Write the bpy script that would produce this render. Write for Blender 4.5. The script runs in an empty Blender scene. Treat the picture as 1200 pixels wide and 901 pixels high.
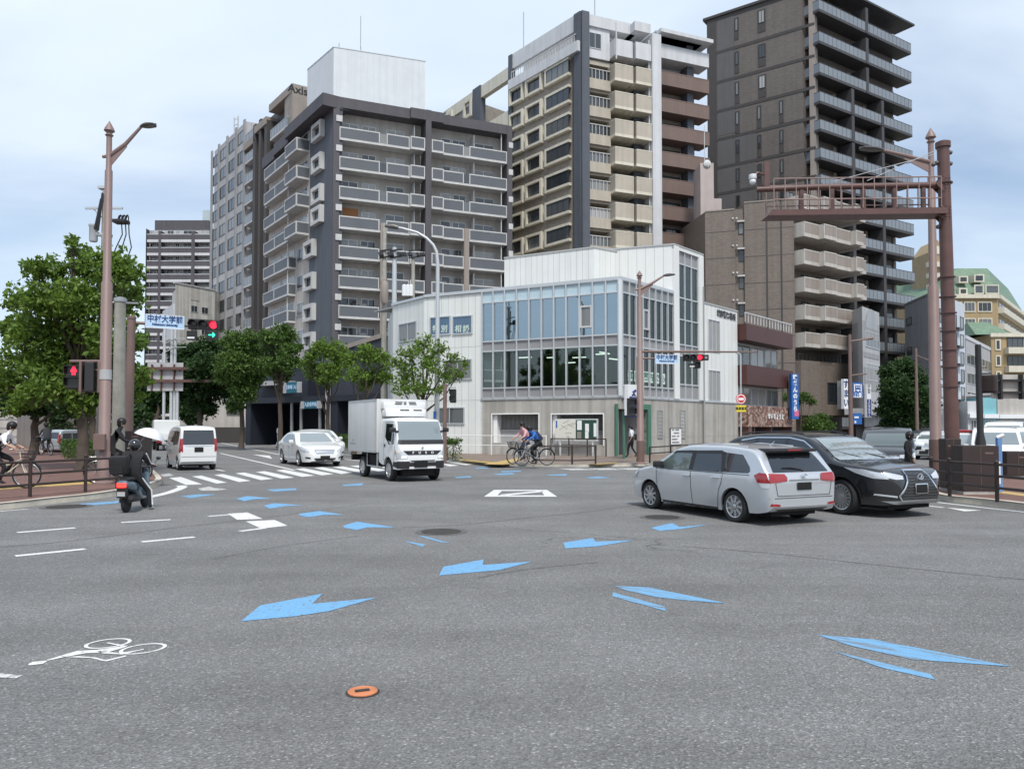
import bpy, bmesh, math, random
from mathutils import Vector, Matrix
from mathutils.bvhtree import BVHTree
R = math.radians
SC = bpy.context.scene
COL = SC.collection
rnd = random.Random(11)
# --- camera
FPX, PITCH, HOR, EYE = 900.0, R(1.75), 500.0, 1.75
CY = HOR - FPX * math.tan(PITCH)
cd = bpy.data.cameras.new('camera')
cam = bpy.data.objects.new('camera', cd)
COL.objects.link(cam)
cam.location = (0, 0, EYE)
cam.rotation_euler = (R(90) + PITCH, 0, 0)
cd.sensor_width = 36.0
cd.lens = 36.0 * FPX / 1200.0
cd.shift_y = -(CY - 450.5) / 1200.0 * -1.0
cd.clip_start, cd.clip_end = 0.1, 5000
SC.camera = cam
# --- sky and sun
SUN_EL, SUN_AZ = R(57), R(168)
wd = bpy.data.worlds.new('World')
SC.world = wd
wd.use_nodes = True
nt = wd.node_tree
nt.nodes.clear()
def N(t, typ, **kw):
 n = t.nodes.new(typ)
 for k, v in kw.items():
  if k.startswith('i_'):
   n.inputs[k[2:].replace('_', ' ')].default_value = v
  else:
   setattr(n, k, v)
 return n
out = N(nt, 'ShaderNodeOutputWorld')
bg = N(nt, 'ShaderNodeBackground')
bg.inputs['Strength'].default_value = 0.1
sky = N(nt, 'ShaderNodeTexSky', sky_type='NISHITA', sun_disc=False, sun_elevation=SUN_EL, sun_rotation=SUN_AZ)
sky.air_density, sky.dust_density, sky.ozone_density = 1.0, 1.5, 1.2
tc = N(nt, 'ShaderNodeTexCoord')
sep = N(nt, 'ShaderNodeSeparateXYZ')
nt.links.new(tc.outputs['Generated'], sep.inputs[0])
den = N(nt, 'ShaderNodeMath', operation='MAXIMUM')
den.inputs[1].default_value = 0.0
nt.links.new(sep.outputs['Z'], den.inputs[0])
den2 = N(nt, 'ShaderNodeMath', operation='ADD')
den2.inputs[1].default_value = 0.28
nt.links.new(den.outputs[0], den2.inputs[0])
dv = N(nt, 'ShaderNodeVectorMath', operation='DIVIDE')
cmb = N(nt, 'ShaderNodeCombineXYZ')
for i in range(3):
 nt.links.new(den2.outputs[0], cmb.inputs[i])
nt.links.new(tc.outputs['Generated'], dv.inputs[0])
nt.links.new(cmb.outputs[0], dv.inputs[1])
mp = N(nt, 'ShaderNodeMapping')
mp.inputs['Location'].default_value = (0.63, 0.2, 0)
mp.inputs['Scale'].default_value = (0.75, 1.25, 1)
mp.inputs['Rotation'].default_value = (0, 0, R(25))
nt.links.new(dv.outputs[0], mp.inputs[0])
nz = N(nt, 'ShaderNodeTexNoise')
nz.inputs['Scale'].default_value = 1.0
nz.inputs['Detail'].default_value = 6
nz.inputs['Roughness'].default_value = 0.5
nz.inputs['Distortion'].default_value = 0.35
nt.links.new(mp.outputs[0], nz.inputs['Vector'])
rp = N(nt, 'ShaderNodeValToRGB')
rp.color_ramp.elements[0].position, rp.color_ramp.elements[0].color = 0.34, (0.12, 0.12, 0.12, 1)
rp.color_ramp.elements[1].position, rp.color_ramp.elements[1].color = 0.62, (0.95, 0.95, 0.95, 1)
nt.links.new(nz.outputs['Fac'], rp.inputs[0])
nz2 = N(nt, 'ShaderNodeTexNoise')
nz2.inputs['Scale'].default_value = 1.6
nz2.inputs['Detail'].default_value = 5
nt.links.new(mp.outputs[0], nz2.inputs['Vector'])
rp2 = N(nt, 'ShaderNodeValToRGB')
rp2.color_ramp.elements[0].position, rp2.color_ramp.elements[0].color = 0.3, (4.5, 5.3, 6.35, 1)
rp2.color_ramp.elements[1].position, rp2.color_ramp.elements[1].color = 0.68, (5.5, 6.2, 7.0, 1)
nt.links.new(nz2.outputs['Fac'], rp2.inputs[0])
mx = N(nt, 'ShaderNodeMix', data_type='RGBA')
nt.links.new(rp.outputs[0], mx.inputs['Factor'])
nt.links.new(sky.outputs[0], mx.inputs['A'])
nt.links.new(rp2.outputs[0], mx.inputs['B'])
nt.links.new(mx.outputs['Result'], bg.inputs['Color'])
nt.links.new(bg.outputs[0], out.inputs[0])
sl = bpy.data.lights.new('sun', 'SUN')
sl.energy, sl.angle, sl.color = 2.1, R(12), (1.0, 0.96, 0.9)
sun = bpy.data.objects.new('sun', sl)
COL.objects.link(sun)
sdir = Vector((math.sin(SUN_AZ) * math.cos(SUN_EL), math.cos(SUN_AZ) * math.cos(SUN_EL), math.sin(SUN_EL)))
sun.rotation_euler = sdir.to_track_quat('Z', 'Y').to_euler()
sun.location = (0, -20, 60)
vs = SC.view_settings
vs.view_transform, vs.look, vs.exposure, vs.gamma, vs.use_curve_mapping = 'Standard', 'None', 0.7, 1.0, False
# --- pixel helpers (surveying the place from the photograph)
def ray(px, py):
 u, v = (px - 600) / FPX, (CY - py) / FPX
 d = Vector((u, math.cos(PITCH) - v * math.sin(PITCH), math.sin(PITCH) + v * math.cos(PITCH)))
 return d / d.y
def at(px, py, Y):
 return Vector((0, 0, EYE)) + ray(px, py) * Y
def gp(px, py, z=0.0):
 r = ray(px, py)
 return Vector((0, 0, EYE)) + r * ((z - EYE) / r.z)
def hx(px, Y):
 return (px - 600) / FPX * Y
# --- materials
MATS = {}
def mat(name, col, rough=0.6, metal=0.0, var=0.12, scale=0.8, streak=0.0, bump=0.0, bscale=30.0, spec=0.5, coat=0.0, emit=None, estr=1.0, trans=0.0):
 if name in MATS:
  return MATS[name]
 m = bpy.data.materials.new(name)
 m.use_nodes = True
 t = m.node_tree
 b = t.nodes['Principled BSDF']
 b.inputs['Roughness'].default_value = rough
 b.inputs['Metallic'].default_value = metal
 b.inputs['Specular IOR Level'].default_value = spec
 b.inputs['Coat Weight'].default_value = coat
 b.inputs['Coat Roughness'].default_value = 0.04
 c = (col[0], col[1], col[2], 1)
 b.inputs['Base Color'].default_value = c
 if emit:
  b.inputs['Emission Color'].default_value = (*emit, 1)
  b.inputs['Emission Strength'].default_value = estr
 if var > 0 or bump > 0:
  g = N(t, 'ShaderNodeNewGeometry')
 if var > 0:
  n1 = N(t, 'ShaderNodeTexNoise')
  n1.inputs['Scale'].default_value = scale
  n1.inputs['Detail'].default_value = 7
  n1.inputs['Roughness'].default_value = 0.65
  t.links.new(g.outputs['Position'], n1.inputs['Vector'])
  r1 = N(t, 'ShaderNodeValToRGB')
  lo, hi = 1 - var, 1 + var
  r1.color_ramp.elements[0].position = 0.28
  r1.color_ramp.elements[1].position = 0.72
  r1.color_ramp.elements[0].color = (c[0] * lo, c[1] * lo, c[2] * lo, 1)
  r1.color_ramp.elements[1].color = (min(1, c[0] * hi), min(1, c[1] * hi), min(1, c[2] * hi), 1)
  t.links.new(n1.outputs['Fac'], r1.inputs[0])
  colo = r1.outputs[0]
  if streak > 0:
   mpn = N(t, 'ShaderNodeMapping')
   mpn.inputs['Scale'].default_value = (2.2, 2.2, 0.09)
   t.links.new(g.outputs['Position'], mpn.inputs[0])
   n2 = N(t, 'ShaderNodeTexNoise')
   n2.inputs['Scale'].default_value = 1.0
   n2.inputs['Detail'].default_value = 5
   t.links.new(mpn.outputs[0], n2.inputs['Vector'])
   r2 = N(t, 'ShaderNodeValToRGB')
   r2.color_ramp.elements[0].position = 0.35
   r2.color_ramp.elements[1].position = 0.6
   q = 1 - streak
   r2.color_ramp.elements[0].color = (q, q, q * 0.98, 1)
   r2.color_ramp.elements[1].color = (1, 1, 1, 1)
   t.links.new(n2.outputs['Fac'], r2.inputs[0])
   mm = N(t, 'ShaderNodeMix', data_type='RGBA', blend_type='MULTIPLY')
   mm.inputs['Factor'].default_value = 1
   t.links.new(colo, mm.inputs['A'])
   t.links.new(r2.outputs[0], mm.inputs['B'])
   colo = mm.outputs['Result']
  t.links.new(colo, b.inputs['Base Color'])
 if bump > 0:
  n3 = N(t, 'ShaderNodeTexNoise')
  n3.inputs['Scale'].default_value = bscale
  n3.inputs['Detail'].default_value = 4
  t.links.new(g.outputs['Position'], n3.inputs['Vector'])
  bp = N(t, 'ShaderNodeBump')
  bp.inputs['Strength'].default_value = bump
  bp.inputs['Distance'].default_value = 0.02
  t.links.new(n3.outputs['Fac'], bp.inputs['Height'])
  t.links.new(bp.outputs[0], b.inputs['Normal'])
 MATS[name] = m
 return m
def tile_mat(name, col, bw, bh, var=0.18, mortar=0.75, streak=0.12, rough=0.55):
 m = mat(name, col, rough=rough, var=0.07, scale=0.25, streak=streak)
 t = m.node_tree
 b = t.nodes['Principled BSDF']
 src = b.inputs['Base Color'].links[0].from_socket
 g = N(t, 'ShaderNodeNewGeometry')
 cr = N(t, 'ShaderNodeVectorMath', operation='CROSS_PRODUCT')
 cr.inputs[0].default_value = (0, 0, 1)
 t.links.new(g.outputs['True Normal'], cr.inputs[1])
 dt = N(t, 'ShaderNodeVectorMath', operation='DOT_PRODUCT')
 t.links.new(cr.outputs[0], dt.inputs[0])
 t.links.new(g.outputs['Position'], dt.inputs[1])
 sp = N(t, 'ShaderNodeSeparateXYZ')
 t.links.new(g.outputs['Position'], sp.inputs[0])
 cb = N(t, 'ShaderNodeCombineXYZ')
 t.links.new(dt.outputs['Value'], cb.inputs[0])
 t.links.new(sp.outputs['Z'], cb.inputs[1])
 br = N(t, 'ShaderNodeTexBrick')
 br.inputs['Scale'].default_value = 1.0
 br.inputs['Brick Width'].default_value = bw
 br.inputs['Row Height'].default_value = bh
 br.inputs['Mortar Size'].default_value = bh * 0.06
 br.inputs['Color1'].default_value = (1 - var, 1 - var, 1 - var, 1)
 br.inputs['Color2'].default_value = (1 + var * 0.4, 1 + var * 0.4, 1 + var * 0.4, 1)
 br.inputs['Mortar'].default_value = (mortar, mortar, mortar, 1)
 t.links.new(cb.outputs[0], br.inputs['Vector'])
 mm = N(t, 'ShaderNodeMix', data_type='RGBA', blend_type='MULTIPLY')
 mm.inputs['Factor'].default_value = 1
 t.links.new(src, mm.inputs['A'])
 t.links.new(br.outputs['Color'], mm.inputs['B'])
 t.links.new(mm.outputs['Result'], b.inputs['Base Color'])
 return m
def window_mat(name, tones, rough=0.06, spec=0.9):
 m = bpy.data.materials.new(name)
 m.use_nodes = True
 t = m.node_tree
 b = t.nodes['Principled BSDF']
 oi = N(t, 'ShaderNodeObjectInfo')
 r = N(t, 'ShaderNodeValToRGB')
 r.color_ramp.interpolation = 'CONSTANT'
 while len(r.color_ramp.elements) < len(tones):
  r.color_ramp.elements.new(0.5)
 for i, c in enumerate(tones):
  r.color_ramp.elements[i].position = i / len(tones)
  r.color_ramp.elements[i].color = (*c, 1)
 t.links.new(oi.outputs['Random'], r.inputs[0])
 t.links.new(r.outputs[0], b.inputs['Base Color'])
 b.inputs['Roughness'].default_value = rough
 b.inputs['Specular IOR Level'].default_value = spec
 MATS[name] = m
 return m
def glass_mat(name, tint, refl, rcol=(1, 1, 1)):
 m = bpy.data.materials.new(name)
 m.use_nodes = True
 t = m.node_tree
 t.nodes.clear()
 o = N(t, 'ShaderNodeOutputMaterial')
 tr = N(t, 'ShaderNodeBsdfTransparent')
 tr.inputs[0].default_value = (*tint, 1)
 gl = N(t, 'ShaderNodeBsdfGlossy')
 gl.inputs['Roughness'].default_value = 0.02
 gl.inputs['Color'].default_value = (*rcol, 1)
 fr = N(t, 'ShaderNodeFresnel')
 fr.inputs[0].default_value = 1.5
 ad = N(t, 'ShaderNodeMath', operation='ADD', use_clamp=True)
 ad.inputs[1].default_value = refl
 t.links.new(fr.outputs[0], ad.inputs[0])
 mxn = N(t, 'ShaderNodeMixShader')
 t.links.new(ad.outputs[0], mxn.inputs[0])
 t.links.new(tr.outputs[0], mxn.inputs[1])
 t.links.new(gl.outputs[0], mxn.inputs[2])
 t.links.new(mxn.outputs[0], o.inputs[0])
 MATS[name] = m
 return m
# --- mesh builder
class MB:
 def __init__(s):
  s.v, s.f, s.m, s.mi, s.sm, s.smooth = [], [], [], 0, [], False
 def add(s, vs_, fs):
  o = len(s.v)
  s.v += [tuple(v) for v in vs_]
  for f in fs:
   s.f.append(tuple(i + o for i in f))
   s.m.append(s.mi)
   s.sm.append(s.smooth)
 def hexa(s, p):
  s.add(p, [(0, 3, 2, 1), (4, 5, 6, 7), (0, 1, 5, 4), (1, 2, 6, 5), (2, 3, 7, 6), (3, 0, 4, 7)])
 def box(s, x0, x1, y0, y1, z0, z1, mt=None):
  p = [Vector(q) for q in ((x0, y0, z0), (x1, y0, z0), (x1, y1, z0), (x0, y1, z0), (x0, y0, z1), (x1, y0, z1), (x1, y1, z1), (x0, y1, z1))]
  if mt:
   p = [mt @ q for q in p]
  s.hexa(p)
 def bbox(s, x0, x1, y0, y1, z0, z1, b=0.02, mt=None):
  b = min(b, (x1 - x0) * .45, (y1 - y0) * .45, (z1 - z0) * .45)
  bm = bmesh.new()
  bmesh.ops.create_cube(bm, size=1)
  for v in bm.verts:
   v.co = Vector(((x0 + x1) / 2 + v.co.x * (x1 - x0), (y0 + y1) / 2 + v.co.y * (y1 - y0), (z0 + z1) / 2 + v.co.z * (z1 - z0)))
  bmesh.ops.bevel(bm, geom=list(bm.edges), offset=b, segments=2, affect='EDGES', profile=0.6)
  s.frombm(bm, mt)
  bm.free()
 def frombm(s, bm, mt=None):
  bm.verts.index_update()
  s.add([(mt @ v.co) if mt else v.co for v in bm.verts], [[v.index for v in f.verts] for f in bm.faces])
 def prism(s, pts, z0, z1):
  n = len(pts)
  ar = sum(pts[i][0] * pts[(i + 1) % n][1] - pts[(i + 1) % n][0] * pts[i][1] for i in range(n))
  if ar < 0:
   pts = list(reversed(pts))
  vs_ = [(p[0], p[1], z0) for p in pts] + [(p[0], p[1], z1) for p in pts]
  fs = [tuple(range(n))[::-1], tuple(range(n, 2 * n))] + [(i, (i + 1) % n, n + (i + 1) % n, n + i) for i in range(n)]
  s.add(vs_, fs)
 def tube(s, pts, rad, n=8, cap=True):
  pts = [Vector(p) for p in pts]
  if not isinstance(rad, (list, tuple)):
   rad = [rad] * len(pts)
  rings, ref = [], None
  for i, p in enumerate(pts):
   d = (pts[min(i + 1, len(pts) - 1)] - pts[max(i - 1, 0)])
   d = d.normalized() if d.length > 1e-9 else Vector((0, 0, 1))
   if ref is None:
    ref = d.orthogonal().normalized()
   ref = (ref - d * ref.dot(d))
   ref = ref.normalized() if ref.length > 1e-6 else d.orthogonal().normalized()
   w = d.cross(ref)
   rings.append([p + (ref * math.cos(2 * math.pi * k / n) + w * math.sin(2 * math.pi * k / n)) * rad[i] for k in range(n)])
  vs_ = [q for r in rings for q in r]
  fs = []
  for i in range(len(rings) - 1):
   for k in range(n):
    a, b = i * n + k, i * n + (k + 1) % n
    fs.append((a, b, b + n, a + n))
  sm = s.smooth
  s.smooth = True
  s.add(vs_, fs)
  s.smooth = sm
  if cap:
   s.add(rings[0], [tuple(range(n))[::-1]])
   s.add(rings[-1], [tuple(range(n))])
 def lathe(s, prof, org=(0, 0, 0), axis=(0, 0, 1), n=16):
  q = Vector(axis).normalized().to_track_quat('Z', 'Y')
  o = Vector(org)
  vs_ = [o + q @ Vector((r * math.cos(2 * math.pi * k / n), r * math.sin(2 * math.pi * k / n), h)) for r, h in prof for k in range(n)]
  fs = []
  for i in range(len(prof) - 1):
   for k in range(n):
    a, b = i * n + k, i * n + (k + 1) % n
    fs.append((a, b, b + n, a + n))
  fs.append(tuple(range(n))[::-1])
  fs.append(tuple(range((len(prof) - 1) * n, len(prof) * n)))
  sm = s.smooth
  s.smooth = True
  s.add(vs_, fs)
  s.smooth = sm
 def sphere(s, c, r, n=12, sc=(1, 1, 1), mt=None):
  bm = bmesh.new()
  bmesh.ops.create_uvsphere(bm, u_segments=n, v_segments=max(6, n * 2 // 3), radius=1)
  for v in bm.verts:
   v.co = Vector((c[0] + v.co.x * r * sc[0], c[1] + v.co.y * r * sc[1], c[2] + v.co.z * r * sc[2]))
  sm = s.smooth
  s.smooth = True
  s.frombm(bm, mt)
  s.smooth = sm
  bm.free()
 def mesh(s, name, mats, inv=None):
  me = bpy.data.meshes.new(name)
  v = [inv @ Vector(q) for q in s.v] if inv else s.v
  me.from_pydata(v, [], s.f)
  for m in (mats if isinstance(mats, (list, tuple)) else [mats]):
   me.materials.append(m)
  me.polygons.foreach_set('material_index', s.m)
  me.polygons.foreach_set('use_smooth', s.sm)
  me.update()
  if any(s.sm):
   me.set_sharp_from_angle(angle=R(40))
  return me
 def build(s, name, mats, parent=None, world=True, org=None):
  if parent is not None:
   inv = WM[parent.name].inverted() if world else None
   o = bpy.data.objects.new(name, s.mesh(name, mats, inv))
   COL.objects.link(o)
   o.parent = parent
   WM[o.name] = WM[parent.name].copy()
  else:
   if org is None:
    xs, ys, zs = zip(*s.v)
    org = ((min(xs) + max(xs)) / 2, (min(ys) + max(ys)) / 2, min(zs))
   T = Matrix.Translation(Vector(org))
   o = bpy.data.objects.new(name, s.mesh(name, mats, T.inverted()))
   COL.objects.link(o)
   o.matrix_world = T
   WM[o.name] = T
  return o
WM = {}
def tag(o, label=None, cat=None, group=None, kind=None):
 if label:
  o['label'] = label
 if cat:
  o['category'] = cat
 if group:
  o['group'] = group
 if kind:
  o['kind'] = kind
 return o
def thing(name, label, cat, loc=(0, 0, 0), rz=0.0, group=None, sc=1.0):
 o = bpy.data.objects.new(name, None)
 o.empty_display_size = 0.3
 COL.objects.link(o)
 o.location = loc
 o.rotation_euler = (0, 0, rz)
 o.scale = (sc, sc, sc)
 WM[o.name] = Matrix.Translation(Vector(loc)) @ Matrix.Rotation(rz, 4, 'Z') @ Matrix.Scale(sc, 4)
 return tag(o, label, cat, group)
def inst(name, mesh, parent, local):
 o = bpy.data.objects.new(name, mesh)
 COL.objects.link(o)
 if parent is not None:
  o.parent = parent
  WM[o.name] = WM[parent.name] @ local
 else:
  WM[o.name] = local.copy()
 o.matrix_basis = local
 return o
def winst(name, mesh, parent, world):
 return inst(name, mesh, parent, WM[parent.name].inverted() @ world)
def copy_tree(root, loc, rz=0.0, label=None, sc=None):
 def rec(o, par):
  c = o.copy()
  COL.objects.link(c)
  c.parent = par
  WM[c.name] = WM[o.name].copy()
  for ch in KIDS(o):
   rec(ch, c)
  return c
 r = rec(root, None)
 r.location = loc
 r.rotation_euler = (0, 0, rz)
 if sc:
  r.scale = (sc, sc, sc)
 if label:
  r['label'] = label
 return r
def KIDS(o):
 return [c for c in bpy.data.objects if c.parent == o]
def text_mesh(txt, h, mt, name='lettering', bold=0.0, depth=0.004, squeeze=1.0):
 cu = bpy.data.curves.new('lettering', 'FONT')
 cu.body = txt
 cu.align_x, cu.align_y = 'CENTER', 'CENTER'
 cu.size = h * 1.25
 cu.offset = bold
 cu.extrude = depth
 cu.resolution_u = 3
 o = bpy.data.objects.new('lettering', cu)
 COL.objects.link(o)
 dg = bpy.context.evaluated_depsgraph_get()
 me = bpy.data.meshes.new_from_object(o.evaluated_get(dg))
 bpy.data.objects.remove(o)
 bpy.data.curves.remove(cu)
 me.name = name
 me.transform(Matrix.Rotation(R(90), 4, 'X') @ Matrix.Scale(squeeze, 4, Vector((1, 0, 0))))
 me.materials.clear()
 me.materials.append(mt)
 return me
# --- walls
class Wall:
 def __init__(s, A, B):
  s.A, s.B = Vector((A[0], A[1], 0)), Vector((B[0], B[1], 0))
  d = s.B - s.A
  s.L = d.length
  s.d = d.normalized()
  s.n = Vector((s.d.y, -s.d.x, 0))
  s.M = Matrix(((s.d.x, -s.n.x, 0, s.A.x), (s.d.y, -s.n.y, 0, s.A.y), (0, 0, 1, 0), (0, 0, 0, 1)))
 def pix(s, px, py):
  r = ray(px, py)
  c = Vector((0, 0, EYE))
  t = (s.A - c).dot(s.n) / r.dot(s.n)
  p = c + r * t
  return (p - s.A).dot(s.d), p.z
 def sx(s, px, py=400):
  return s.pix(px, py)[0]
 def zy(s, px, py):
  return s.pix(px, py)[1]
 def P(s, a, o, z):
  return s.A + s.d * a + s.n * o + Vector((0, 0, z))
 def box(s, mb, s0, s1, z0, z1, o0, o1):
  mb.hexa([s.P(s0, o1, z0), s.P(s1, o1, z0), s.P(s1, o0, z0), s.P(s0, o0, z0), s.P(s0, o1, z1), s.P(s1, o1, z1), s.P(s1, o0, z1), s.P(s0, o0, z1)])
 def T(s, a, o, z):
  return Matrix.Translation(s.P(a, o, z)) @ s.M.to_3x3().to_4x4()
MESHC = {}
def lbox(mb, s0, s1, z0, z1, o0, o1):
 mb.box(s0, s1, -o1, -o0, z0, z1)
def window(root, wall, s0, s1, z0, z1, o=0.0, n=2, fr='alu', pane='pane', fw=0.06, dep=0.06, rows=1, name='window', mid=0.05):
 w, h = round(s1 - s0, 2), round(z1 - z0, 2)
 key = (w, h, n, fr, pane, fw, dep, rows)
 if key not in MESHC:
  mb = MB()
  lbox(mb, 0, w, 0, fw, 0, dep)
  lbox(mb, 0, w, h - fw, h, 0, dep)
  lbox(mb, 0, fw, fw, h - fw, 0, dep)
  lbox(mb, w - fw, w, fw, h - fw, 0, dep)
  for i in range(1, n):
   x = w * i / n
   lbox(mb, x - mid / 2, x + mid / 2, fw, h - fw, 0.003, dep * 0.8)
  for i in range(1, rows):
   z = h * i / rows
   for j in range(n):
    lbox(mb, max(fw, w * j / n + mid / 2), min(w - fw, w * (j + 1) / n - mid / 2), z - mid / 2, z + mid / 2, 0.006, dep * 0.7)
  mb.mi = 1
  lbox(mb, fw * .5, w - fw * .5, fw * .5, h - fw * .5, 0.001, dep * 0.35)
  MESHC[key] = mb.mesh(name, [MATS[fr], MATS[pane]])
 return winst(name, MESHC[key], root, wall.T(s0, o, z0))
def wtext(root, wall, txt, s, z, h, mt, o=0.02, bold=0.0, name='lettering', squeeze=1.0, depth=0.01):
 me = text_mesh(txt, h, mt, name, bold, depth, squeeze)
 return winst(name, me, root, wall.T(s, o, z))
# --- palette
mat('concrete', (0.42, 0.4, 0.365), 0.8, var=0.14, scale=0.7, streak=0.3, bump=0.1)
mat('white_panel', (0.72, 0.73, 0.71), 0.5, var=0.04, streak=0.06)
mat('seam', (0.42, 0.43, 0.42), 0.6, var=0)
mat('alu', (0.55, 0.57, 0.58), 0.35, metal=0.4, var=0.06)
mat('alu_light', (0.66, 0.68, 0.68), 0.4, metal=0.2, var=0.05)
mat('dark_frame', (0.035, 0.037, 0.04), 0.4, var=0.1)
mat('spandrel', (0.27, 0.265, 0.27), 0.4, var=0.08)
mat('louvre', (0.3, 0.3, 0.29), 0.5, var=0.1)
mat('slate', (0.085, 0.095, 0.115), 0.6, var=0.1, streak=0.15)
mat('plum', (0.082, 0.078, 0.088), 0.65, var=0.1, streak=0.15)
mat('grey_panel', (0.105, 0.115, 0.13), 0.55, var=0.08)
mat('white_trim', (0.54, 0.54, 0.535), 0.55, var=0.08, streak=0.12)
mat('pale_wall', (0.46, 0.43, 0.4), 0.75, var=0.1, streak=0.15)
mat('roof_grey', (0.3, 0.3, 0.3), 0.8)
mat('rooftop_white', (0.60, 0.63, 0.66), 0.5, var=0.05, streak=0.05)
mat('rooftop_shade', (0.55, 0.6, 0.65), 0.5, var=0.05, streak=0.05)
tile_mat('beige_tile', (0.31, 0.275, 0.235), 0.45, 0.12)
mat('beige', (0.44, 0.395, 0.33), 0.7, var=0.08, streak=0.12)
mat('cream', (0.64, 0.6, 0.5), 0.6, var=0.06, streak=0.12)
mat('brown_panel', (0.17, 0.118, 0.1), 0.65, var=0.07, streak=0.1)
mat('soft_white', (0.57, 0.58, 0.6), 0.6, var=0.06, streak=0.12)
tile_mat('dark_tile', (0.14, 0.12, 0.107), 0.4, 0.1)
mat('dark_band', (0.05, 0.045, 0.043), 0.6, var=0.1)
mat('dark_stone', (0.055, 0.053, 0.056), 0.6, var=0.1, streak=0.1)
mat('balcony_glass', (0.2, 0.225, 0.25), 0.25, var=0.08, scale=0.3)
tile_mat('brown_tile', (0.185, 0.152, 0.128), 0.3, 0.08)
mat('taupe', (0.29, 0.25, 0.22), 0.65, var=0.08, streak=0.12)
mat('maroon', (0.075, 0.026, 0.022), 0.5, var=0.1, streak=0.1)
mat('light_grey', (0.42, 0.42, 0.43), 0.65, var=0.08, streak=0.15)
mat('mid_grey', (0.3, 0.3, 0.31), 0.65, var=0.08, streak=0.15)
mat('bluish_wall', (0.56, 0.6, 0.66), 0.6, var=0.06, streak=0.12)
mat('panel_grey', (0.36, 0.375, 0.4), 0.6, var=0.08, streak=0.15)
mat('tan', (0.36, 0.27, 0.15), 0.7, var=0.08, streak=0.1)
mat('copper_green', (0.15, 0.235, 0.16), 0.6, var=0.1, streak=0.2)
mat('recess', (0.05, 0.05, 0.052), 0.7, var=0.15)
mat('interior', (0.12, 0.125, 0.12), 0.8, var=0.15)
mat('interior_light', (0.5, 0.5, 0.48), 0.8, var=0.1)
mat('tube_light', (0.9, 0.9, 0.9), 0.5, var=0, emit=(1, 0.97, 0.9), estr=2.2)
mat('navy', (0.018, 0.022, 0.034), 0.55, var=0.12)
mat('navy_wall', (0.04, 0.045, 0.06), 0.6, var=0.12, streak=0.1)
mat('green_frame', (0.055, 0.16, 0.11), 0.45, var=0.1)
mat('orange_board', (0.36, 0.16, 0.06), 0.7, var=0.12)
mat('soffit', (0.25, 0.25, 0.25), 0.8, var=0.1)
mat('black', (0.012, 0.012, 0.013), 0.5, var=0)
mat('white_paint', (0.8, 0.8, 0.79), 0.55, var=0.05)
mat('steel', (0.42, 0.43, 0.43), 0.4, metal=0.6, var=0.1)
mat('galv', (0.5, 0.52, 0.53), 0.45, metal=0.3, var=0.08)
mat('pole_brown', (0.17, 0.112, 0.097), 0.5, var=0.1, scale=2)
mat('pole_pink', (0.225, 0.155, 0.14), 0.5, var=0.08, scale=2)
mat('rust_red', (0.11, 0.055, 0.047), 0.45, var=0.18, scale=3)
mat('pole_concrete', (0.36, 0.35, 0.31), 0.85, var=0.2, scale=3, streak=0.2)
mat('signal_black', (0.02, 0.02, 0.021), 0.5, var=0.1)
mat('lens_off', (0.035, 0.035, 0.035), 0.25, var=0.1)
mat('lamp_red', (0.5, 0.02, 0.02), 0.4, var=0, emit=(1.0, 0.02, 0.05), estr=1.6)
mat('lamp_green', (0.02, 0.5, 0.3), 0.4, var=0, emit=(0.05, 1.0, 0.6), estr=1.0)
mat('sign_blue_pale', (0.45, 0.62, 0.82), 0.5, var=0.04)
mat('sign_navy', (0.02, 0.05, 0.16), 0.5, var=0)
mat('sign_blue', (0.02, 0.11, 0.36), 0.45, var=0.05)
mat('sign_white', (0.75, 0.76, 0.77), 0.5, var=0.04)
mat('sign_teal', (0.012, 0.12, 0.17), 0.45, var=0.05)
mat('sign_yellow', (0.75, 0.6, 0.04), 0.5, var=0.05)
mat('sign_red', (0.55, 0.03, 0.03), 0.5, var=0.05)
mat('pink', (0.6, 0.12, 0.25), 0.5, var=0)
mat('cabinet_brown', (0.035, 0.022, 0.02), 0.55, var=0.12)
mat('fence_brown', (0.035, 0.022, 0.018), 0.5, var=0.1)
mat('blue_pole', (0.12, 0.25, 0.5), 0.5, var=0.1)
mat('terracotta', (0.17, 0.085, 0.06), 0.8, var=0.2, scale=6)
window_mat('pane', [(0.03, 0.035, 0.04), (0.22, 0.22, 0.21), (0.05, 0.055, 0.06), (0.35, 0.35, 0.34), (0.025, 0.03, 0.035), (0.12, 0.13, 0.135), (0.28, 0.28, 0.27)])
window_mat('pane_dark', [(0.03, 0.036, 0.042), (0.09, 0.1, 0.105), (0.02, 0.024, 0.028), (0.16, 0.17, 0.17), (0.06, 0.068, 0.075)])
window_mat('pane_curtain', [(0.3, 0.3, 0.29), (0.22, 0.22, 0.22), (0.36, 0.36, 0.35), (0.14, 0.15, 0.15)])
glass_mat('glass_sky', (0.22, 0.3, 0.35), 0.36, (0.68, 0.84, 0.94))
glass_mat('glass_clear', (0.5, 0.58, 0.56), 0.05, (0.9, 0.97, 0.95))
# === buildings
def lerp(a, b, t):
 return a + (b - a) * t
def vwall(pxa, Da, pxb, Db):
 return Wall((hx(pxa, Da), Da), (hx(pxb, Db), Db))
def inward(LW, RW, rec):
 back = (LW.A - LW.B).normalized()
 k = rec / abs(back.dot(RW.n))
 return RW.A + back * k, RW.B + back * k
SEP = None
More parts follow.
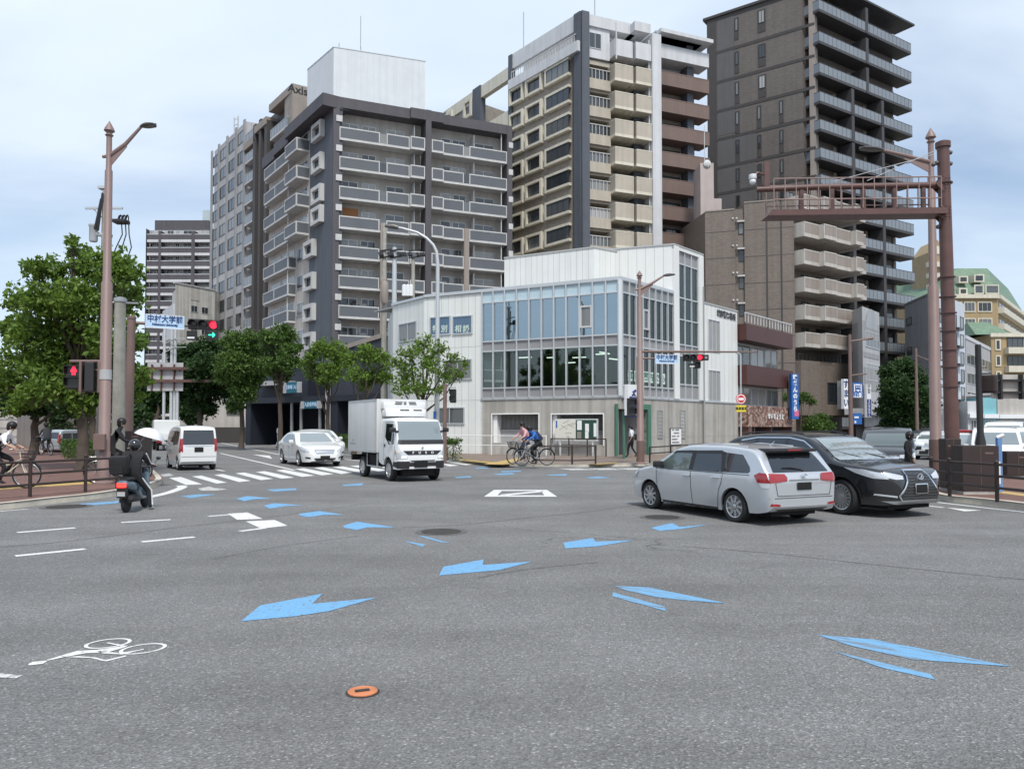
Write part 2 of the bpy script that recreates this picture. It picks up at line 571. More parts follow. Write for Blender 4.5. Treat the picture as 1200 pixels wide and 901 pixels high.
# --- the white and glass corner building
def glass_building():
 LW = vwall(565, 46.0, 727, 42.0)
 dR = Vector((3.8, 4.4, 0)).normalized()
 C = LW.B
 RW = Wall(C, C + dR * 14.9)
 H = RW.zy(727, 328)
 zc = RW.zy(727.5, 466)
 root = thing('corner_building', 'low white and glass corner building over a grey concrete base', 'building', tuple(C))
 p = lambda w, px, py=400: w.sx(px, py)
 sL = p(LW, 497, 420)
 W2B = LW.P(sL, 0, 0)
 W2 = Wall((hx(460, 51.0), 51.0), W2B)
 s_col0, s_col1 = p(RW, 788.5, 400), p(RW, 794.5, 400)
 s_st = p(RW, 818, 420)
 s_w0 = p(RW, 823.5, 420)
 s_end = p(RW, 864.5, 440)
 Ht = RW.zy(790, 287.5)
 Hw = RW.zy(824, 355)
 Hl = W2.zy(470, 355)
 back = Vector((-0.62, 0.78, 0))
 mw = MATS['white_panel']
 b = MB()
 t = 0.45
 ops = [(p(LW, 577), p(LW, 631), LW.zy(600, 519), LW.zy(600, 485.5)), (p(LW, 646.5), p(LW, 706.5), LW.zy(680, 521), LW.zy(680, 485.5))]
 s = 0.0
 ops = sorted(ops)
 L = LW.L
 x = p(LW, 563.5)
 for (a0, a1, z0, z1) in ops:
  LW.box(b, x, a0, 0, zc, -t, 0)
  LW.box(b, a0, a1, 0, z0, -t, 0)
  LW.box(b, a0, a1, z1, zc, -t, 0)
  x = a1
 LW.box(b, x, p(LW, 721.5), 0, zc, -t, 0)
 zdoor = RW.zy(755, 480)
 d0, d1 = 0.35, p(RW, 757)
 RW.box(b, d1, s_end, 0, zc, -t, 0)
 RW.box(b, d0, d1, zdoor, zc, -t, 0)
 LW.box(b, p(LW, 721.5), LW.L, zdoor, zc, -t, -0.004)
 b.build('base_wall', MATS['concrete'], root)
 j = MB()
 for px in (579, 596, 615, 634, 648, 660, 676, 692, 708):
  q = p(LW, px)
  LW.box(j, q, q + 0.025, max([o[3] for o in ops if o[0] - .1 < q < o[1] + .1] + [0]), zc - .1, -0.01, 0.004)
 k = s_st * 0.42
 while k < s_end:
  RW.box(j, k, k + 0.025, 0, zc - .1, -0.01, 0.004)
  k += 0.95
 RW.box(j, d1, s_end, 1.12, 1.15, -0.01, 0.005)
 j.build('wall_joints', MATS['louvre'], root)
 f = MB()
 LW.box(f, p(LW, 563.5), LW.L + .03, zc, zc + .1, -0.3, 0.06)
 RW.box(f, -.03, s_end, zc, zc + .1, -0.3, 0.055)
 f.build('flashing', MATS['alu'], root)
 for i, (a0, a1, z0, z1) in enumerate(ops):
  m = MB()
  for q in (0,):
   LW.box(m, a0 - .06, a0, z0 - .05, z1 + .06, -t, 0.03)
   LW.box(m, a1, a1 + .06, z0 - .05, z1 + .06, -t, 0.03)
   LW.box(m, a0, a1, z1, z1 + .06, -t, 0.03)
  LW.box(m, a0, a0 + .25, z0, z1, -0.8, -t + .3)
  fr = m.build('opening_frame', MATS['white_paint'], root)
  m = MB()
  zs = z0 + (z1 - z0) * .42
  LW.box(m, a0, a1, zs, z1, -0.75, -0.72)
  n = int((a1 - a0) / .085)
  m.mi = 1
  for q in range(n):
   a = a0 + (q + .5) * (a1 - a0) / n
   LW.box(m, a - .02, a + .02, zs, z1, -0.72, -0.66)
  m.mi = 2
  LW.box(m, a0, a1, z0 - .3, zs, -0.76, -0.6)
  LW.box(m, a0, a1, zs, zs + .06, -0.74, -0.5)
  m.build('louvre', [MATS['black'], MATS['louvre'], MATS['light_grey']], root)
 zf = [zc, RW.zy(727.5, 393), H]
 iw = MB()
 for z in zf:
  a, bb = LW.P(p(LW, 565), -.35, 0), RW.P(s_col0, -.35, 0)
  c = LW.B + (LW.A - LW.B).normalized() * .4 + back * .3
  zz = z - .02
  iw.prism([(LW.P(p(LW, 565), -.3, 0).x, LW.P(p(LW, 565), -.3, 0).y), (c.x, c.y), (RW.P(s_col0, -.3, 0).x, RW.P(s_col0, -.3, 0).y),
 ((RW.P(s_col0, -.3, 0) + back * 8).x, (RW.P(s_col0, -.3, 0) + back * 8).y), ((LW.P(p(LW, 565), -.3, 0) + back * 5).x, (LW.P(p(LW, 565), -.3, 0) + back * 5).y)], zz - .25, zz)
 iw.build('floor_slab', MATS['interior'], root)
 m = MB()
 LW.box(m, p(LW, 565) - 1, LW.L - 2.0, 0, H - .3, -5.5, -5.3)
 RW.box(m, 2.0, s_end - .5, 0, H - .3, -6.4, -6.2)
 m.build('inner_wall', MATS['interior'], root)
 m = MB()
 for q, (a, z) in enumerate([(1.2, zf[1] - .75), (2.9, zf[1] - .78), (4.4, zf[1] - .8), (6.3, zf[1] - .76), (7.7, zf[1] - .95), (3.7, zf[1] - 1.1), (8.0, zf[1] - 1.5)]):
  LW.box(m, a, a + .85, z, z + .05, -2.6 - (q % 3) * .5, -2.45 - (q % 3) * .5)
 for q, a in enumerate((0.6, 1.6, 2.6)):
  RW.box(m, a, a + .8, zf[1] - .8 - .3 * (q % 2), zf[1] - .75 - .3 * (q % 2), -1.8, -1.7)
 m.build('ceiling_lamp', MATS['tube_light'], root)
 m = MB()
 LW.box(m, p(LW, 640), p(LW, 649), zc, H - .4, -1.6, -1.0)
 LW.box(m, p(LW, 566), LW.L - .4, zc, zc + .75, -2.2, -1.9)
 m.build('inner_column', MATS['interior_light'], root)
 zz = {n: LW.zy(727, y) for n, y in (('b0', 463.5), ('b1', 451), ('g1', 404), ('m1', 391.5), ('g2', 343), ('top', 330))}
 zs = [zc + .1, zz['b1'], zz['g1'], zz['m1'], zz['g2'] + .05, H]
 kinds = ['spandrel', 'glass_clear', 'spandrel', 'glass_sky', 'head']
 def curtain(w, s0, s1, xs, glassu, glassl):
  fr = MB()
  for x_ in xs:
   w.box(fr, x_ - .04, x_ + .04, zs[0], H, -.1, .1)
  for z in zs:
   w.box(fr, s0, s1, z - .04, z + .04, -.09, .07)
  fr.build('mullion_frame', MATS['alu'], root)
  for i in range(len(xs) - 1):
   for k_, kd in enumerate(kinds):
    pm = MB()
    w.box(pm, xs[i] + .04, xs[i + 1] - .04, zs[k_] + .04, zs[k_ + 1] - .04, -.03, -.01)
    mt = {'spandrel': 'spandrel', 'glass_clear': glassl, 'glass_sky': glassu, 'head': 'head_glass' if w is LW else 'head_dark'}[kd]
    pm.build('glass_pane' if 'glass' in kd else 'infill_panel', MATS[mt], root)
 if 'head_glass' not in MATS:
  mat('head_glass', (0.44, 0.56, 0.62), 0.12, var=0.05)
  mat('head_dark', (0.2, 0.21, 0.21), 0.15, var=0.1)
 xsL = [p(LW, q) for q in (565.5, 578.5, 592, 606, 620.5, 635, 649.5, 664, 679.5, 695, 710.5, 724)]
 xsL[-1] = LW.L - .06
 curtain(LW, xsL[0], LW.L, xsL, 'glass_sky', 'glass_clear')
 s0 = .14
 xsR = [lerp(s0, s_col0, i / 8) for i in range(9)]
 curtain(RW, s0, s_col0, xsR, 'glass_clear', 'glass_clear')
 m = MB()
 m.tube([C + Vector((0, -.02, zs[0])), C + Vector((0, -.02, H))], .12, 6)
 m.build('corner_post', MATS['alu_light'], root)
 window(root, LW, xsL[8] + .03, xsL[9] - .03, LW.zy(690, 384), LW.zy(690, 358), -.0, 1, 'white_trim', 'pane_dark', .1, .09)
 window(root, RW, xsR[3] + .04, xsR[4] - .04, RW.zy(752, 386), RW.zy(752, 362), -.0, 1, 'white_trim', 'pane_dark', .1, .09)
 m = MB()
 for i in range(8):
  if i in (0, 2):
   continue
  RW.box(m, xsR[i] + .35, xsR[i + 1] - .1, zs[3] + .1, zs[4] - .1, -.35, -.32)
  if i > 2:
   RW.box(m, xsR[i] + .3, xsR[i + 1] - .12, zs[1] + 1.15, zs[2] - .1, -.36, -.33)
 m.build('blind', MATS['spandrel'], root)
 m = MB()
 LW.box(m, sL, LW.L + .05, H, H + .18, -.3, .1)
 RW.box(m, -.05, s_col0, H, H + .18, -.3, .104)
 m.build('parapet_cap', MATS['alu'], root)
 m = MB()
 f0, f1, f2 = LW.P(sL, -.35, 0), RW.P(.4, -.4, 0) + back * .3, RW.P(s_col0, -.35, 0)
 m.prism([tuple(f0[:2]), tuple(f1[:2]), tuple(f2[:2]), tuple((f2 + back * 9)[:2]), tuple((f0 + back * 7)[:2])], H - .06, H + .05)
 m.build('roof', MATS['roof_grey'], root)
 m = MB()
 e0, e1, e2 = W2.A, W2B, LW.P(p(LW, 565.3), 0, 0)
 bk = Vector((-0.2, 1, 0)) * 9
 m.prism([tuple(e0[:2]), tuple(e1[:2]), tuple(e2[:2]), tuple((e2 + bk)[:2]), tuple((e0 + bk)[:2])], 0, H - .02)
 m.build('wall', mw, root)
 m = MB()
 for px in range(465, 497, 5):
  q = W2.sx(px, 400)
  W2.box(m, q, q + .02, 0, H, -.01, .005)
 for px in range(501, 565, 8):
  q = LW.sx(px, 400)
  LW.box(m, q, q + .025, 0, H, -.01, .005)
 for y in (394, 412, 470):
  pass
 for z in (zs[3] - .25, zc):
  LW.box(m, sL, p(LW, 565), z, z + .025, -.01, .006)
  W2.box(m, 0, W2.L, z, z + .025, -.01, .006)
 m.build('wall_joints', MATS['seam'], root)
 m = MB()
 W2.box(m, -.05, W2.L, H - .02, H + .14, -.3, .1)
 m.build('parapet_cap', MATS['alu'], root)
 window(root, LW, p(LW, 504), p(LW, 528.5), LW.zy(515, 393), LW.zy(515, 371), 0, 1, 'alu', 'pane_sky', .07, .08)
 window(root, LW, p(LW, 530.5), p(LW, 554), LW.zy(540, 392), LW.zy(540, 370), 0, 1, 'alu', 'pane_sky', .07, .08)
 window(root, LW, p(LW, 520), p(LW, 553.5), LW.zy(540, 445), LW.zy(540, 421), 0, 2, 'alu', 'pane_dark', .07, .08)
 window(root, LW, p(LW, 510), p(LW, 545), LW.zy(530, 497), LW.zy(530, 477), 0, 2, 'alu', 'pane_dark', .07, .08)
 window(root, W2, W2.sx(468, 390), W2.sx(489, 390), W2.zy(478, 400), W2.zy(478, 378), 0, 2, 'alu', 'pane_dark', .07, .08)
 PL = Wall((hx(591, 49.5), 49.5), (hx(697, 46.5), 46.5))
 zp = PL.zy(697, 290)
 m = MB()
 q = PL.B + Vector((4.6, 3.4, 0))
 m.prism([tuple(PL.A[:2]), tuple(PL.B[:2]), tuple(q[:2]), tuple((q + Vector((-4, 6, 0)))[:2]), tuple((PL.A + Vector((1, 6, 0)))[:2])], H - .05, zp)
 m.build('penthouse', mw, root)
 m = MB()
 PR = Wall(PL.B, q)
 for i in range(1, 24):
  a = PL.L * i / 16
  if a < PL.L:
   PL.box(m, a, a + .02, H, zp, -.01, .005)
  a = .45 * i
  if a < PR.L:
   PR.box(m, a, a + .02, H, zp, -.01, .005)
 PL.box(m, -.02, PL.L + .04, zp - .02, zp + .06, -.2, .05)
 PR.box(m, -.02, PR.L, zp - .02, zp + .06, -.2, .049)
 m.build('wall_joints', MATS['seam'], root)
 m = MB()
 TL = Wall(RW.P(s_col0, 0, 0) + (LW.A - LW.B).normalized() * 3.4, RW.P(s_col0, 0, 0))
 RW.box(m, s_col0, s_col1, zc + .1, Ht, -.6, .12)
 RW.box(m, s_st, s_w0, zc + .1, Ht - .1, -.6, .12)
 a0, a1 = RW.P(s_col0, -.6, 0), RW.P(s_w0, -.6, 0)
 bk = back * 6
 RW.box(m, s_col0, s_w0, Ht - .25, Ht, -.6, .1)
 m.build('tower_pilaster', mw, root)
 m = MB()
 q0, q1 = RW.P(s_col0 + .02, -.6, 0), RW.P(s_w0 - .02, -.6, 0)
 q2 = RW.P(s_col0 + .02, -.1, 0) + (LW.A - LW.B).normalized() * 0
 lft = RW.P(s_col0, 0, 0) + Vector((-4.6, 1.7, 0))
 m.prism([tuple(RW.P(s_col0 + .01, .0, 0)[:2]), tuple(RW.P(s_col0 + .01, -.7, 0)[:2]), tuple((RW.P(s_w0, -.7, 0))[:2]), tuple((RW.P(s_w0, -.7, 0) + back * 6)[:2]), tuple(lft[:2])], H, Ht - .02)
 m.build('tower_wall', mw, root)
 TW = Wall(lft, RW.P(s_col0, 0, 0))
 m = MB()
 for i in range(1, 9):
  a = TW.L * i / 9
  TW.box(m, a, a + .02, H, Ht, -.01, .005)
 TW.box(m, 0, TW.L + .1, Ht - .02, Ht + .06, -.2, .05)
 RW.box(m, s_col0, s_w0, Ht, Ht + .06, -.6, .14)
 m.build('wall_joints', MATS['seam'], root)
 zt = [RW.zy(805, y) for y in (465, 451, 418, 405, 376, 351, 312, 297)]
 zt[0] = zc + .1
 fr = MB()
 xs = [lerp(s_col1, s_st, i / 3) for i in range(4)]
 for x_ in xs:
  RW.box(fr, x_ - .04, x_ + .04, zt[0], Ht - .25, -.1, .05)
 for z in zt:
  RW.box(fr, s_col1, s_st, z - .04, z + .04, -.09, .04)
 fr.build('mullion_frame', MATS['alu'], root)
 for i in range(3):
  for k_ in range(7):
   pm = MB()
   RW.box(pm, xs[i] + .03, xs[i + 1] - .03, zt[k_] + .03, zt[k_ + 1] - .03, -.05, -.03)
   pm.build('infill_panel' if k_ in (0, 2, 6) else 'glass_pane', MATS['spandrel' if k_ in (0, 2, 6) else 'glass_clear'], root)
 m = MB()
 RW.box(m, s_col1, s_st, zc, Ht - .3, -3.2, -3.0)
 for (z0, z1, u0, u1) in ((zt[1], zt[2] - .2, .2, 1.2), (zt[3], zt[5] - .8, .2, 1.2)):
  for k_ in range(9):
   RW.box(m, lerp(s_col1 + .1, s_st - .1, k_ / 9), lerp(s_col1 + .1, s_st - .1, (k_ + 1) / 9), lerp(z0, z1, k_ / 9), lerp(z0, z1, k_ / 9) + .3, -1.4, -.6)
 m.build('stair_flight', MATS['interior'], root)
 m = MB()
 q0, q1 = RW.P(s_w0, 0, 0), RW.P(s_end, 0, 0)
 m.prism([tuple(q0[:2]), tuple(q1[:2]), tuple((q1 + back * 7)[:2]), tuple((q0 + back * 7)[:2])], zc + .1, Hw)
 m.build('wing_wall', mw, root)
 m = MB()
 a = s_w0
 while a < s_end - .3:
  a += .62
  RW.box(m, a, a + .02, zc + .1, Hw, -.01, .005)
 RW.box(m, s_w0, s_end + .03, Hw, Hw + .08, -.3, .05)
 m.build('wall_joints', MATS['seam'], root)
 l0, l1 = p(RW, 829.5), p(RW, 843)
 window(root, RW, l0, l1, RW.zy(836, 412), RW.zy(836, 375), 0, 3, 'alu', 'louvre', .05, .06, mid=.06)
 window(root, RW, l0, l1, RW.zy(836, 470), RW.zy(836, 434), 0, 3, 'alu', 'louvre', .05, .06, mid=.06)
 for i, ch in enumerate('城南警察署所'[:6]):
  px, py = lerp(841.5, 860, i / 5), lerp(367.5, 372.5, i / 5)
  s_, z_ = RW.pix(px, py)
  wtext(root, RW, ch, s_, z_, RW.zy(px, py - 3.4) - RW.zy(px, py + 3.4), MATS['dark_frame'], .03, .02, squeeze=.9)
 for i, ch in enumerate('窓口案内でも'):
  px = (738.5, 746, 757, 763, 770, 777)[i]
  py = lerp(440, 444, i / 5)
  s_, z_ = RW.pix(px, py)
  m = MB()
  hh = RW.zy(px, py - 5) - RW.zy(px, py + 5)
  RW.box(m, s_ - hh * .48, s_ + hh * .48, z_ - hh * .62, z_ + hh * .62, -.008, -.002)
  sg = m.build('window_poster', MATS['pale_poster'], root)
  wtext(sg, RW, ch, s_, z_, hh * .8, MATS['green_frame'], .0, .01)
 for px0, px1 in ((504, 528), (531, 553)):
  for i, ch in enumerate('特別' if px0 < 510 else '相談'):
   s_, z_ = LW.pix(lerp(px0, px1, .3 + .42 * i), 386)
   wtext(root, LW, ch, s_, z_, .38, MATS['pale_poster'], .06, .01)
 m = MB()
 m.tube([RW.P(s_w0 - .12, .14, .2), RW.P(s_w0 - .12, .14, Hw + 1)], .06, 6)
 m.build('downpipe', MATS['louvre'], root)
 m = MB()
 e0 = LW.P(p(LW, 722.5), .05, 0)
 RW.box(m, d1, d1 + .35, 0, zdoor + .3, -.3, .12)
 RW.box(m, d0 + .8, d1, zdoor, zdoor + .3, -.3, .116)
 m.tube([e0, e0 + Vector((0, 0, zdoor + .28))], .1, 10)
 m.build('door_frame', MATS['green_frame'], root)
 m = MB()
 RW.box(m, d0 + .1, d1, 0.14, zdoor, -2.2, -2.1)
 RW.box(m, d1 - .3, d1, 0.14, zdoor, -2.1, -.45)
 m.build('entrance_wall', MATS['light_grey'], root)
 for px in (769.5, 796):
  a0, a1 = p(RW, px), p(RW, px + 6)
  window(root, RW, a0, a1, RW.zy(px, 513.5), RW.zy(px, 480.5), 0, 1, 'louvre', 'pane_curtain', .05, .05, rows=8)
 s_a, s_b = p(RW, 784), p(RW, 797)
 nb = MB()
 RW.box(nb, s_a, s_b, RW.zy(790, 521), RW.zy(790, 501.5), .0, .06)
 nbo = nb.build('notice_board', MATS['dark_frame'], root)
 nb = MB()
 RW.box(nb, s_a + .05, s_b - .05, RW.zy(790, 520.5), RW.zy(790, 502.5), .06, .068)
 nb.mi = 1
 r_ = random.Random(3)
 for i in range(5):
  for k_ in range(4):
   a = lerp(s_a + .15, s_b - .5, k_ / 3.6)
   z = lerp(RW.zy(790, 518.5), RW.zy(790, 504), i / 4)
   if r_.random() < .8:
    RW.box(nb, a, a + .3, z - .04, z + .06, .068, .071)
 nb.build('notice_sheet', [MATS['white_paint'], MATS['mid_grey']], nbo)
 return LW, RW, root, zc, H, s_end
mat('pale_poster', (0.55, 0.66, 0.6), 0.6, var=0.05)
mat('pane_sky', (0.09, 0.15, 0.22), 0.05, metal=0.4, var=0.2, spec=0.9)
GLW, GRW, GROOT, GZC, GH, GEND = glass_building()
# --- grey apartment block (B4)
def balcony_mesh(key, L, h, proud, panel, trim, slab=0.2, posts=True, side=True, back=0.0, cap=.12, glass=False):
 if key in MESHC:
  return MESHC[key]
 mb = MB()
 mb.mi = 1
 lbox(mb, 0, L, 0, slab, -back, proud)
 lbox(mb, 0, L, slab + h - cap, slab + h, proud - .14, proud + .02)
 if posts:
  lbox(mb, 0, .1, slab, slab + h - cap, proud - .13, proud + .015)
  lbox(mb, L - .1, L, slab, slab + h - cap, proud - .13, proud + .015)
 mb.mi = 0
 lbox(mb, .1 if posts else 0, L - (.1 if posts else 0), slab, slab + h - cap, proud - .11, proud)
 if side:
  for a in (0.003, L - .103):
   lbox(mb, a, a + .1, slab, slab + h - cap, -back, proud - .14)
   mb.mi = 1
   lbox(mb, a - .01, a + .11, slab + h - cap, slab + h, -back, proud - .14)
   mb.mi = 0
 if glass:
  n = int(L / .9)
  mb.mi = 1
  for i in range(1, n):
   lbox(mb, L * i / n - .02, L * i / n + .02, slab, slab + h - cap, proud, proud + .015)
 MESHC[key] = mb.mesh('balcony', [MATS[panel], MATS[trim]])
 return MESHC[key]
def grey_block():
 RW = vwall(390, 75, 600, 82.5)
 LW = Wall((hx(313, 91.5), 91.5), (hx(390, 75), 75))
 H = RW.zy(395, 113)
 root = thing('apartment_block', 'dark grey apartment block with white trimmed balconies on its street front', 'apartment block', tuple(RW.A))
 rec = 1.5
 c2, b2 = inward(LW, RW, rec)
 m = MB()
 far = LW.A + (b2 - c2)
 m.prism([tuple(LW.A[:2]), tuple(c2[:2]), tuple(b2[:2]), tuple(far[:2])], 0, H - .3)
 m.build('wall', MATS['pale_wall'], root)
 sx = lambda px: RW.sx(px, 200)
 m = MB()
 ctr = sx(397.5)
 RW.box(m, -.15, ctr, 0, H, -1.6, .05)
 RW.box(m, sx(498), sx(504.5), 0, H + .05, -1.5, .3)
 RW.box(m, sx(594), RW.L, 0, H - .1, -1.5, .1)
 RW.box(m, ctr, sx(480), H - 1.05, H, -1.5, .0)
 RW.box(m, sx(480), sx(498), H - 1.05, H, -1.5, .35)
 RW.box(m, sx(504.5), sx(519), H - 1.05, H, -1.5, .3)
 RW.box(m, sx(519), sx(594), H - 1.05, H - .05, -1.5, .02)
 m.build('column', MATS['plum'], root)
 m = MB()
 m.prism([tuple(RW.P(0, -.2, 0)[:2]), tuple(RW.P(RW.L, -.2, 0)[:2]), tuple(far[:2]), tuple(LW.A[:2])], H - .35, H - .25)
 m.build('roof', MATS['roof_grey'], root)
 ztop = RW.zy(400, 148.5)
 fh = (RW.zy(400, 148.5) - RW.zy(400, 369)) / 6.0 / 1.0
 fh = 2.955
 segs = [(397.5, 445, 0.0), (453, 480, 0.0), (480, 497, .35), (505, 519, .3), (519, 543.5, 0.02), (550, 594, .02)]
 for k in range(10):
  zr = ztop - fh * k
  zb = zr - 1.32
  for (a, b, pr) in segs:
   s0, s1 = sx(a), sx(b)
   if k == 9 and a > 440:
    continue
   me = balcony_mesh(('b4', a), s1 - s0, 1.1, pr, 'grey_panel', 'white_trim', .22, True, False, 1.45)
   winst('balcony', me, root, RW.T(s0, 0, zb))
  g = MB()
  for (a, b) in ((445, 453), (543.5, 550)):
   RW.box(g, sx(a), sx(b), zb, zb + .22, -1.4, .01)
   g.mi = 1
   if k < 4:
    RW.box(g, sx(a), sx(b), zb + .22, zr - .1, -.1, -.07)
   g.mi = 0
  g.build('glass_screen', [MATS['white_trim'], MATS['pane']], root)
  zf = zb + .25
  for (a, b, n) in ((402, 423, 2), (427, 444, 2), (456, 478, 2), (522, 533, 1), (535, 551, 2), (561, 584, 2)):
   a += rnd.uniform(-1, 1)
   if k == 3 and a < 405:
    bb = MB()
    RW.box(bb, sx(400), sx(423), zf, zf + 2.25, -1.5, -1.3)
    bb.build('timber_board', MATS['orange_board'], root)
    continue
   window(root, RW, sx(a), sx(b), zf + .02, zf + 2.05, -1.5, n, 'alu', 'pane', .06, .06)
  for px in (425, 447, 520, 552, 588):
   if 'unit' not in MESHC:
    u = MB()
    lbox(u, 0, .75, 0, .6, 0, .28)
    u.tube([(.5, -.285, .3), (.5, -.29, .3)], .22, 10)
    MESHC['unit'] = u.mesh('outdoor_unit', MATS['light_grey'])
   winst('outdoor_unit', MESHC['unit'], root, RW.T(sx(px), -1.48, zf + .9))
  for px in (486, 556):
   u = MB()
   RW.box(u, sx(px), sx(px) + .05, zf, zf + 2.4, -1.45, -.2)
   u.build('partition_plate', MATS['light_grey'], root)
  v = MB()
  for px in (386, 592.5 + 3.2):
   s_, z_ = RW.pix(px, 200)
   RW.box(v, s_ if px > 500 else .12, (s_ + .5) if px > 500 else .72, zr + .45, zr + 1.05, .05, .13)
  v.build('vent_cover', MATS['white_trim'], root)
 m = MB()
 for px in (401, 588.5):
  m.tube([RW.P(sx(px), -.25, 0), RW.P(sx(px), -.25, H - 1)], .06, 6)
 m.tube([RW.P(sx(489), -1.1, 0), RW.P(sx(489), -1.1, H - 1.2)], .06, 6)
 m.build('downpipe', MATS['white_trim'], root)
 m = MB()
 RW.box(m, sx(543.8), sx(549.5), 0, RW.zy(546, 268), -.5, .12)
 RW.box(m, sx(446), sx(452), 0, RW.zy(449, 262), -.5, .12)
 m.build('pilaster', MATS['taupe'], root)
 # ---- left face
 lx = lambda px: LW.sx(px, 250)
 m = MB()
 LW.box(m, lx(363), LW.L, 0, H - .05, -.8, .02)
 m.build('gable_wall', MATS['slate'], root)
 m = MB()
 LW.box(m, lx(346), LW.L + .1, H - 1.2, H, -1.5, 1.3)
 LW.box(m, lx(329), lx(346), H - 1.5, H - .2, -1.5, .9)
 LW.box(m, 0, lx(329), H - 1.9, H - .6, -1.5, .9)
 m.build('parapet', MATS['plum'], root)
 for k in range(9):
  py = (160, 197, 233, 257, 295, 333, 369, 402, 440)[k]
  top = LW.zy(372, py - 12)
  a, b = (369, 380) if k < 4 else (360.5, 371.5)
  if k > 3:
   top = LW.zy(366, py - 12)
  s0, s1 = lx(a), lx(b)
  bw = MB()
  h = 1.75
  LW.box(bw, s0, s1, top - h, top - h + .35, .02, .5)
  LW.box(bw, s0, s1, top - .4, top, .02, .5)
  LW.box(bw, s0, s0 + .35, top - h + .35, top - .4, .02, .5)
  LW.box(bw, s1 - .35, s1, top - h + .35, top - .4, .02, .5)
  o = bw.build('bay_window', MATS['white_trim'], root)
  window(o, LW, s0 + .35, s1 - .35, top - h + .35, top - .4, .1, 1, 'dark_frame', 'pane_dark', .05, .05, name='pane')
 ztl = LW.zy(355, 165)
 for k in range(10):
  zb = H - 3.6 - fh * k
  for (a, b, pr, pn) in ((348, 362, 1.4, 'grey_panel'), (331, 347, .9, 'grey_panel'), (318, 331, .9, 'grey_panel'), (300, 317, .5, 'grey_panel')):
   if b == 362 and k > 3:
    continue
   s0, s1 = (lx(a) if a > 313 else .05), lx(b)
   me = balcony_mesh(('b4l', a), s1 - s0, 1.15, pr, pn, 'white_trim', .2, True, True, .4)
   winst('balcony', me, root, LW.T(s0, 0, zb))
   if k < 9:
    window(root, LW, s0 + .3, s1 - .3, zb + .25, zb + 2.3, .01, 2, 'alu', 'pane', .06, .05)
  if k > 3:
   window(root, LW, lx(349), lx(357), zb + .6, zb + 2.0, .03, 1, 'alu', 'pane_dark', .06, .05)
  mm = MB()
  mm.tube([LW.P(lx(345), .7, zb), LW.P(lx(345), .7, zb + 2.9)], .07, 6)
  mm.build('downpipe', MATS['white_trim'], root)
 RB = vwall(388, 85, 497, 88.4)
 LB = Wall((hx(357, 90.5), 90.5), (hx(388, 85), 85))
 zt = RB.zy(388, 55)
 m = MB()
 m.prism([tuple(LB.A[:2]), tuple(RB.A[:2]), tuple(RB.B[:2]), tuple((LB.A + RB.B - RB.A)[:2])], H - .3, zt)
 m.build('rooftop_screen', MATS['rooftop_white'], root)
 m = MB()
 for i in range(1, 14):
  a = RB.L * i / 14
  RB.box(m, a, a + .03, H, zt, -.01, .01)
 RB.box(m, -.05, RB.L + .05, zt - .02, zt + .08, -.2, .04)
 LB.box(m, 0, LB.L, zt - .02, zt + .08, -.2, .038)
 m.build('screen_joints', MATS['alu'], root)
 m = MB()
 p0 = RB.P(RB.sx(424, 60), -1, zt)
 m.tube([p0, p0 + Vector((0, 0, 4.6))], .05, 5)
 m.build('lightning_rod', MATS['steel'], root)
 m = MB()
 for px in (397.5, 423):
  p0 = RB.P(RB.sx(px, 60), -.1, zt)
  m.tube([p0, p0 + Vector((0, 0, .6))], .05, 5)
 m.build('roof_fitting', MATS['steel'], root)
 return RW, LW, H
B4 = grey_block()
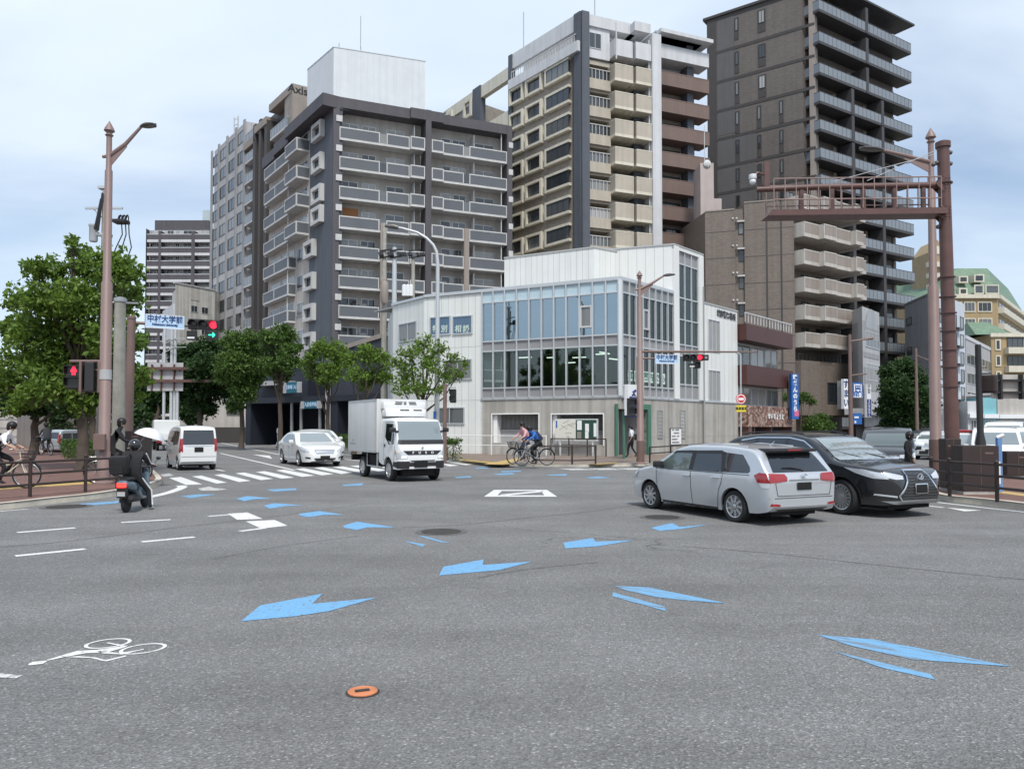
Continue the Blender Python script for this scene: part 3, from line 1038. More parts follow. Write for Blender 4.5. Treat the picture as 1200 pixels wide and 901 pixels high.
# --- pale gridded tower to its left (B3)
def grid_tower():
 RW = vwall(339, 95, 372, 97)
 LW = Wall((hx(248, 121), 121), (hx(339, 95), 95))
 H = LW.zy(339, 101)
 root = thing('apartment_tower', 'tall pale grey apartment tower with a grid of square windows', 'apartment tower', tuple(RW.A))
 lx = lambda px: LW.sx(px, 250)
 m = MB()
 sg, sb = lx(287), lx(315)
 far = LW.A + Vector((14, 5, 0))
 m.prism([tuple(LW.A[:2]), tuple(LW.P(sg, 0, 0)[:2]), tuple((LW.P(sg, 0, 0) + Vector((12, 6, 0)))[:2]), tuple(far[:2])], 0, LW.zy(270, 160))
 m.build('wall', MATS['light_grey'], root)
 m = MB()
 a, c = LW.P(sg + .02, -1.3, 0), LW.P(LW.L, -1.3, 0)
 m.prism([tuple(a[:2]), tuple(c[:2]), tuple((c + Vector((9, 6, 0)))[:2]), tuple((a + Vector((12, 6, 0)))[:2])], 0, H - .4)
 m.build('balcony_wall', MATS['dark_stone'], root)
 m = MB()
 RW.box(m, 0, RW.L, 0, H, -3, .02)
 m.build('side_wall', MATS['taupe'], root)
 zr = LW.zy(287, 146)
 Hg = LW.zy(270, 160)
 cols = [(249.5, 256), (257.5, 265), (267.5, 275.5), (278, 285)]
 fh = 2.95
 k = 0
 z = Hg - 2.6
 while z > 1:
  for (a, b) in cols:
   window(root, LW, lx(a), lx(b), z, z + 1.75, -.0, 2, 'dark_frame', 'pane_dark', .08, .05)
  s0, s1 = lx(288), lx(300)
  me = balcony_mesh('b3a', s1 - s0, 1.15, .2, 'balcony_glass', 'white_trim', .2, False, False, 1.3, .06, True)
  winst('balcony', me, root, LW.T(s0, 0, z - .9))
  k += 1
  z -= fh
 z = H - 5.2
 while z > 3:
  s0, s1 = lx(317), lx(337)
  me = balcony_mesh('b3b', s1 - s0, 1.15, .15, 'balcony_glass', 'white_trim', .25, False, True, 1.2, .06, True)
  winst('balcony', me, root, LW.T(s0, 0, z))
  window(root, LW, s0 + .5, s1 - .5, z + .3, z + 2.3, -1.28, 3, 'alu', 'pane_dark', .08, .05)
  z -= fh
 m = MB()
 for px in (248.6, 256.8, 266.5, 276.8, 286.5):
  LW.box(m, lx(px) - .3, lx(px) + .3, 0, Hg + .3, 0, .22)
 m.build('pilaster', MATS['mid_grey'], root)
 m = MB()
 for px, w_ in ((299.5, .5), (306, .4), (313, .5)):
  LW.box(m, lx(px) - w_, lx(px) + w_, 0, LW.zy(px, 500 - (500 - 101) * 1.0 * 95 / (95 + (339 - px) * .29)) - (.5 if px < 310 else 1.5), -1.3, .3)
 m.build('column', MATS['dark_band'], root)
 m = MB()
 LW.box(m, lx(314), LW.L - .05, H - 1.0, H, -1.3, .02)
 LW.box(m, lx(300), lx(314), H - 2.6, H - 1.6, -1.3, .4)
 LW.box(m, sg, lx(300), H - 3.6, H - 2.6, -1.3, .3)
 m.build('roof_slab', MATS['taupe'], root)
 m = MB()
 LW.box(m, lx(300), lx(315), 0, H - 2.6, -1.35, -.9)
 m.build('panel_strip', MATS['taupe'], root)
 wtext(root, RW, 'Axis', RW.sx(349, 106), RW.zy(349, 106), 1.15, MATS['black'], .03, .03, squeeze=1.0)
 m = MB()
 p0 = LW.P(lx(270), -1, Hg)
 m.tube([p0, p0 + Vector((0, 0, 3.2))], .09, 5)
 m.tube([p0 + Vector((-.8, .6, 1.0)), p0 + Vector((-.8, .6, 3.2))], .07, 5)
 m.tube([p0 + Vector((-.8, .6, 2.0)), p0 + Vector((0, 0, 2.0))], .05, 5)
 m.tube([p0 + Vector((-.8, .6, 3.0)), p0 + Vector((0, 0, 2.7))], .05, 5)
 m.build('antenna', MATS['steel'], root)
grid_tower()
# --- beige tower (B5)
def beige_tower():
 RW = vwall(683, 80, 830, 86)
 LW = Wall((hx(598, 89.8), 89.8), (hx(683, 80), 80))
 BW = Wall((hx(520, 103), 103), LW.A)
 H = RW.zy(683, 14)
 root = thing('apartment_tower', 'beige apartment tower with cream window surrounds and brown balconies', 'apartment tower', tuple(RW.A))
 rx = lambda px: RW.sx(px, 200)
 lx = lambda px: LW.sx(px, 200)
 bx = lambda px: BW.sx(px, 110)
 c2, b2 = inward(LW, RW, 1.6)
 far = LW.A + (b2 - c2)
 ztopw = RW.zy(700, 65)
 m = MB()
 m.prism([tuple(LW.A[:2]), tuple(c2[:2]), tuple(b2[:2]), tuple(far[:2])], 0, H - 4.2)
 o = m.build('wall', MATS['beige_tile'], root)
 m = MB()
 m.prism([tuple((LW.P(.3, -1.8, 0))[:2]), tuple((c2 + LW.d * -.3 + LW.n * -1.8)[:2]), tuple(b2[:2]), tuple(far[:2])], H - 4.2, H - .4)
 m.build('top_storey_wall', MATS['soft_white'], root)
 m = MB()
 RW.box(m, -.1, rx(690), 0, H, -1.6, .25)
 LW.box(m, LW.L - 1.0, LW.L, 0, H - .01, -.3, .25)
 LW.box(m, -.1, .55, 0, LW.zy(597, 67), -.3, .25)
 m.build('corner_pillar', MATS['slate'], root)
 m = MB()
 LW.box(m, .3, LW.L - .6, H - 1.75, H, -.5, .1)
 LW.box(m, .3, LW.L + .0, H - 4.35, H - 3.25, -1.8, .6)
 m.build('white_band', MATS['soft_white'], root)
 m = MB()
 for i in range(26):
  a = lerp(.6, LW.L - .8, i / 25)
  LW.box(m, a, a + .05, H - 3.25, H - 2.35, .3, .35)
 LW.box(m, .6, LW.L - .6, H - 2.35, H - 2.25, .28, .37)
 m.build('railing', MATS['white_trim'], root)
 for i in range(5):
  window(root, LW, lerp(1.0, LW.L - 1.5, i / 5), lerp(1.0, LW.L - 1.5, (i + .8) / 5), H - 3.9, H - 1.8, -1.78, 2, 'dark_frame', 'pane_dark', .06, .05)
 fh = (LW.zy(628, 206.6) - LW.zy(628, 239.6))
 fh = 2.98
 z = LW.zy(655, 76)
 for k in range(13):
  for (a, b, n, off) in ((599.5, 615.5, 1, 0), (618.5, 637.5, 1, 0), (641.5, 670, 4, 0)):
   s0, s1 = lx(a), min(lx(b), LW.L - 1.05)
   zt = z - fh * k
   zb = zt - 1.95
   mb = MB()
   e = .28
   pr = .45
   LW.box(mb, s0, s1, zb, zb + e, 0, pr)
   LW.box(mb, s0, s1, zt - e, zt, 0, pr)
   LW.box(mb, s0, s0 + e, zb + e, zt - e, 0, pr)
   if n < 4:
    LW.box(mb, s1 - e, s1, zb + e, zt - e, 0, pr)
   so = mb.build('window_surround', MATS['cream'], root)
   window(so, LW, s0 + e, s1 - (e if n < 4 else .02), zb + e, zt - e, .12 if n < 4 else .36, 2 if n < 4 else 4, 'dark_frame', 'pane_dark', .06, .05)
 z0 = RW.zy(690, 97)
 for k in range(13):
  zf = H - 4.6 - fh * k
  g = MB()
  RW.box(g, rx(690), rx(716), zf - 3.4, zf - 2.35 + .05, -1.6, 0)
  g.mi = 1
  n = 6
  for i in range(n + 1):
   a = lerp(rx(690), rx(716), i / n)
   RW.box(g, a - .03, a + .03, zf - 2.3, zf - 1.25, -.1, -.04)
  RW.box(g, rx(690), rx(716), zf - 1.3, zf - 1.22, -.12, -.02)
  g.mi = 2
  RW.box(g, rx(690), rx(716), zf - 2.3, zf - 1.3, -.16, -.13)
  g.build('balcony', [MATS['beige'], MATS['white_trim'], MATS['pane']], root)
  for (a, b, pr) in ((715.5, 737, 1.0), (739.5, 757.5, 1.15)):
   me = balcony_mesh(('b5', a), rx(b) - rx(a), 1.55, pr, 'beige', 'cream', .3, False, True, 1.5, .1)
   winst('balcony', me, root, RW.T(rx(a), 0, RW.zy(737, 83) - fh * k - 1.85))
  g = MB()
  RW.box(g, rx(690), rx(745), zf - .65, zf - .15, -1.6, -.4)
  g.mi = 1
  RW.box(g, rx(745), rx(754), zf - 3.0, zf, -1.6, -.3)
  g.build('beam', [MATS['beige'], MATS['slate']], root)
  for (a, b) in ((692, 712), (720, 735)):
   window(root, RW, rx(a), rx(b), zf - 2.3, zf - .8, -1.58, 2, 'alu', 'pane_dark', .06, .06)
  zt_ = RW.zy(768, 52) - fh * k
  wh = k == 0
  me = balcony_mesh(('b5r', wh), rx(829.5) - rx(768.5), 1.3, .35, 'soft_white' if wh else 'brown_panel', 'soft_white' if wh else 'brown_panel', .25, False, True, 1.6, .1)
  winst('balcony', me, root, RW.T(rx(768.5), 0, zt_ - 1.55))
  window(root, RW, rx(772), rx(806), zt_ - 1.2, zt_ + 1.0, -1.58, 4, 'dark_frame', 'pane_dark', .06, .06)
  g = MB()
  RW.box(g, rx(808), rx(815), zt_ - 1.4, zt_ + 1.5, -1.6, -.3)
  g.build('column', MATS['slate'], root)
 m = MB()
 RW.box(m, rx(690), rx(716), H - 4.6, H - 1.2, -1.6, -.2)
 RW.box(m, rx(690), rx(745), H - 1.3, H - .1, -1.6, .0)
 RW.box(m, rx(739), rx(757.5), H - 1.3, H - .3, -1.6, 1.0)
 RW.box(m, rx(716), rx(737), H - 4.4, H - 2.6, -1.5, .9)
 RW.box(m, rx(739.5), rx(757.5), H - 4.4, H - 2.6, -1.5, 1.1)
 RW.box(m, rx(768.5), rx(822), H - .9, H - .3, -1.6, .3)
 RW.box(m, rx(768.5), rx(829.5), H - .9, H - .5, -1.6, 1.2)
 m.build('white_band', MATS['soft_white'], root)
 window(root, RW, rx(691.5), rx(706), H - 3.6, H - 1.9, -.2, 2, 'alu', 'pane', .07, .06)
 m = MB()
 RW.box(m, rx(758), rx(768.5), 0, H - 1.3, -1.6, 1.2)
 m.build('white_column', MATS['soft_white'], root)
 m = MB()
 m.tube([RW.P(rx(756.5), .8, 0), RW.P(rx(756.5), .8, H - 2)], .08, 6)
 m.tube([RW.P(rx(717), 1.05, H - 4.9), RW.P(rx(717), 1.05, H - 1.0)], .08, 6)
 m.build('downpipe', MATS['white_trim'], root)
 m = MB()
 p0 = RW.P(rx(700), -3, H - .4)
 bmv = [RW.P(rx(742), -4, H - .4), RW.P(rx(768), -4, H - .4), RW.P(rx(768), -9, H - .4), RW.P(rx(742), -9, H - .4)]
 top = sum((v for v in bmv), Vector()) / 4 + Vector((0, 0, 3.2))
 m.add(bmv + [top], [(0, 1, 4), (1, 2, 4), (2, 3, 4), (3, 0, 4)])
 m.build('roof_lantern', MATS['slate'], root)
 for px in (705, 602):
  m = MB()
  w_ = RW if px > 690 else LW
  p0 = w_.P(w_.sx(px, 30), -1.5, H - .5)
  m.tube([p0, p0 + Vector((0, 0, 6.0))], .05, 5)
  m.build('lightning_rod', MATS['steel'], root)
 Hb = BW.zy(560, 100)
 Hb = BW.zy(597, 79)
 s1, s2 = bx(556), bx(565)
 m = MB()
 m.prism([tuple(BW.A[:2]), tuple(BW.P(s1, 0, 0)[:2]), tuple((BW.P(s1, 0, 0) + Vector((8, 7, 0)))[:2]), tuple((BW.A + Vector((8, 7, 0)))[:2])], 0, Hb - 1.2)
 m.build('wing_wall', MATS['beige_tile'], root)
 m = MB()
 for a_, z0_, z1_ in ((0, 1.5, 0), (s2, 7.0, 5.2), (s2, 12.5, 10.9)):
  m = MB()
  BW.box(m, a_, BW.L, Hb - z0_, Hb - z1_, -.5, .15)
  m.build('cream_beam', MATS['cream'], root)
 m = MB()
 BW.box(m, s1, s2, 0, Hb + .1, -.5, .3)
 BW.box(m, 0, .6, 0, Hb - .2, -.5, .2)
 m.build('slate_pillar', MATS['slate'], root)
 m = MB()
 for k in range(6):
  z = Hb - 3.0 - k * 3.0
  BW.box(m, s2, BW.L + 2, z - 1.6, z - .5, -5.5, -4.2)
  BW.box(m, s2, BW.L + 2, z - .5, z - .35, -8, -4)
 BW.box(m, s2 + 1.5, s2 + 1.9, 0, Hb - 3, -6, -5)
 m.build('stair_gallery', MATS['cream'], root)
 m = MB()
 BW.box(m, s2, BW.L + 3, 0, Hb - 3.2, -9, -8)
 m.build('gallery_wall', MATS['slate'], root)
 z = BW.zy(548, 110)
 for k in range(3):
  for (a, b) in ((522, 532), (545.5, 555)):
   s0_, s1_ = bx(a), bx(b)
   zt = z - 1.0 - 3 * k
   mb = MB()
   e = .4
   BW.box(mb, s0_, s1_, zt - 2.4, zt - 2.0, 0, .4)
   BW.box(mb, s0_, s1_, zt - e, zt, 0, .4)
   BW.box(mb, s0_, s0_ + e, zt - 2.0, zt - e, 0, .4)
   BW.box(mb, s1_ - e, s1_, zt - 2.0, zt - e, 0, .4)
   so = mb.build('window_surround', MATS['cream'], root)
   window(so, BW, s0_ + e, s1_ - e, zt - 2.0, zt - e, .1, 1, 'dark_frame', 'pane_dark', .06, .05)
beige_tower()
# --- dark brown tower (B6)
def dark_tower():
 RW = vwall(960, 96, 1066, 107)
 LW = Wall((hx(832, 104.5), 104.5), (hx(960, 96), 96))
 H = LW.zy(834, 23)
 root = thing('apartment_tower', 'dark brown apartment tower with glass fronted balconies down one side', 'apartment tower', tuple(RW.A))
 rx = lambda px: RW.sx(px, 200)
 lx = lambda px: LW.sx(px, 120)
 c2, b2 = inward(LW, RW, 1.4)
 far = LW.A + (b2 - c2)
 m = MB()
 m.prism([tuple(LW.A[:2]), tuple(c2[:2]), tuple(b2[:2]), tuple(far[:2])], 0, H)
 m.build('wall', MATS['dark_tile'], root)
 m = MB()
 LW.box(m, 0, lx(840), 0, H + .05, -.4, .06)
 zs = [H - .3]
 for y in (62, 97, 131, 164, 197, 228, 259, 290):
  zs.append(LW.zy(842, y))
 for z in zs:
  LW.box(m, lx(840), LW.L, z - .2, z + .2, -.1, .05)
 LW.box(m, -.5, LW.L + .5, H, H + .35, -10, .25)
 m.build('dark_band', MATS['dark_band'], root)
 m = MB()
 LW.box(m, lx(841), lx(861), LW.zy(842, 160), H - .5, -.1, .03)
 LW.box(m, lx(841), lx(885), 5, LW.zy(842, 163), -.1, .03)
 m.build('grey_panel', MATS['mid_stone'], root)
 m = MB()
 LW.box(m, LW.L - .7, LW.L + .02, 0, H, -1.2, .04)
 m.build('corner_strip', MATS['taupe'], root)
 for k in range(8):
  zc_ = zs[k] - 1.9
  cols = [(861.5, 866.5)]
  cols += [(889, 898)] if k < 3 else ([(887, 892), (913, 918)])
  for (a, b) in cols:
   s0, s1 = lx(a), lx(b)
   g = MB()
   LW.box(g, s0, s1, zs[k] - 3.6, zs[k] - .6, .0, .06)
   g.build('window_recess', MATS['dark_band'], root)
   window(root, LW, s0 + .1, s1 - .1, zs[k] - 2.4, zs[k] - .7, .06, 2 if b - a > 8 else 1, 'dark_frame', 'pane' if b - a > 8 else 'pane_dark', .06, .05)
 z = RW.zy(966, 22)
 zrail = [LW.zy(960, y) for y in (7, 44, 80)] + [RW.zy(962, 112.5)]
 zr = [RW.zy(963, y) for y in (7, 43.5, 79.5, 112.5, 144.5, 177)]
 while zr[-1] > 5:
  zr.append(zr[-1] - 3.38)
 for k, q in enumerate(zr):
  L = RW.L + .6
  me = balcony_mesh('b6', L, 1.2, .75, 'balcony_glass', 'dark_stone', .35, False, True, 1.4, .06, True)
  winst('balcony', me, root, RW.T(-.1, 0, q - 1.55))
  n = 2 if k < 3 else 3
  for i in range(1, n):
   a = RW.L * i / n
   g = MB()
   RW.box(g, a - .3, a + .3, q - 1.5, q + 1.9, -1.3, .8)
   g.build('fin', MATS['dark_stone'], root)
  for i in range(n):
   a0, a1 = RW.L * i / n + .8, RW.L * (i + 1) / n - 1.4
   window(root, RW, a0, a1, q - 1.2, q + 1.1, -1.38, 3, 'dark_frame', 'pane_dark', .06, .06)
   g = MB()
   RW.box(g, a1 + .1, a1 + .7, q - 1.3, q + 1.7, -1.39, -1.2)
   g.build('pier', MATS['taupe'], root)
 m = MB()
 RW.box(m, -.2, RW.L + 1.1, zr[0] + 2.6, zr[0] + 2.85, -2, 1.0)
 m.build('roof_slab', MATS['dark_stone'], root)
mat('mid_stone', (0.105, 0.1, 0.1), 0.6, var=0.08, streak=0.1)
dark_tower()
# --- brown mid-rise (B7)
def brown_block():
 LW = vwall(828, 78.5, 933, 76)
 RW = vwall(933, 76, 1001, 81.8)
 H = LW.zy(893, 236.5)
 root = thing('apartment_block', 'brown tiled apartment block with zigzag balconies between the tall towers', 'apartment block', tuple(LW.B))
 lx = lambda px: LW.sx(px, 350)
 rx = lambda px: RW.sx(px, 350)
 dp = Vector((-1.0, 7.0, 0))
 m = MB()
 A1, A2 = LW.P(0, 0, 0), LW.P(lx(862), 0, 0)
 B1, B2_ = LW.P(lx(873), 0, 0), LW.P(LW.L - .02, 0, 0)
 m.prism([tuple(A1[:2]), tuple(A2[:2]), tuple((A2 + dp)[:2]), tuple((A1 + dp)[:2])], 0, H - .6)
 m.prism([tuple(B1[:2]), tuple(B2_[:2]), tuple((B2_ + dp)[:2]), tuple((B1 + dp)[:2])], 0, H)
 m.prism([tuple(LW.P(lx(855), -.25, 0)[:2]), tuple(LW.P(lx(875), -.25, 0)[:2]), tuple((LW.P(lx(875), 0, 0) + dp)[:2]), tuple((LW.P(lx(855), 0, 0) + dp)[:2])], 0, H - .5)
 c2 = RW.P(0, -1.4, 0)
 m.prism([tuple(c2[:2]), tuple(RW.P(RW.L, -1.4, 0)[:2]), tuple((RW.P(RW.L, 0, 0) + dp)[:2]), tuple((c2 + dp)[:2])], 0, H - 1.0)
 m.build('wall', MATS['brown_tile'], root)
 m = MB()
 for px in (898, 915):
  LW.box(m, lx(px), lx(px) + .18, 0, H, -.05, .012)
 for k in range(8):
  z = H - 2.8 - 2.72 * k
  LW.box(m, 0, lx(862), z, z + .06, -.05, .008)
  LW.box(m, lx(873), LW.L, z, z + .06, -.05, .009)
 m.build('wall_joints', MATS['dark_band'], root)
 m = MB()
 LW.box(m, lx(873), LW.L, H, H + .12, -.4, .06)
 LW.box(m, 0, lx(862), H - .6, H - .48, -.4, .06)
 m.build('coping', MATS['taupe'], root)
 for k in range(7):
  z = LW.zy(869, (262, 294, 326, 358, 390, 421, 452)[k])
  s0, s1 = lx(866), lx(872)
  window(root, LW, s0, s1, z - 1.05, z + .15, -.25, 1, 'dark_frame', 'pane_dark', .06, .06)
  g = MB()
  LW.box(g, s0 - .1, s1 + .1, z + .15, z + .3, -.25, .15)
  for px in (859.5, 864):
   g.sphere(LW.P(lx(px), .02, z + .55), .12, 8)
  g.build('window_hood', MATS['white_trim'], root)
 zb = [RW.zy(935, y) for y in (275, 307, 339, 371, 403)]
 zb.insert(0, zb[0] + (zb[0] - zb[1]))
 for k, z in enumerate(zb):
  g = MB()
  segs = [(933.5, 951, .9), (951, 965.5, 1.5), (967, 984, 1.3), (984, 993, 1.9), (994, 1001, 1.4)]
  for (a, b, pr) in segs:
   s0, s1 = rx(a), rx(b)
   g.mi = 1
   RW.box(g, s0, s1, z - .35, z, -1.4, pr)
   RW.box(g, s0, s1, z + 1.0, z + 1.12, pr - .15, pr + .02)
   RW.box(g, s0, s0 + .12, z, z + 1.1, -1.2, pr + .01)
   g.mi = 0
   RW.box(g, s0 + .12, s1 - .02, z, z + 1.0, pr - .12, pr)
   RW.box(g, s1 - .1, s1 - .003, z, z + 1.0, -1.2, pr - .12)
  g.build('balcony', [MATS['taupe'], MATS['cream_grey']], root)
  for (a, b) in ((936, 945), (953, 961), (970, 982)):
   window(root, RW, rx(a), rx(b), z + .1, z + 2.0, -1.39, 2, 'dark_frame', 'pane_dark', .06, .06)
 zl = RW.zy(940, 423)
 m = MB()
 RW.box(m, .02, RW.L, 2.9, zl, -2, .6)
 m.build('lower_wall', MATS['brown_tile'], root)
 window(root, RW, rx(962), rx(986), RW.zy(975, 473), RW.zy(975, 449), .6, 3, 'dark_frame', 'pane_dark', .1, .08)
 m = MB()
 n = 16
 for i in range(n):
  a = RW.L * i / n
  RW.box(m, a, a + .06, zl, zl + .6, .3, .36)
 RW.box(m, 0, RW.L, zl + .6, zl + .66, .28, .38)
 m.build('railing', MATS['dark_frame'], root)
 m = MB()
 q = LW.P(-.3, -1.2, 0)
 m.box(q.x - .2, q.x + 1.2, q.y, q.y + 3, 0, LW.zy(830, 186))
 m.box(q.x + 1.2, q.x + 2.0, q.y, q.y + 3, 0, LW.zy(836, 238) + .9)
 m.build('stair_head', MATS['pink_wall'], root)
 m = MB()
 m.tube([q + Vector((.3, .2, LW.zy(830, 186))), q + Vector((.3, .2, LW.zy(830, 140)))], .04, 5)
 m.sphere(q + Vector((.5, -.1, LW.zy(830, 187))), .4, 10, (1, .3, 1))
 m.build('antenna', MATS['white_trim'], root)
 return LW, RW
mat('cream_grey', (0.5, 0.47, 0.43), 0.6, var=0.08, streak=0.15)
mat('pink_wall', (0.42, 0.36, 0.34), 0.65, var=0.08, streak=0.15)
B7L, B7R = brown_block()
# --- far left: banded tower and low block
def left_far():
 RW = vwall(168, 150, 247, 150)
 root = thing('apartment_tower', 'distant grey apartment tower with white bands of balconies behind the street trees', 'apartment tower', tuple(RW.A))
 H = RW.zy(200, 268)
 sx = lambda px: RW.sx(px, 300)
 m = MB()
 m.box(RW.A.x, RW.B.x, 151.4, 165, 0, H)
 m.build('wall', MATS['light_grey'], root)
 m = MB()
 RW.box(m, sx(177), sx(241), H, RW.zy(200, 256), -8, -1.4)
 RW.box(m, 0, sx(171), 0, H, -1.4, 0)
 RW.box(m, sx(245), RW.L, 0, H, -1.4, 0)
 RW.box(m, sx(186), sx(189), 0, H - .5, -1.4, .2)
 RW.box(m, sx(224.5), sx(228.5), 0, H - .5, -1.4, .2)
 m.build('column', MATS['plum'], root)
 m = MB()
 RW.box(m, sx(232), sx(246), H, RW.zy(240, 243), -6, -2)
 m.build('roof_house', MATS['head_tint'], root)
 k = 0
 z = H - 1.7
 while z > 2:
  me = balcony_mesh('far', RW.L - .6, 1.1, 0.15, 'plum', 'soft_white', .5, False, False, 1.3, .12)
  winst('balcony', me, root, RW.T(.3, 0, z - 1.0))
  for (a, b) in ((172, 177), (180, 185), (192, 200), (202, 207), (211, 222), (231, 243)):
   window(root, RW, sx(a), sx(b), z + .1, z + 1.7, -1.38, 2, 'alu', 'pane', .08, .06)
  z -= 2.63
  k += 1
 LW2 = vwall(190, 118, 203.5, 110)
 RW2 = vwall(203.5, 110, 250, 116)
 root = thing('office_block', 'low weathered pale concrete block in front of the banded far tower', 'building', tuple(RW2.A))
 H = RW2.zy(210, 333)
 m = MB()
 m.prism([tuple(LW2.P(0, -1.2, 0)[:2]), tuple((RW2.A + Vector((0, 1.2, 0)))[:2]), tuple(RW2.A[:2]), tuple(RW2.B[:2]), tuple((RW2.B + Vector((0, 9, 0)))[:2]), tuple((LW2.A + Vector((2, 9, 0)))[:2])], 0, H)
 m.build('wall', MATS['pale_concrete'], root)
 for k in range(5):
  z = RW2.zy(226, 361) - 3.2 * k
  for (a, b) in ((223, 231), (235.5, 243.5)):
   window(root, RW2, RW2.sx(a), RW2.sx(b), z - .6, z + .4, 0, 2, 'alu', 'pane_dark', .07, .05)
  g = MB()
  LW2.box(g, 0, LW2.L - .8, z - 1.4, z + .3, -1.2, .15)
  g.build('balcony', MATS['soft_white'], root)
 g = MB()
 RW2.box(g, RW2.sx(223), RW2.sx(233), RW2.zy(228, 352), RW2.zy(228, 340), -.05, .05)
 g.build('blind_panel', MATS['pale_wall'], root)
 m = MB()
 RW2.box(m, -.1, RW2.L, H, H + .2, -.4, .1)
 m.build('coping', MATS['light_grey'], root)
mat('head_tint', (0.4, 0.47, 0.5), 0.5, var=0.08)
mat('pale_concrete', (0.55, 0.54, 0.51), 0.8, var=0.12, streak=0.35)
left_far()
# --- right street: small shops and offices
SD = Vector((3.8, 4.4, 0)).normalized()
def street_pt(px, off=0.0):
 k = (px - 600) / FPX
 a = GRW.A
 t = (k * a.y - a.x) / (SD.x - k * SD.y)
 return a + SD * t
def maroon_shop():
 A, B = street_pt(866), street_pt(921)
 n = Vector((SD.y, -SD.x, 0))
 RW = Wall(A + n * .3, B + n * .3)
 root = thing('shop_building', 'small maroon banded building with a mosaic stone shopfront', 'building', tuple(A))
 sx = lambda px: RW.sx(px, 440)
 zt = RW.zy(868, 377)
 bands = [RW.zy(868, y) for y in (398, 379)], [RW.zy(868, y) for y in (450, 427)]
 back = Vector((-.7, .7, 0)) * 9
 m = MB()
 q0, q1 = RW.P(0.1, -.9, 0), RW.P(RW.L, -.9, 0)
 m.prism([tuple(q0[:2]), tuple(q1[:2]), tuple((q1 + back)[:2]), tuple((q0 + back)[:2])], 0, zt - .8)
 m.build('wall', MATS['soft_white'], root)
 m = MB()
 for (a, b) in bands:
  RW.box(m, 0, RW.L, a, b, -.9, .3)
 m.build('balcony_band', MATS['maroon'], root)
 m = MB()
 n_ = 16
 for i in range(n_ + 1):
  a = RW.L * i / n_
  RW.box(m, max(0, a - .03), min(RW.L, a + .03), zt, zt + .6, .18, .24)
 RW.box(m, 0, RW.L, zt + .6, zt + .68, .16, .26)
 m.build('railing', MATS['white_trim'], root)
 zw = [(bands[1][1] + .05, bands[0][0] - .1), (RW.zy(868, 474), bands[1][0] - .1)]
 for (a, b) in zw:
  for i in range(3):
   window(root, RW, lerp(sx(876), RW.L - .1, i / 3), lerp(sx(876), RW.L - .1, (i + 1) / 3) - .05, a, b, -.9, 2, 'white_trim', 'pane_curtain', .07, .07)
 zs0, zs1 = RW.zy(868, 500), RW.zy(868, 475)
 m = MB()
 RW.box(m, 0, RW.L, zs0, zs1, -.9, .35)
 sf = m.build('stone_fascia', MATS['mosaic'], root)
 for i, ch in enumerate('せいりょうえ'):
  s_, z_ = RW.pix(lerp(895.5, 911.5, i / 5), lerp(488, 489, i / 5))
  wtext(sf, RW, ch, s_, z_, .36, MATS['sign_white'], .38, .02, squeeze=.9)
 m = MB()
 RW.box(m, .1, RW.L, 0.1, zs0, -.86, -.7)
 m.build('shop_window', MATS['pane_dark'], root)
 m = MB()
 for a in (.15, sx(880), sx(900), RW.L - .2):
  RW.box(m, a, a + .15, .1, zs0, -.7, .2)
 RW.box(m, sx(872), sx(876), .1, zs0, -.5, .3)
 m.build('shop_post', MATS['rust_red'], root)
 return RW
def mosaic():
 m = mat('mosaic', (0.25, 0.16, 0.13), 0.75, var=0.1)
 t = m.node_tree
 b = t.nodes['Principled BSDF']
 g = N(t, 'ShaderNodeNewGeometry')
 v = N(t, 'ShaderNodeTexVoronoi')
 v.inputs['Scale'].default_value = 5.5
 t.links.new(g.outputs['Position'], v.inputs['Vector'])
 r = N(t, 'ShaderNodeValToRGB')
 for p_, c in ((0.0, (0.09, 0.045, 0.035)), (1.0, (0.42, 0.33, 0.27))):
  e = r.color_ramp.elements[0 if p_ == 0 else 1]
  e.color = (*c, 1)
 r.color_ramp.elements.new(.5).color = (0.24, 0.13, 0.1, 1)
 sp = N(t, 'ShaderNodeSeparateColor')
 t.links.new(v.outputs['Color'], sp.inputs[0])
 t.links.new(sp.outputs[0], r.inputs[0])
 t.links.new(r.outputs[0], b.inputs['Base Color'])
mosaic()
MSW = maroon_shop()
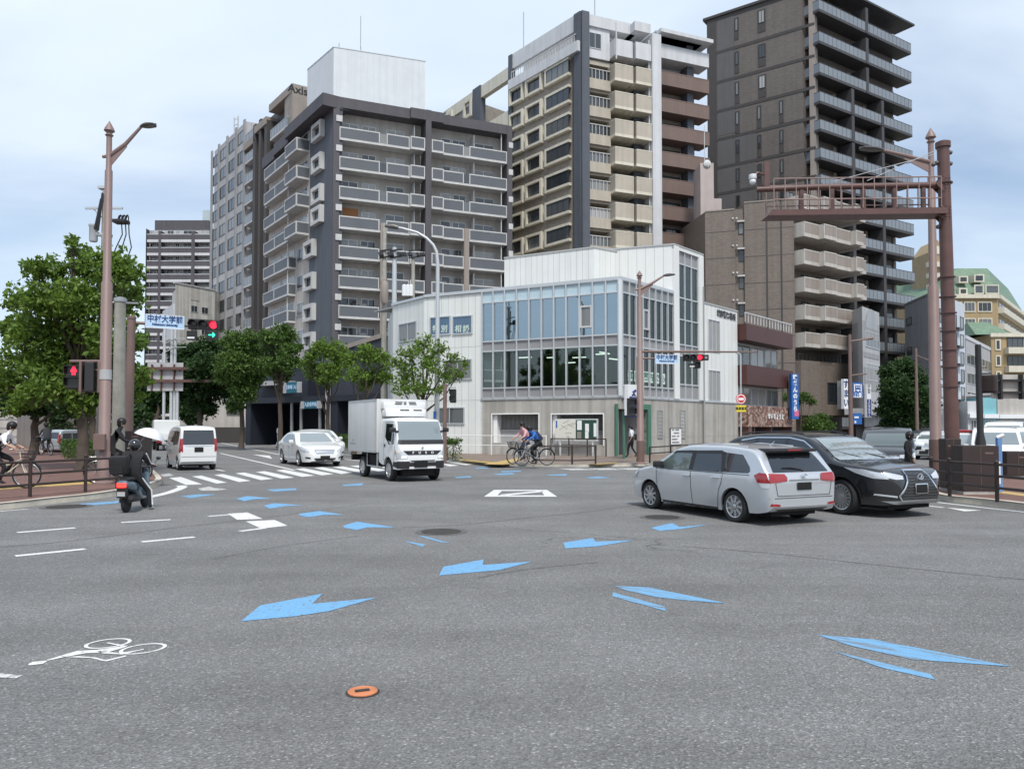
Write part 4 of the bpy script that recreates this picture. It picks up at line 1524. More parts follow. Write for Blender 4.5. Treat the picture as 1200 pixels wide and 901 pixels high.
def right_small():
 A, B = street_pt(1012), street_pt(1032)
 RW = Wall(A, B)
 LW = Wall((hx(1000, A.y + 3.5), A.y + 3.5), A)
 H = RW.zy(1012, 359.5)
 root = thing('office_building', 'narrow pale grey office with stacked strip windows beside dark tower', 'building', tuple(A))
 m = MB()
 m.prism([tuple(LW.A[:2]), tuple(A[:2]), tuple(B[:2]), tuple((B + LW.A - A)[:2])], 3.2, H)
 m.build('wall', MATS['light_grey'], root)
 m = MB()
 zc_ = RW.zy(1012, 372)
 for (y0, y1) in ((396, 376), (418, 412), (457, 430), (500, 480)):
  RW.box(m, .25, RW.L - .3, RW.zy(1013, y0), RW.zy(1013, y1), -.05, .04)
 m.build('grey_band', MATS['mid_grey'], root)
 m = MB()
 cs, cz = RW.L * .52, RW.zy(1022, 386)
 pts = [RW.P(cs + math.cos(R(180 - 180 * i / 12)) * RW.L * .36, .05, cz + math.sin(R(180 * i / 12)) * 2.0) for i in range(13)]
 m.add(pts, [tuple(range(13))])
 m.build('arch_motif', MATS['panel_grey'], root)
 m = MB()
 LW.box(m, LW.L * .12, LW.L * .6, 3.2, RW.zy(1012, 376), 0, .05)
 m.build('panel_strip', MATS['mid_grey'], root)
 for y0, y1 in ((405, 387), (444, 425)):
  window(root, RW, RW.sx(1014), RW.sx(1030), RW.zy(1014, y0 + 1), RW.zy(1014, y1), .0, 4, 'alu', 'pane', .07, .06)
 m = MB()
 m.prism([tuple((LW.A + Vector((.3, 1, 0)))[:2]), tuple((A + Vector((-.2, 1.2, 0)))[:2]), tuple((B + Vector((-1, 1, 0)))[:2]), tuple((B + LW.A - A)[:2])], 0, 3.2)
 m.build('shop_recess', MATS['dark_stone'], root)
 m = MB()
 RW.box(m, -2.5, RW.L + .3, 2.9, 3.5, -1, .9)
 RW.box(m, RW.L - .4, RW.L, 0, 2.9, -1, .3)
 m.build('canopy', MATS['light_grey'], root)
 LW = vwall(1062, 98, 1099, 88)
 RW = Wall(LW.B, (hx(1132, 97), 97))
 H = LW.zy(1099, 341)
 root = thing('office_building', 'blue grey office block with white street front behind the rusty pole', 'building', tuple(LW.B))
 m = MB()
 m.prism([tuple(LW.A[:2]), tuple(LW.B[:2]), tuple(RW.B[:2]), tuple((RW.B + LW.A - LW.B)[:2])], 0, H)
 m.build('wall', MATS['panel_grey'], root)
 m = MB()
 RW.box(m, 0, RW.L, RW.zy(1110, 472), H + .02, -.3, .03)
 m.build('front_wall', MATS['bluish_wall'], root)
 m = MB()
 for i in range(1, 7):
  LW.box(m, LW.L * i / 7, LW.L * i / 7 + .04, 0, H, -.02, .01)
 for k in range(1, 6):
  LW.box(m, 0, LW.L, H * k / 6, H * k / 6 + .05, -.02, .012)
 LW.box(m, 0, LW.L, H, H + .2, -.2, .1)
 m.build('wall_joints', MATS['mid_grey'], root)
 for k in range(5):
  z = RW.zy(1102, 362 + 22 * k)
  for (a, b) in ((1101, 1104.5), (1116, 1121), (1125, 1129)):
   window(root, RW, RW.sx(a), RW.sx(b), z - 1.6, z, .03, 1, 'dark_frame', 'pane', .08, .06)
  g = MB()
  RW.box(g, RW.sx(1119), RW.sx(1123.5), z - 1.9, z - 1.6, .03, .5)
  g.build('window_ledge', MATS['dark_frame'], root)
 for (a, b) in ((1062.5, 1071), ):
  for k in range(2):
   window(root, LW, LW.sx(1063, 400), LW.sx(1069, 400), LW.zy(1066, 416 - 35 * k), LW.zy(1066, 407 - 35 * k), .01, 1, 'dark_frame', 'pane_dark', .08, .06)
 m = MB()
 RW.box(m, .1, RW.L, .2, RW.zy(1110, 474), -.1, .08)
 m.build('shop_front', MATS['panel_grey'], root)
 for i in range(4):
  window(root, RW, RW.L * i / 4 + .3, RW.L * (i + 1) / 4 - .3, .4, RW.zy(1115, 476) - .3, .1, 2, 'alu', 'pane_dark', .08, .06)
 A, B = Vector((hx(1133, 108), 108, 0)), Vector((hx(1166, 128), 128, 0))
 RW = Wall(A, B)
 H = RW.zy(1134, 394)
 root = thing('office_building', 'low white office with strip windows right of the bluish office', 'building', tuple(A))
 m = MB()
 LA = A + Vector((-3, 8, 0))
 m.prism([tuple(LA[:2]), tuple(A[:2]), tuple(B[:2]), tuple((B + Vector((-3, 8, 0)))[:2])], 0, H)
 m.build('wall', MATS['light_grey'], root)
 for k in range(3):
  z = RW.zy(1140, 416 + 22 * k)
  window(root, RW, .6, RW.L - .8, z - 1.6, z, .0, 8, 'alu', 'pane_dark', .08, .06)
 m = MB()
 RW.box(m, 0, RW.L, H - .5, H, -.2, .1)
 RW.box(m, 0, RW.L, RW.zy(1140, 468), RW.zy(1140, 463), -.2, .5)
 m.build('coping', MATS['soft_white'], root)
 LW = vwall(1085, 150, 1109, 140)
 A = (hx(1109, 140), 140)
 RW = Wall((hx(1120, 140), 140), (hx(1172, 140), 140))
 SW = Wall(RW.B, (hx(1206, 168), 168))
 He = RW.zy(1150, 348)
 Ht = RW.zy(1150, 308)
 root = thing('apartment_house', 'tan apartment house with a green mansard roof at far right', 'building', tuple(RW.A))
 m = MB()
 bk = Vector((-6, 24, 0))
 fp = [RW.A + Vector((-8, 0, 0)), RW.A + Vector((-8, .01, 0)), RW.B, SW.B, SW.B + bk, RW.A + Vector((-8, 26, 0))]
 fp = [RW.A + Vector((-4, 0, 0)), RW.B, SW.B, SW.B + bk, RW.A + Vector((-8, 26, 0))]
 m.prism([tuple(q[:2]) for q in fp], 0, He)
 m.build('wall', MATS['tan'], root)
 m = MB()
 c = sum((q for q in fp), Vector()) / len(fp)
 tp = []
 for q in fp:
  d = (c - q)
  tp.append(q + d * .24)
 lo = [Vector((q.x, q.y, He)) for q in fp]
 tp[0] = Vector((hx(1124, 145), 145, 0))
 tp[1] = Vector((hx(1160, 145), 145, 0))
 hi = [Vector((q.x, q.y, Ht)) for q in tp]
 k = len(fp)
 m.add(lo + hi, [(i, (i + 1) % k, k + (i + 1) % k, k + i) for i in range(k)] + [tuple(range(k, 2 * k))])
 m.build('mansard_roof', MATS['copper_green'], root)
 m = MB()
 RW.box(m, -4, RW.L, He - .3, He + .4, -.3, .5)
 SW.box(m, 0, SW.L, He - .3, He + .4, -.3, .5)
 for kk in range(1, 8):
  z = He - 3.0 * kk
  SW.box(m, 0, SW.L, z, z + 1.1, 0, 1.0)
  if kk > 2:
   RW.box(m, -4, RW.L, z - .2, z + .1, -.2, .15)
 m.build('cornice', MATS['cream'], root)
 for kk in range(8):
  z = He - .8 - 3.0 * kk
  for (a, b) in ((1121, 1128), (1130, 1143.5), (1146, 1163)):
   window(root, RW, RW.sx(a), RW.sx(b), z - 2.0, z - .1, .02, 3, 'cream', 'pane_dark', .18, .1)
  for i in range(5):
   window(root, SW, SW.L * i / 5 + .6, SW.L * (i + 1) / 5 - .6, z - 1.9, z, .02, 2, 'dark_frame', 'pane_dark', .1, .06)
 for (a, b, y0, y1) in ((1125, 1136, 332, 324), (1143, 1155, 331, 322), (1125, 1135, 346, 338)):
  g = MB()
  D = 141.5 if y0 < 335 else 140.5
  x0, x1 = hx(a, D), hx(b, D)
  z0, z1 = at(a, y0, D).z, at(a, y1, D).z
  g.box(x0, x1, D - .4, D + 3, z0, z1)
  o = g.build('dormer', MATS['cream'], root)
  g = MB()
  g.box(x0 + .3, x1 - .3, D - .46, D - .4, z0 + .3, z1 - .25)
  g.build('pane', MATS['pane_dark'], o)
 window(root, RW, RW.sx(1142), RW.sx(1153), He + .5, He + 2.2, .15, 1, 'cream', 'pane_dark', .2, .1)
 window(root, RW, RW.sx(1155), RW.sx(1171), He + .5, He + 2.2, .15, 1, 'cream', 'pane_dark', .2, .1)
 m = MB()
 D = 146
 x0, x1 = hx(1091, D), hx(1113, D)
 ze, zp = at(1100, 296, D).z, at(1105, 281, D).z
 m.box(x0, x1, D, D + 6, 0, ze)
 xc = (x0 + x1) / 2
 m.add([(x0, D, ze), (x1, D, ze), (xc, D, zp), (x0, D + 6, ze), (x1, D + 6, ze), (xc, D + 6, zp)], [(0, 1, 2), (3, 5, 4), (0, 2, 5, 3), (1, 4, 5, 2)])
 t_ = m.build('turret', MATS['tan'], root)
 m = MB()
 for k_ in range(5):
  z = at(1100, 308 + 13 * k_, D).z
  m.box(x0 - .5, x1 + .2, D - .9, D, z - .9, z)
 m.box(xc - 1.0, xc + .5, D - .12, D, ze - .3, ze + 1.2)
 m.build('turret_balcony', MATS['cream'], t_)
 m = MB()
 m.tube([(xc - .8, D, zp - 1), (xc - .8, D, zp + 3.2)], .08, 5)
 m.build('lightning_rod', MATS['steel'], root)
 D = 125
 x0, x1, x2 = hx(1163, D), hx(1189, D), hx(1206, D)
 root2 = thing('apartment_house', 'lower tan wing with small green roof and balconies at right edge', 'building', (x0, D, 0))
 ze = at(1165, 372, D).z
 ze = at(1180, 392, D).z
 m = MB()
 m.box(x0, x2, D, D + 12, 0, ze)
 m.build('wall', MATS['tan'], root2)
 m = MB()
 zt = at(1165, 386, D).z
 m.add([(hx(1145, D), D, ze), (x1, D, ze), (x1, D + 8, ze), (hx(1145, D), D + 8, ze), (hx(1148, D), D + 3, ze + 2.4), (x1 - 2.2, D + 3, ze + 2.4)], [(0, 1, 5, 4), (1, 2, 5), (2, 3, 4, 5), (3, 0, 4)])
 m.build('green_roof', MATS['copper_green'], root2)
 m = MB()
 m.box(x0 - .2, x2, D - .3, D, ze - .4, ze + .2)
 for k_ in range(3):
  m.box(hx(1178, D), x2, D - 1.2, D, ze - 3.2 - 3.0 * k_, ze - 2.2 - 3.0 * k_)
 m.build('cornice', MATS['cream'], root2)
 W_ = Wall((x0, D), (x2, D))
 for k_ in range(3):
  window(root2, W_, W_.sx(1166, 410), W_.sx(1172.5, 410), ze - 2.6 - 2.6 * k_, ze - .8 - 2.6 * k_, .02, 1, 'cream', 'pane_dark', .2, .1)
  window(root2, W_, W_.sx(1180, 410), W_.sx(1199, 410), ze - 2.2 - 3.0 * k_, ze - .5 - 3 * k_, .02, 3, 'dark_frame', 'pane_dark', .1, .06)
 D = 92
 for (a, b, y, col, lab) in ((1134, 1150, 470, 'soft_white', 'small white shop with sign board behind the black pole'), (1151, 1168, 466, 'turq', 'small turquoise and white shop at far right'), (1169, 1206, 462, 'pale_wall', 'small shop with scaffold in front at the right edge')):
  r2 = thing('shop', lab, 'shop', (hx(a, D), D, 0))
  m = MB()
  x0, x1 = hx(a, D), hx(b, D)
  H_ = at(a, y, D).z
  m.box(x0, x1, D, D + 8, 0, H_)
  m.build('wall', MATS[col], r2)
  W_ = Wall((x0, D), (x1, D))
  window(r2, W_, .3, W_.L - .3, .3, 2.6, .0, 3, 'alu', 'pane_dark', .08, .06)
  m = MB()
  m.box(x0 - .02, x1 + .02, D - .5, D, 2.8, 3.3)
  m.build('canopy', MATS['sign_white'], r2)
  D += 3
mat('turq', (0.2, 0.45, 0.5), 0.6, var=0.1)
right_small()
# --- dark entrance podium below the grey block
def podium():
 W1 = Wall((hx(290, 74), 74), (hx(462, 62), 62))
 root = thing('podium_building', 'dark navy entrance podium under the grey apartment block', 'building', tuple(W1.A))
 sx = lambda px: W1.sx(px, 480)
 zr = W1.zy(400, 463)
 m = MB()
 z0, z1 = W1.zy(392, 415), W1.zy(460, 393)
 a0, a1 = sx(392), W1.L
 for (u, v, zz0, zz1, o0, o1) in ((a0, a1, z0, z1, -7, .3),):
  vs_ = [W1.P(u, o1, zr), W1.P(v, o1, zr), W1.P(v, o0, zr), W1.P(u, o0, zr), W1.P(u, o1, zz0), W1.P(v, o1, zz1), W1.P(v, o0, zz1), W1.P(u, o0, zz0)]
  m.hexa(vs_)
 ramp = m.build('ramp', MATS['navy_wall'], root)
 m = MB()
 m.hexa([W1.P(a0 - .3, .45, z0 - .02), W1.P(a1, .45, z1 - .02), W1.P(a1, -7, z1 - .02), W1.P(a0 - .3, -7, z0 - .02), W1.P(a0 - .3, .45, z0 + .35), W1.P(a1, .45, z1 + .35), W1.P(a1, -7, z1 + .35), W1.P(a0 - .3, -7, z0 + .35)])
 m.build('ramp_edge', MATS['taupe'], root)
 m = MB()
 W1.box(m, 0, W1.L, W1.zy(400, 470), zr, -7, .35)
 W1.box(m, 0, sx(350), zr, zr + 3.2, -7, -1.0)
 W1.box(m, 0, W1.L, 0, zr, -7, -5)
 W1.box(m, 0, .8, 0, zr, -5, .2)
 W1.box(m, sx(386), sx(398), 0, zr, -5, .2)
 m.build('wall', MATS['navy'], root)
 m = MB()
 for px in (338, 349, 371, 383):
  m.tube([W1.P(sx(px), -.4, 0), W1.P(sx(px), -.4, zr)], .16, 10)
 m.build('pillar', MATS['steel'], root)
 m = MB()
 W1.box(m, sx(386.5), sx(390), .1, zr + 1.5, .25, .5)
 m.build('white_pillar', MATS['light_grey'], root)
 m = MB()
 W1.box(m, sx(300), sx(336), W1.zy(318, 452), W1.zy(318, 447), -1, .6)
 m.build('canopy_edge', MATS['light_grey'], root)
 for (a, b, y0, y1, tx) in ((345, 357.5, 461, 448.5, '駐車場 入口'), (366, 381, 479, 470.5, '入居者募集')):
  g = MB()
  s0, s1 = sx(a), sx(b)
  zz0, zz1 = W1.zy(a, y0), W1.zy(a, y1)
  W1.box(g, s0, s1, zz0, zz1, .7, .9)
  g.mi = 1
  W1.box(g, s0 - .45, s0, zz0, zz1, .68, .92)
  W1.box(g, s1, s1 + .4, zz0, zz1, .68, .92)
  o = g.build('teal_sign', [MATS['sign_teal'], MATS['light_grey']], root)
  wtext(o, W1, tx, (s0 + s1) / 2, (zz0 + zz1) / 2, .32, MATS['sign_blue_pale'], .91, .01, squeeze=.85)
 root = thing('low_house', 'low pale house with dark plinth half hidden by street trees', 'building', (hx(290, 80), 80, 0))
 m = MB()
 m.box(hx(238, 84), hx(292, 84), 84, 92, 1.6, at(260, 440, 84).z)
 m.build('wall', MATS['pale_wall'], root)
 m = MB()
 m.box(hx(250, 83), hx(292, 83), 83.5, 84, 0, 1.7)
 m.build('plinth', MATS['dark_band'], root)
 m = MB()
 m.box(hx(262, 83), hx(280, 83), 83.8, 84, 3.2, 5.2)
 m.build('dark_window', MATS['pane_dark'], root)
 return W1, z1, ramp
POD, PODZ, RAMP = podium()
# --- left edge: buildings seen between the trunks
def left_edge():
 D = 62
 root = thing('long_building', 'long pale building with horizontal joints at left edge behind trees', 'building', (hx(-20, D), D, 0))
 m = MB()
 m.box(hx(-60, D), hx(20, D), D, D + 10, 0, at(0, 455, D).z)
 m.build('wall', MATS['pale_wall'], root)
 m = MB()
 for k in range(5):
  z = .9 + .7 * k
  m.box(hx(-60, D), hx(20, D), D - .03, D, z, z + .12)
 m.build('wall_joints', MATS['mid_grey'], root)
 D = 75
 root = thing('roadside_shop', 'roadside shop with red and orange sign band behind the left trees', 'shop', (hx(80, D), D, 0))
 m = MB()
 m.box(hx(55, D), hx(122, D), D, D + 9, 0, at(80, 479, D).z)
 m.build('wall', MATS['soft_white'], root)
 m = MB()
 m.box(hx(56, D), hx(78, D), D - .3, D, 1.9, 3.0)
 m.build('sign_band', MATS['sign_red'], root)
 m = MB()
 m.box(hx(64, D), hx(74, D), D - .36, D - .3, 2.0, 2.6)
 m.build('sign_panel', MATS['sign_yellow'], root)
 W_ = Wall((hx(55, D), D), (hx(122, D), D))
 for i in range(6):
  window(root, W_, W_.L * i / 6 + .1, W_.L * (i + 1) / 6 - .1, .3, 1.8, .02, 1, 'alu', 'pane', .08, .06)
left_edge()
# === ground, pavements, markings
def asphalt():
 m = bpy.data.materials.new('asphalt')
 m.use_nodes = True
 t = m.node_tree
 b = t.nodes['Principled BSDF']
 b.inputs['Roughness'].default_value = 0.85
 b.inputs['Specular IOR Level'].default_value = 0.3
 g = N(t, 'ShaderNodeNewGeometry')
 def noise(sc, det=4, vec=None, rough=0.6):
  n = N(t, 'ShaderNodeTexNoise')
  n.inputs['Scale'].default_value = sc
  n.inputs['Detail'].default_value = det
  n.inputs['Roughness'].default_value = rough
  t.links.new(vec or g.outputs['Position'], n.inputs['Vector'])
  return n.outputs['Fac']
 def ramp(f, stops):
  r = N(t, 'ShaderNodeValToRGB')
  while len(r.color_ramp.elements) < len(stops):
   r.color_ramp.elements.new(0.5)
  for e, (p, v) in zip(r.color_ramp.elements, stops):
   e.position = p
   e.color = (*v, 1) if isinstance(v, tuple) else (v, v, v, 1)
  t.links.new(f, r.inputs[0])
  return r.outputs[0]
 def mul(a, c, fac=1.0, mode='MULTIPLY'):
  mm = N(t, 'ShaderNodeMix', data_type='RGBA', blend_type=mode)
  mm.inputs['Factor'].default_value = fac
  t.links.new(a, mm.inputs['A'])
  t.links.new(c, mm.inputs['B'])
  return mm.outputs['Result']
 base = ramp(noise(0.22, 5), [(0.3, (0.182, 0.18, 0.176)), (0.7, (0.213, 0.212, 0.208))])
 mp_ = N(t, 'ShaderNodeMapping')
 mp_.inputs['Rotation'].default_value = (0, 0, R(-14))
 mp_.inputs['Scale'].default_value = (0.06, 0.75, 1)
 t.links.new(g.outputs['Position'], mp_.inputs[0])
 c = mul(base, ramp(noise(1.0, 4, mp_.outputs[0]), [(0.35, 0.86), (0.65, 1.07)]))
 c = mul(c, ramp(noise(0.9, 6), [(0.35, 0.93), (0.6, 1.05)]))
 c = mul(c, ramp(noise(42, 3, rough=.7), [(0.3, 0.84), (0.7, 1.16)]))
 v = N(t, 'ShaderNodeTexVoronoi')
 v.inputs['Scale'].default_value = 75
 t.links.new(g.outputs['Position'], v.inputs['Vector'])
 sp = N(t, 'ShaderNodeSeparateColor')
 t.links.new(v.outputs['Color'], sp.inputs[0])
 c = mul(c, ramp(sp.outputs[0], [(0.0, 0.66), (0.55, 0.97), (0.88, 1.08), (0.97, 1.45), (1.0, 1.9)]))
 mpc = N(t, 'ShaderNodeMapping')
 mpc.inputs['Scale'].default_value = (0.10, 0.16, 1)
 mpc.inputs['Rotation'].default_value = (0, 0, R(35))
 t.links.new(g.outputs['Position'], mpc.inputs[0])
 nd = N(t, 'ShaderNodeTexNoise')
 nd.inputs['Scale'].default_value = 3.0
 nd.inputs['Detail'].default_value = 6
 t.links.new(mpc.outputs[0], nd.inputs['Vector'])
 av = N(t, 'ShaderNodeVectorMath', operation='MULTIPLY_ADD')
 av.inputs[1].default_value = (0.5, 0.5, 0)
 t.links.new(nd.outputs['Color'], av.inputs[0])
 t.links.new(mpc.outputs[0], av.inputs[2])
 vc = N(t, 'ShaderNodeTexVoronoi', feature='DISTANCE_TO_EDGE')
 vc.inputs['Scale'].default_value = 0.8
 t.links.new(av.outputs[0], vc.inputs['Vector'])
 mask = noise(0.12, 2)
 cr = ramp(vc.outputs['Distance'], [(0.0, 0.5), (0.0035, 1.0)])
 mk = ramp(mask, [(0.5, 0.0), (0.6, 1.0)])
 mm = N(t, 'ShaderNodeMix', data_type='RGBA', blend_type='MULTIPLY')
 t.links.new(mk, mm.inputs['Factor'])
 t.links.new(c, mm.inputs['A'])
 t.links.new(cr, mm.inputs['B'])
 t.links.new(mm.outputs['Result'], b.inputs['Base Color'])
 bp = N(t, 'ShaderNodeBump')
 bp.inputs['Strength'].default_value = 0.7
 bp.inputs['Distance'].default_value = 0.012
 t.links.new(v.outputs['Distance'], bp.inputs['Height'])
 t.links.new(bp.outputs[0], b.inputs['Normal'])
 MATS['asphalt'] = m
asphalt()
def worn(name, col, wear, scale=14.0, rough=0.7, grain=60, streak=False):
 m = bpy.data.materials.new(name)
 m.use_nodes = True
 t = m.node_tree
 b = t.nodes['Principled BSDF']
 b.inputs['Roughness'].default_value = rough
 g = N(t, 'ShaderNodeNewGeometry')
 n = N(t, 'ShaderNodeTexNoise')
 n.inputs['Scale'].default_value = scale
 n.inputs['Detail'].default_value = 8
 n.inputs['Roughness'].default_value = 0.75
 vec = g.outputs['Position']
 if streak:
  mq = N(t, 'ShaderNodeMapping')
  mq.inputs['Rotation'].default_value = (0, 0, R(37))
  t.links.new(vec, mq.inputs[0])
  mr = N(t, 'ShaderNodeMapping')
  mr.inputs['Scale'].default_value = (.1, 1.4, 1)
  t.links.new(mq.outputs[0], mr.inputs[0])
  vec = mr.outputs[0]
 t.links.new(vec, n.inputs['Vector'])
 r = N(t, 'ShaderNodeValToRGB')
 r.color_ramp.elements[0].position = wear - 0.02
 r.color_ramp.elements[1].position = wear + 0.05
 r.color_ramp.elements[0].color = (0.17, 0.168, 0.164, 1)
 r.color_ramp.elements[1].color = (*col, 1)
 t.links.new(n.outputs['Fac'], r.inputs[0])
 n2 = N(t, 'ShaderNodeTexNoise')
 n2.inputs['Scale'].default_value = grain
 n2.inputs['Detail'].default_value = 3
 t.links.new(g.outputs['Position'], n2.inputs['Vector'])
 r2 = N(t, 'ShaderNodeValToRGB')
 r2.color_ramp.elements[0].position, r2.color_ramp.elements[1].position = .3, .7
 r2.color_ramp.elements[0].color, r2.color_ramp.elements[1].color = (.82, .82, .82, 1), (1.08, 1.08, 1.08, 1)
 t.links.new(n2.outputs['Fac'], r2.inputs[0])
 mm = N(t, 'ShaderNodeMix', data_type='RGBA', blend_type='MULTIPLY')
 mm.inputs['Factor'].default_value = 1
 t.links.new(r.outputs[0], mm.inputs['A'])
 t.links.new(r2.outputs[0], mm.inputs['B'])
 t.links.new(mm.outputs['Result'], b.inputs['Base Color'])
 MATS[name] = m
worn('paint_white', (0.7, 0.7, 0.68), 0.385)
worn('paint_white_worn', (0.6, 0.6, 0.58), 0.45)
worn('paint_blue', (0.155, 0.375, 0.62), 0.4)
worn('paint_blue_worn', (0.16, 0.37, 0.59), 0.43, 16, streak=True)
worn('paint_yellow', (0.52, 0.36, 0.12), 0.38)
mat('kerb_stone', (0.52, 0.485, 0.41), 0.85, var=0.2, scale=2.5, bump=0.15)
mat('iron_cover', (0.06, 0.052, 0.045), 0.55, metal=0.5, var=0.3, scale=9, bump=0.4, bscale=40)
mat('asphalt_patch', (0.105, 0.1, 0.096), 0.85, var=0.15, scale=8, bump=0.3, bscale=60)
mat('orange_cover', (0.55, 0.2, 0.09), 0.6, var=0.15, scale=9)
def paving(name, col, w, h, mortar=0.7):
 m = mat(name, col, 0.85, var=0.16, scale=0.6, bump=0.05)
 t = m.node_tree
 b = t.nodes['Principled BSDF']
 src = b.inputs['Base Color'].links[0].from_socket
 g = N(t, 'ShaderNodeNewGeometry')
 br = N(t, 'ShaderNodeTexBrick')
 br.inputs['Scale'].default_value = 1
 br.inputs['Brick Width'].default_value = w
 br.inputs['Row Height'].default_value = h
 br.inputs['Mortar Size'].default_value = 0.006
 br.inputs['Color1'].default_value = (0.82, 0.82, 0.82, 1)
 br.inputs['Color2'].default_value = (1.15, 1.12, 1.1, 1)
 br.inputs['Mortar'].default_value = (mortar, mortar, mortar, 1)
 t.links.new(g.outputs['Position'], br.inputs['Vector'])
 mm = N(t, 'ShaderNodeMix', data_type='RGBA', blend_type='MULTIPLY')
 mm.inputs['Factor'].default_value = 1
 t.links.new(src, mm.inputs['A'])
 t.links.new(br.outputs['Color'], mm.inputs['B'])
 t.links.new(mm.outputs['Result'], b.inputs['Base Color'])
paving('paving_red', (0.17, 0.092, 0.074), 0.2, 0.1)
paving('paving_brown', (0.21, 0.165, 0.135), 0.3, 0.3)
m = MB()
S = 40
m.add([(-1500, -300, 0), (1500, -300, 0), (1500, 2500, 0), (-1500, 2500, 0)], [(0, 1, 2, 3)])
tag(m.build('road', MATS['asphalt'], org=(0, 0, 0)), kind='structure')
KZ = 0.14
def smooth_line(pts, n=6):
 out_ = []
 P = [pts[0]] + list(pts) + [pts[-1]]
 for i in range(1, len(P) - 2):
  for k in range(n):
   t = k / n
   a, b, c, d = P[i - 1], P[i], P[i + 1], P[i + 2]
   out_.append(0.5 * ((2 * b) + (c - a) * t + (2 * a - 5 * b + 4 * c - d) * t * t + (3 * b - a - 3 * c + d) * t ** 3))
 out_.append(P[-2])
 return out_
def pavement(name, edge, closing, matname, kerb=True, red=None):
 m = MB()
 poly = [(p.x, p.y) for p in edge] + [(p[0], p[1]) for p in closing]
 bm = bmesh.new()
 f = bm.faces.new([bm.verts.new((x, y, KZ)) for x, y in poly])
 if f.normal.z < 0 or f.calc_area() == 0:
  pass
 bm.normal_update()
 if f.normal.z < 0:
  bmesh.ops.reverse_faces(bm, faces=[f])
 bmesh.ops.triangulate(bm, faces=[f])
 m.frombm(bm)
 bm.free()
 o = tag(m.build(name, MATS[matname], org=(edge[0].x, edge[0].y, 0)), kind='structure')
 c = Vector((sum(p[0] for p in poly) / len(poly), sum(p[1] for p in poly) / len(poly), 0))
 k = MB()
 prof = []
 ins = []
 for i, p in enumerate(edge):
  d = (edge[min(i + 1, len(edge) - 1)] - edge[max(i - 1, 0)])
  nn = Vector((-d.y, d.x, 0)).normalized()
  ins.append(nn)
 ar = sum(poly[i][0] * poly[(i + 1) % len(poly)][1] - poly[(i + 1) % len(poly)][0] * poly[i][1] for i in range(len(poly)))
 sg = 1 if ar > 0 else -1
 rows = []
 for p, nn in zip(edge, ins):
  nn = nn * sg
  rows.append([Vector((p.x, p.y, -.02)), Vector((p.x, p.y, KZ - .02)) + nn * .015, Vector((p.x, p.y, KZ + .004)) + nn * .04, Vector((p.x, p.y, KZ + .004)) + nn * .2, Vector((p.x, p.y, KZ - .02)) + nn * .2])
 vs_ = [q for r_ in rows for q in r_]
 n = 5
 fs = []
 for i in range(len(rows) - 1):
  for q in range(n - 1):
   a = i * n + q
   fs.append((a, a + n, a + n + 1, a + 1) if sg > 0 else (a, a + 1, a + n + 1, a + n))
 k.add(vs_, fs)
 tag(k.build('kerb', MATS['kerb_stone'], org=(edge[0].x, edge[0].y, 0)), kind='structure')
 return o
G = lambda pts: [gp(*p) for p in pts]
eL = smooth_line(G([(-90, 604), (0, 597.5), (60, 590.5), (110, 585), (150, 578.5), (174, 573), (186, 569), (190.5, 565.5), (188, 561), (181, 555), (174, 548), (170, 538), (171, 527), (176, 516), (181, 510)]), 4)
pavement('pavement', eL, [(-60, 200), (-140, 150), (-60, 30)], 'paving_red')
eB = smooth_line(G([(256, 506.5), (300, 513.5), (345, 519.5), (400, 526), (450, 531.5), (500, 537), (535, 541.5), (575, 544.8), (620, 546.6), (680, 547.3), (735, 546.5), (772, 544.5), (810, 540), (850, 535), (910, 528.5), (980, 522.2), (1040, 518.2), (1100, 515.2)]), 4)
pavement('pavement', eB, [(120, 150), (20, 190), (-90, 260)], 'paving_brown')
eR = smooth_line(G([(1290, 610), (1200, 597.5), (1150, 591.5), (1110, 587.5), (1092, 583.5), (1084, 578.5), (1086, 573), (1100, 565), (1125, 555.5), (1160, 545), (1200, 536.5), (1260, 528)]), 4)
pavement('pavement', eR, [(60, 58), (70, 30), (20, 12)], 'paving_red')
def sheet(name, pts, mt, z=0.004, smooth_=0, world=None):
 P = world or [gp(x, y) for x, y in pts]
 m = MB()
 bm = bmesh.new()
 f = bm.faces.new([bm.verts.new((p.x, p.y, z)) for p in P])
 bm.normal_update()
 if f.normal.z < 0:
  bmesh.ops.reverse_faces(bm, faces=[f])
 bmesh.ops.triangulate(bm, faces=[f])
 m.frombm(bm)
 bm.free()
 o = m.build(name, MATS[mt])
 return tag(o, kind='structure')
def line(name, a, b, w, mt='paint_white', z=0.004):
 A, B = gp(*a), gp(*b)
 d = (B - A).normalized()
 n = Vector((-d.y, d.x, 0)) * w / 2
 return sheet(name, None, mt, z, world=[A - n, B - n, B + n, A + n])
def poly(name, ox, oy, sc, pts, mt, z=0.004):
 return sheet(name, [(ox + x / sc, oy + y / sc) for x, y in pts], mt, z)
BL = 'painted_arrow'
Z1 = lambda pts, mt='paint_blue', nm=BL: poly(nm, 0, 540, 2.5, pts, mt)
Z3 = lambda pts, mt='paint_blue', nm=BL: poly(nm, 400, 540, 3.0, pts, mt)
Z4 = lambda pts, mt='paint_blue', nm=BL: poly(nm, 600, 580, 2.0, pts, mt)
Z1([(707, 470), (762, 424), (945, 389), (915, 419), (1105, 401), (965, 440), (870, 455)])
Z3([(343, 403), (360, 372), (500, 347), (497, 366), (672, 354), (555, 384)])
Z3([(780, 288), (885, 271), (893, 284), (1030, 279), (905, 300), (788, 308)])
Z4([(325, 77), (375, 66), (393, 75), (462, 69), (395, 80), (345, 84)])
Z4([(236, 228), (358, 262), (360, 272), (236, 238)], 'paint_blue_worn')
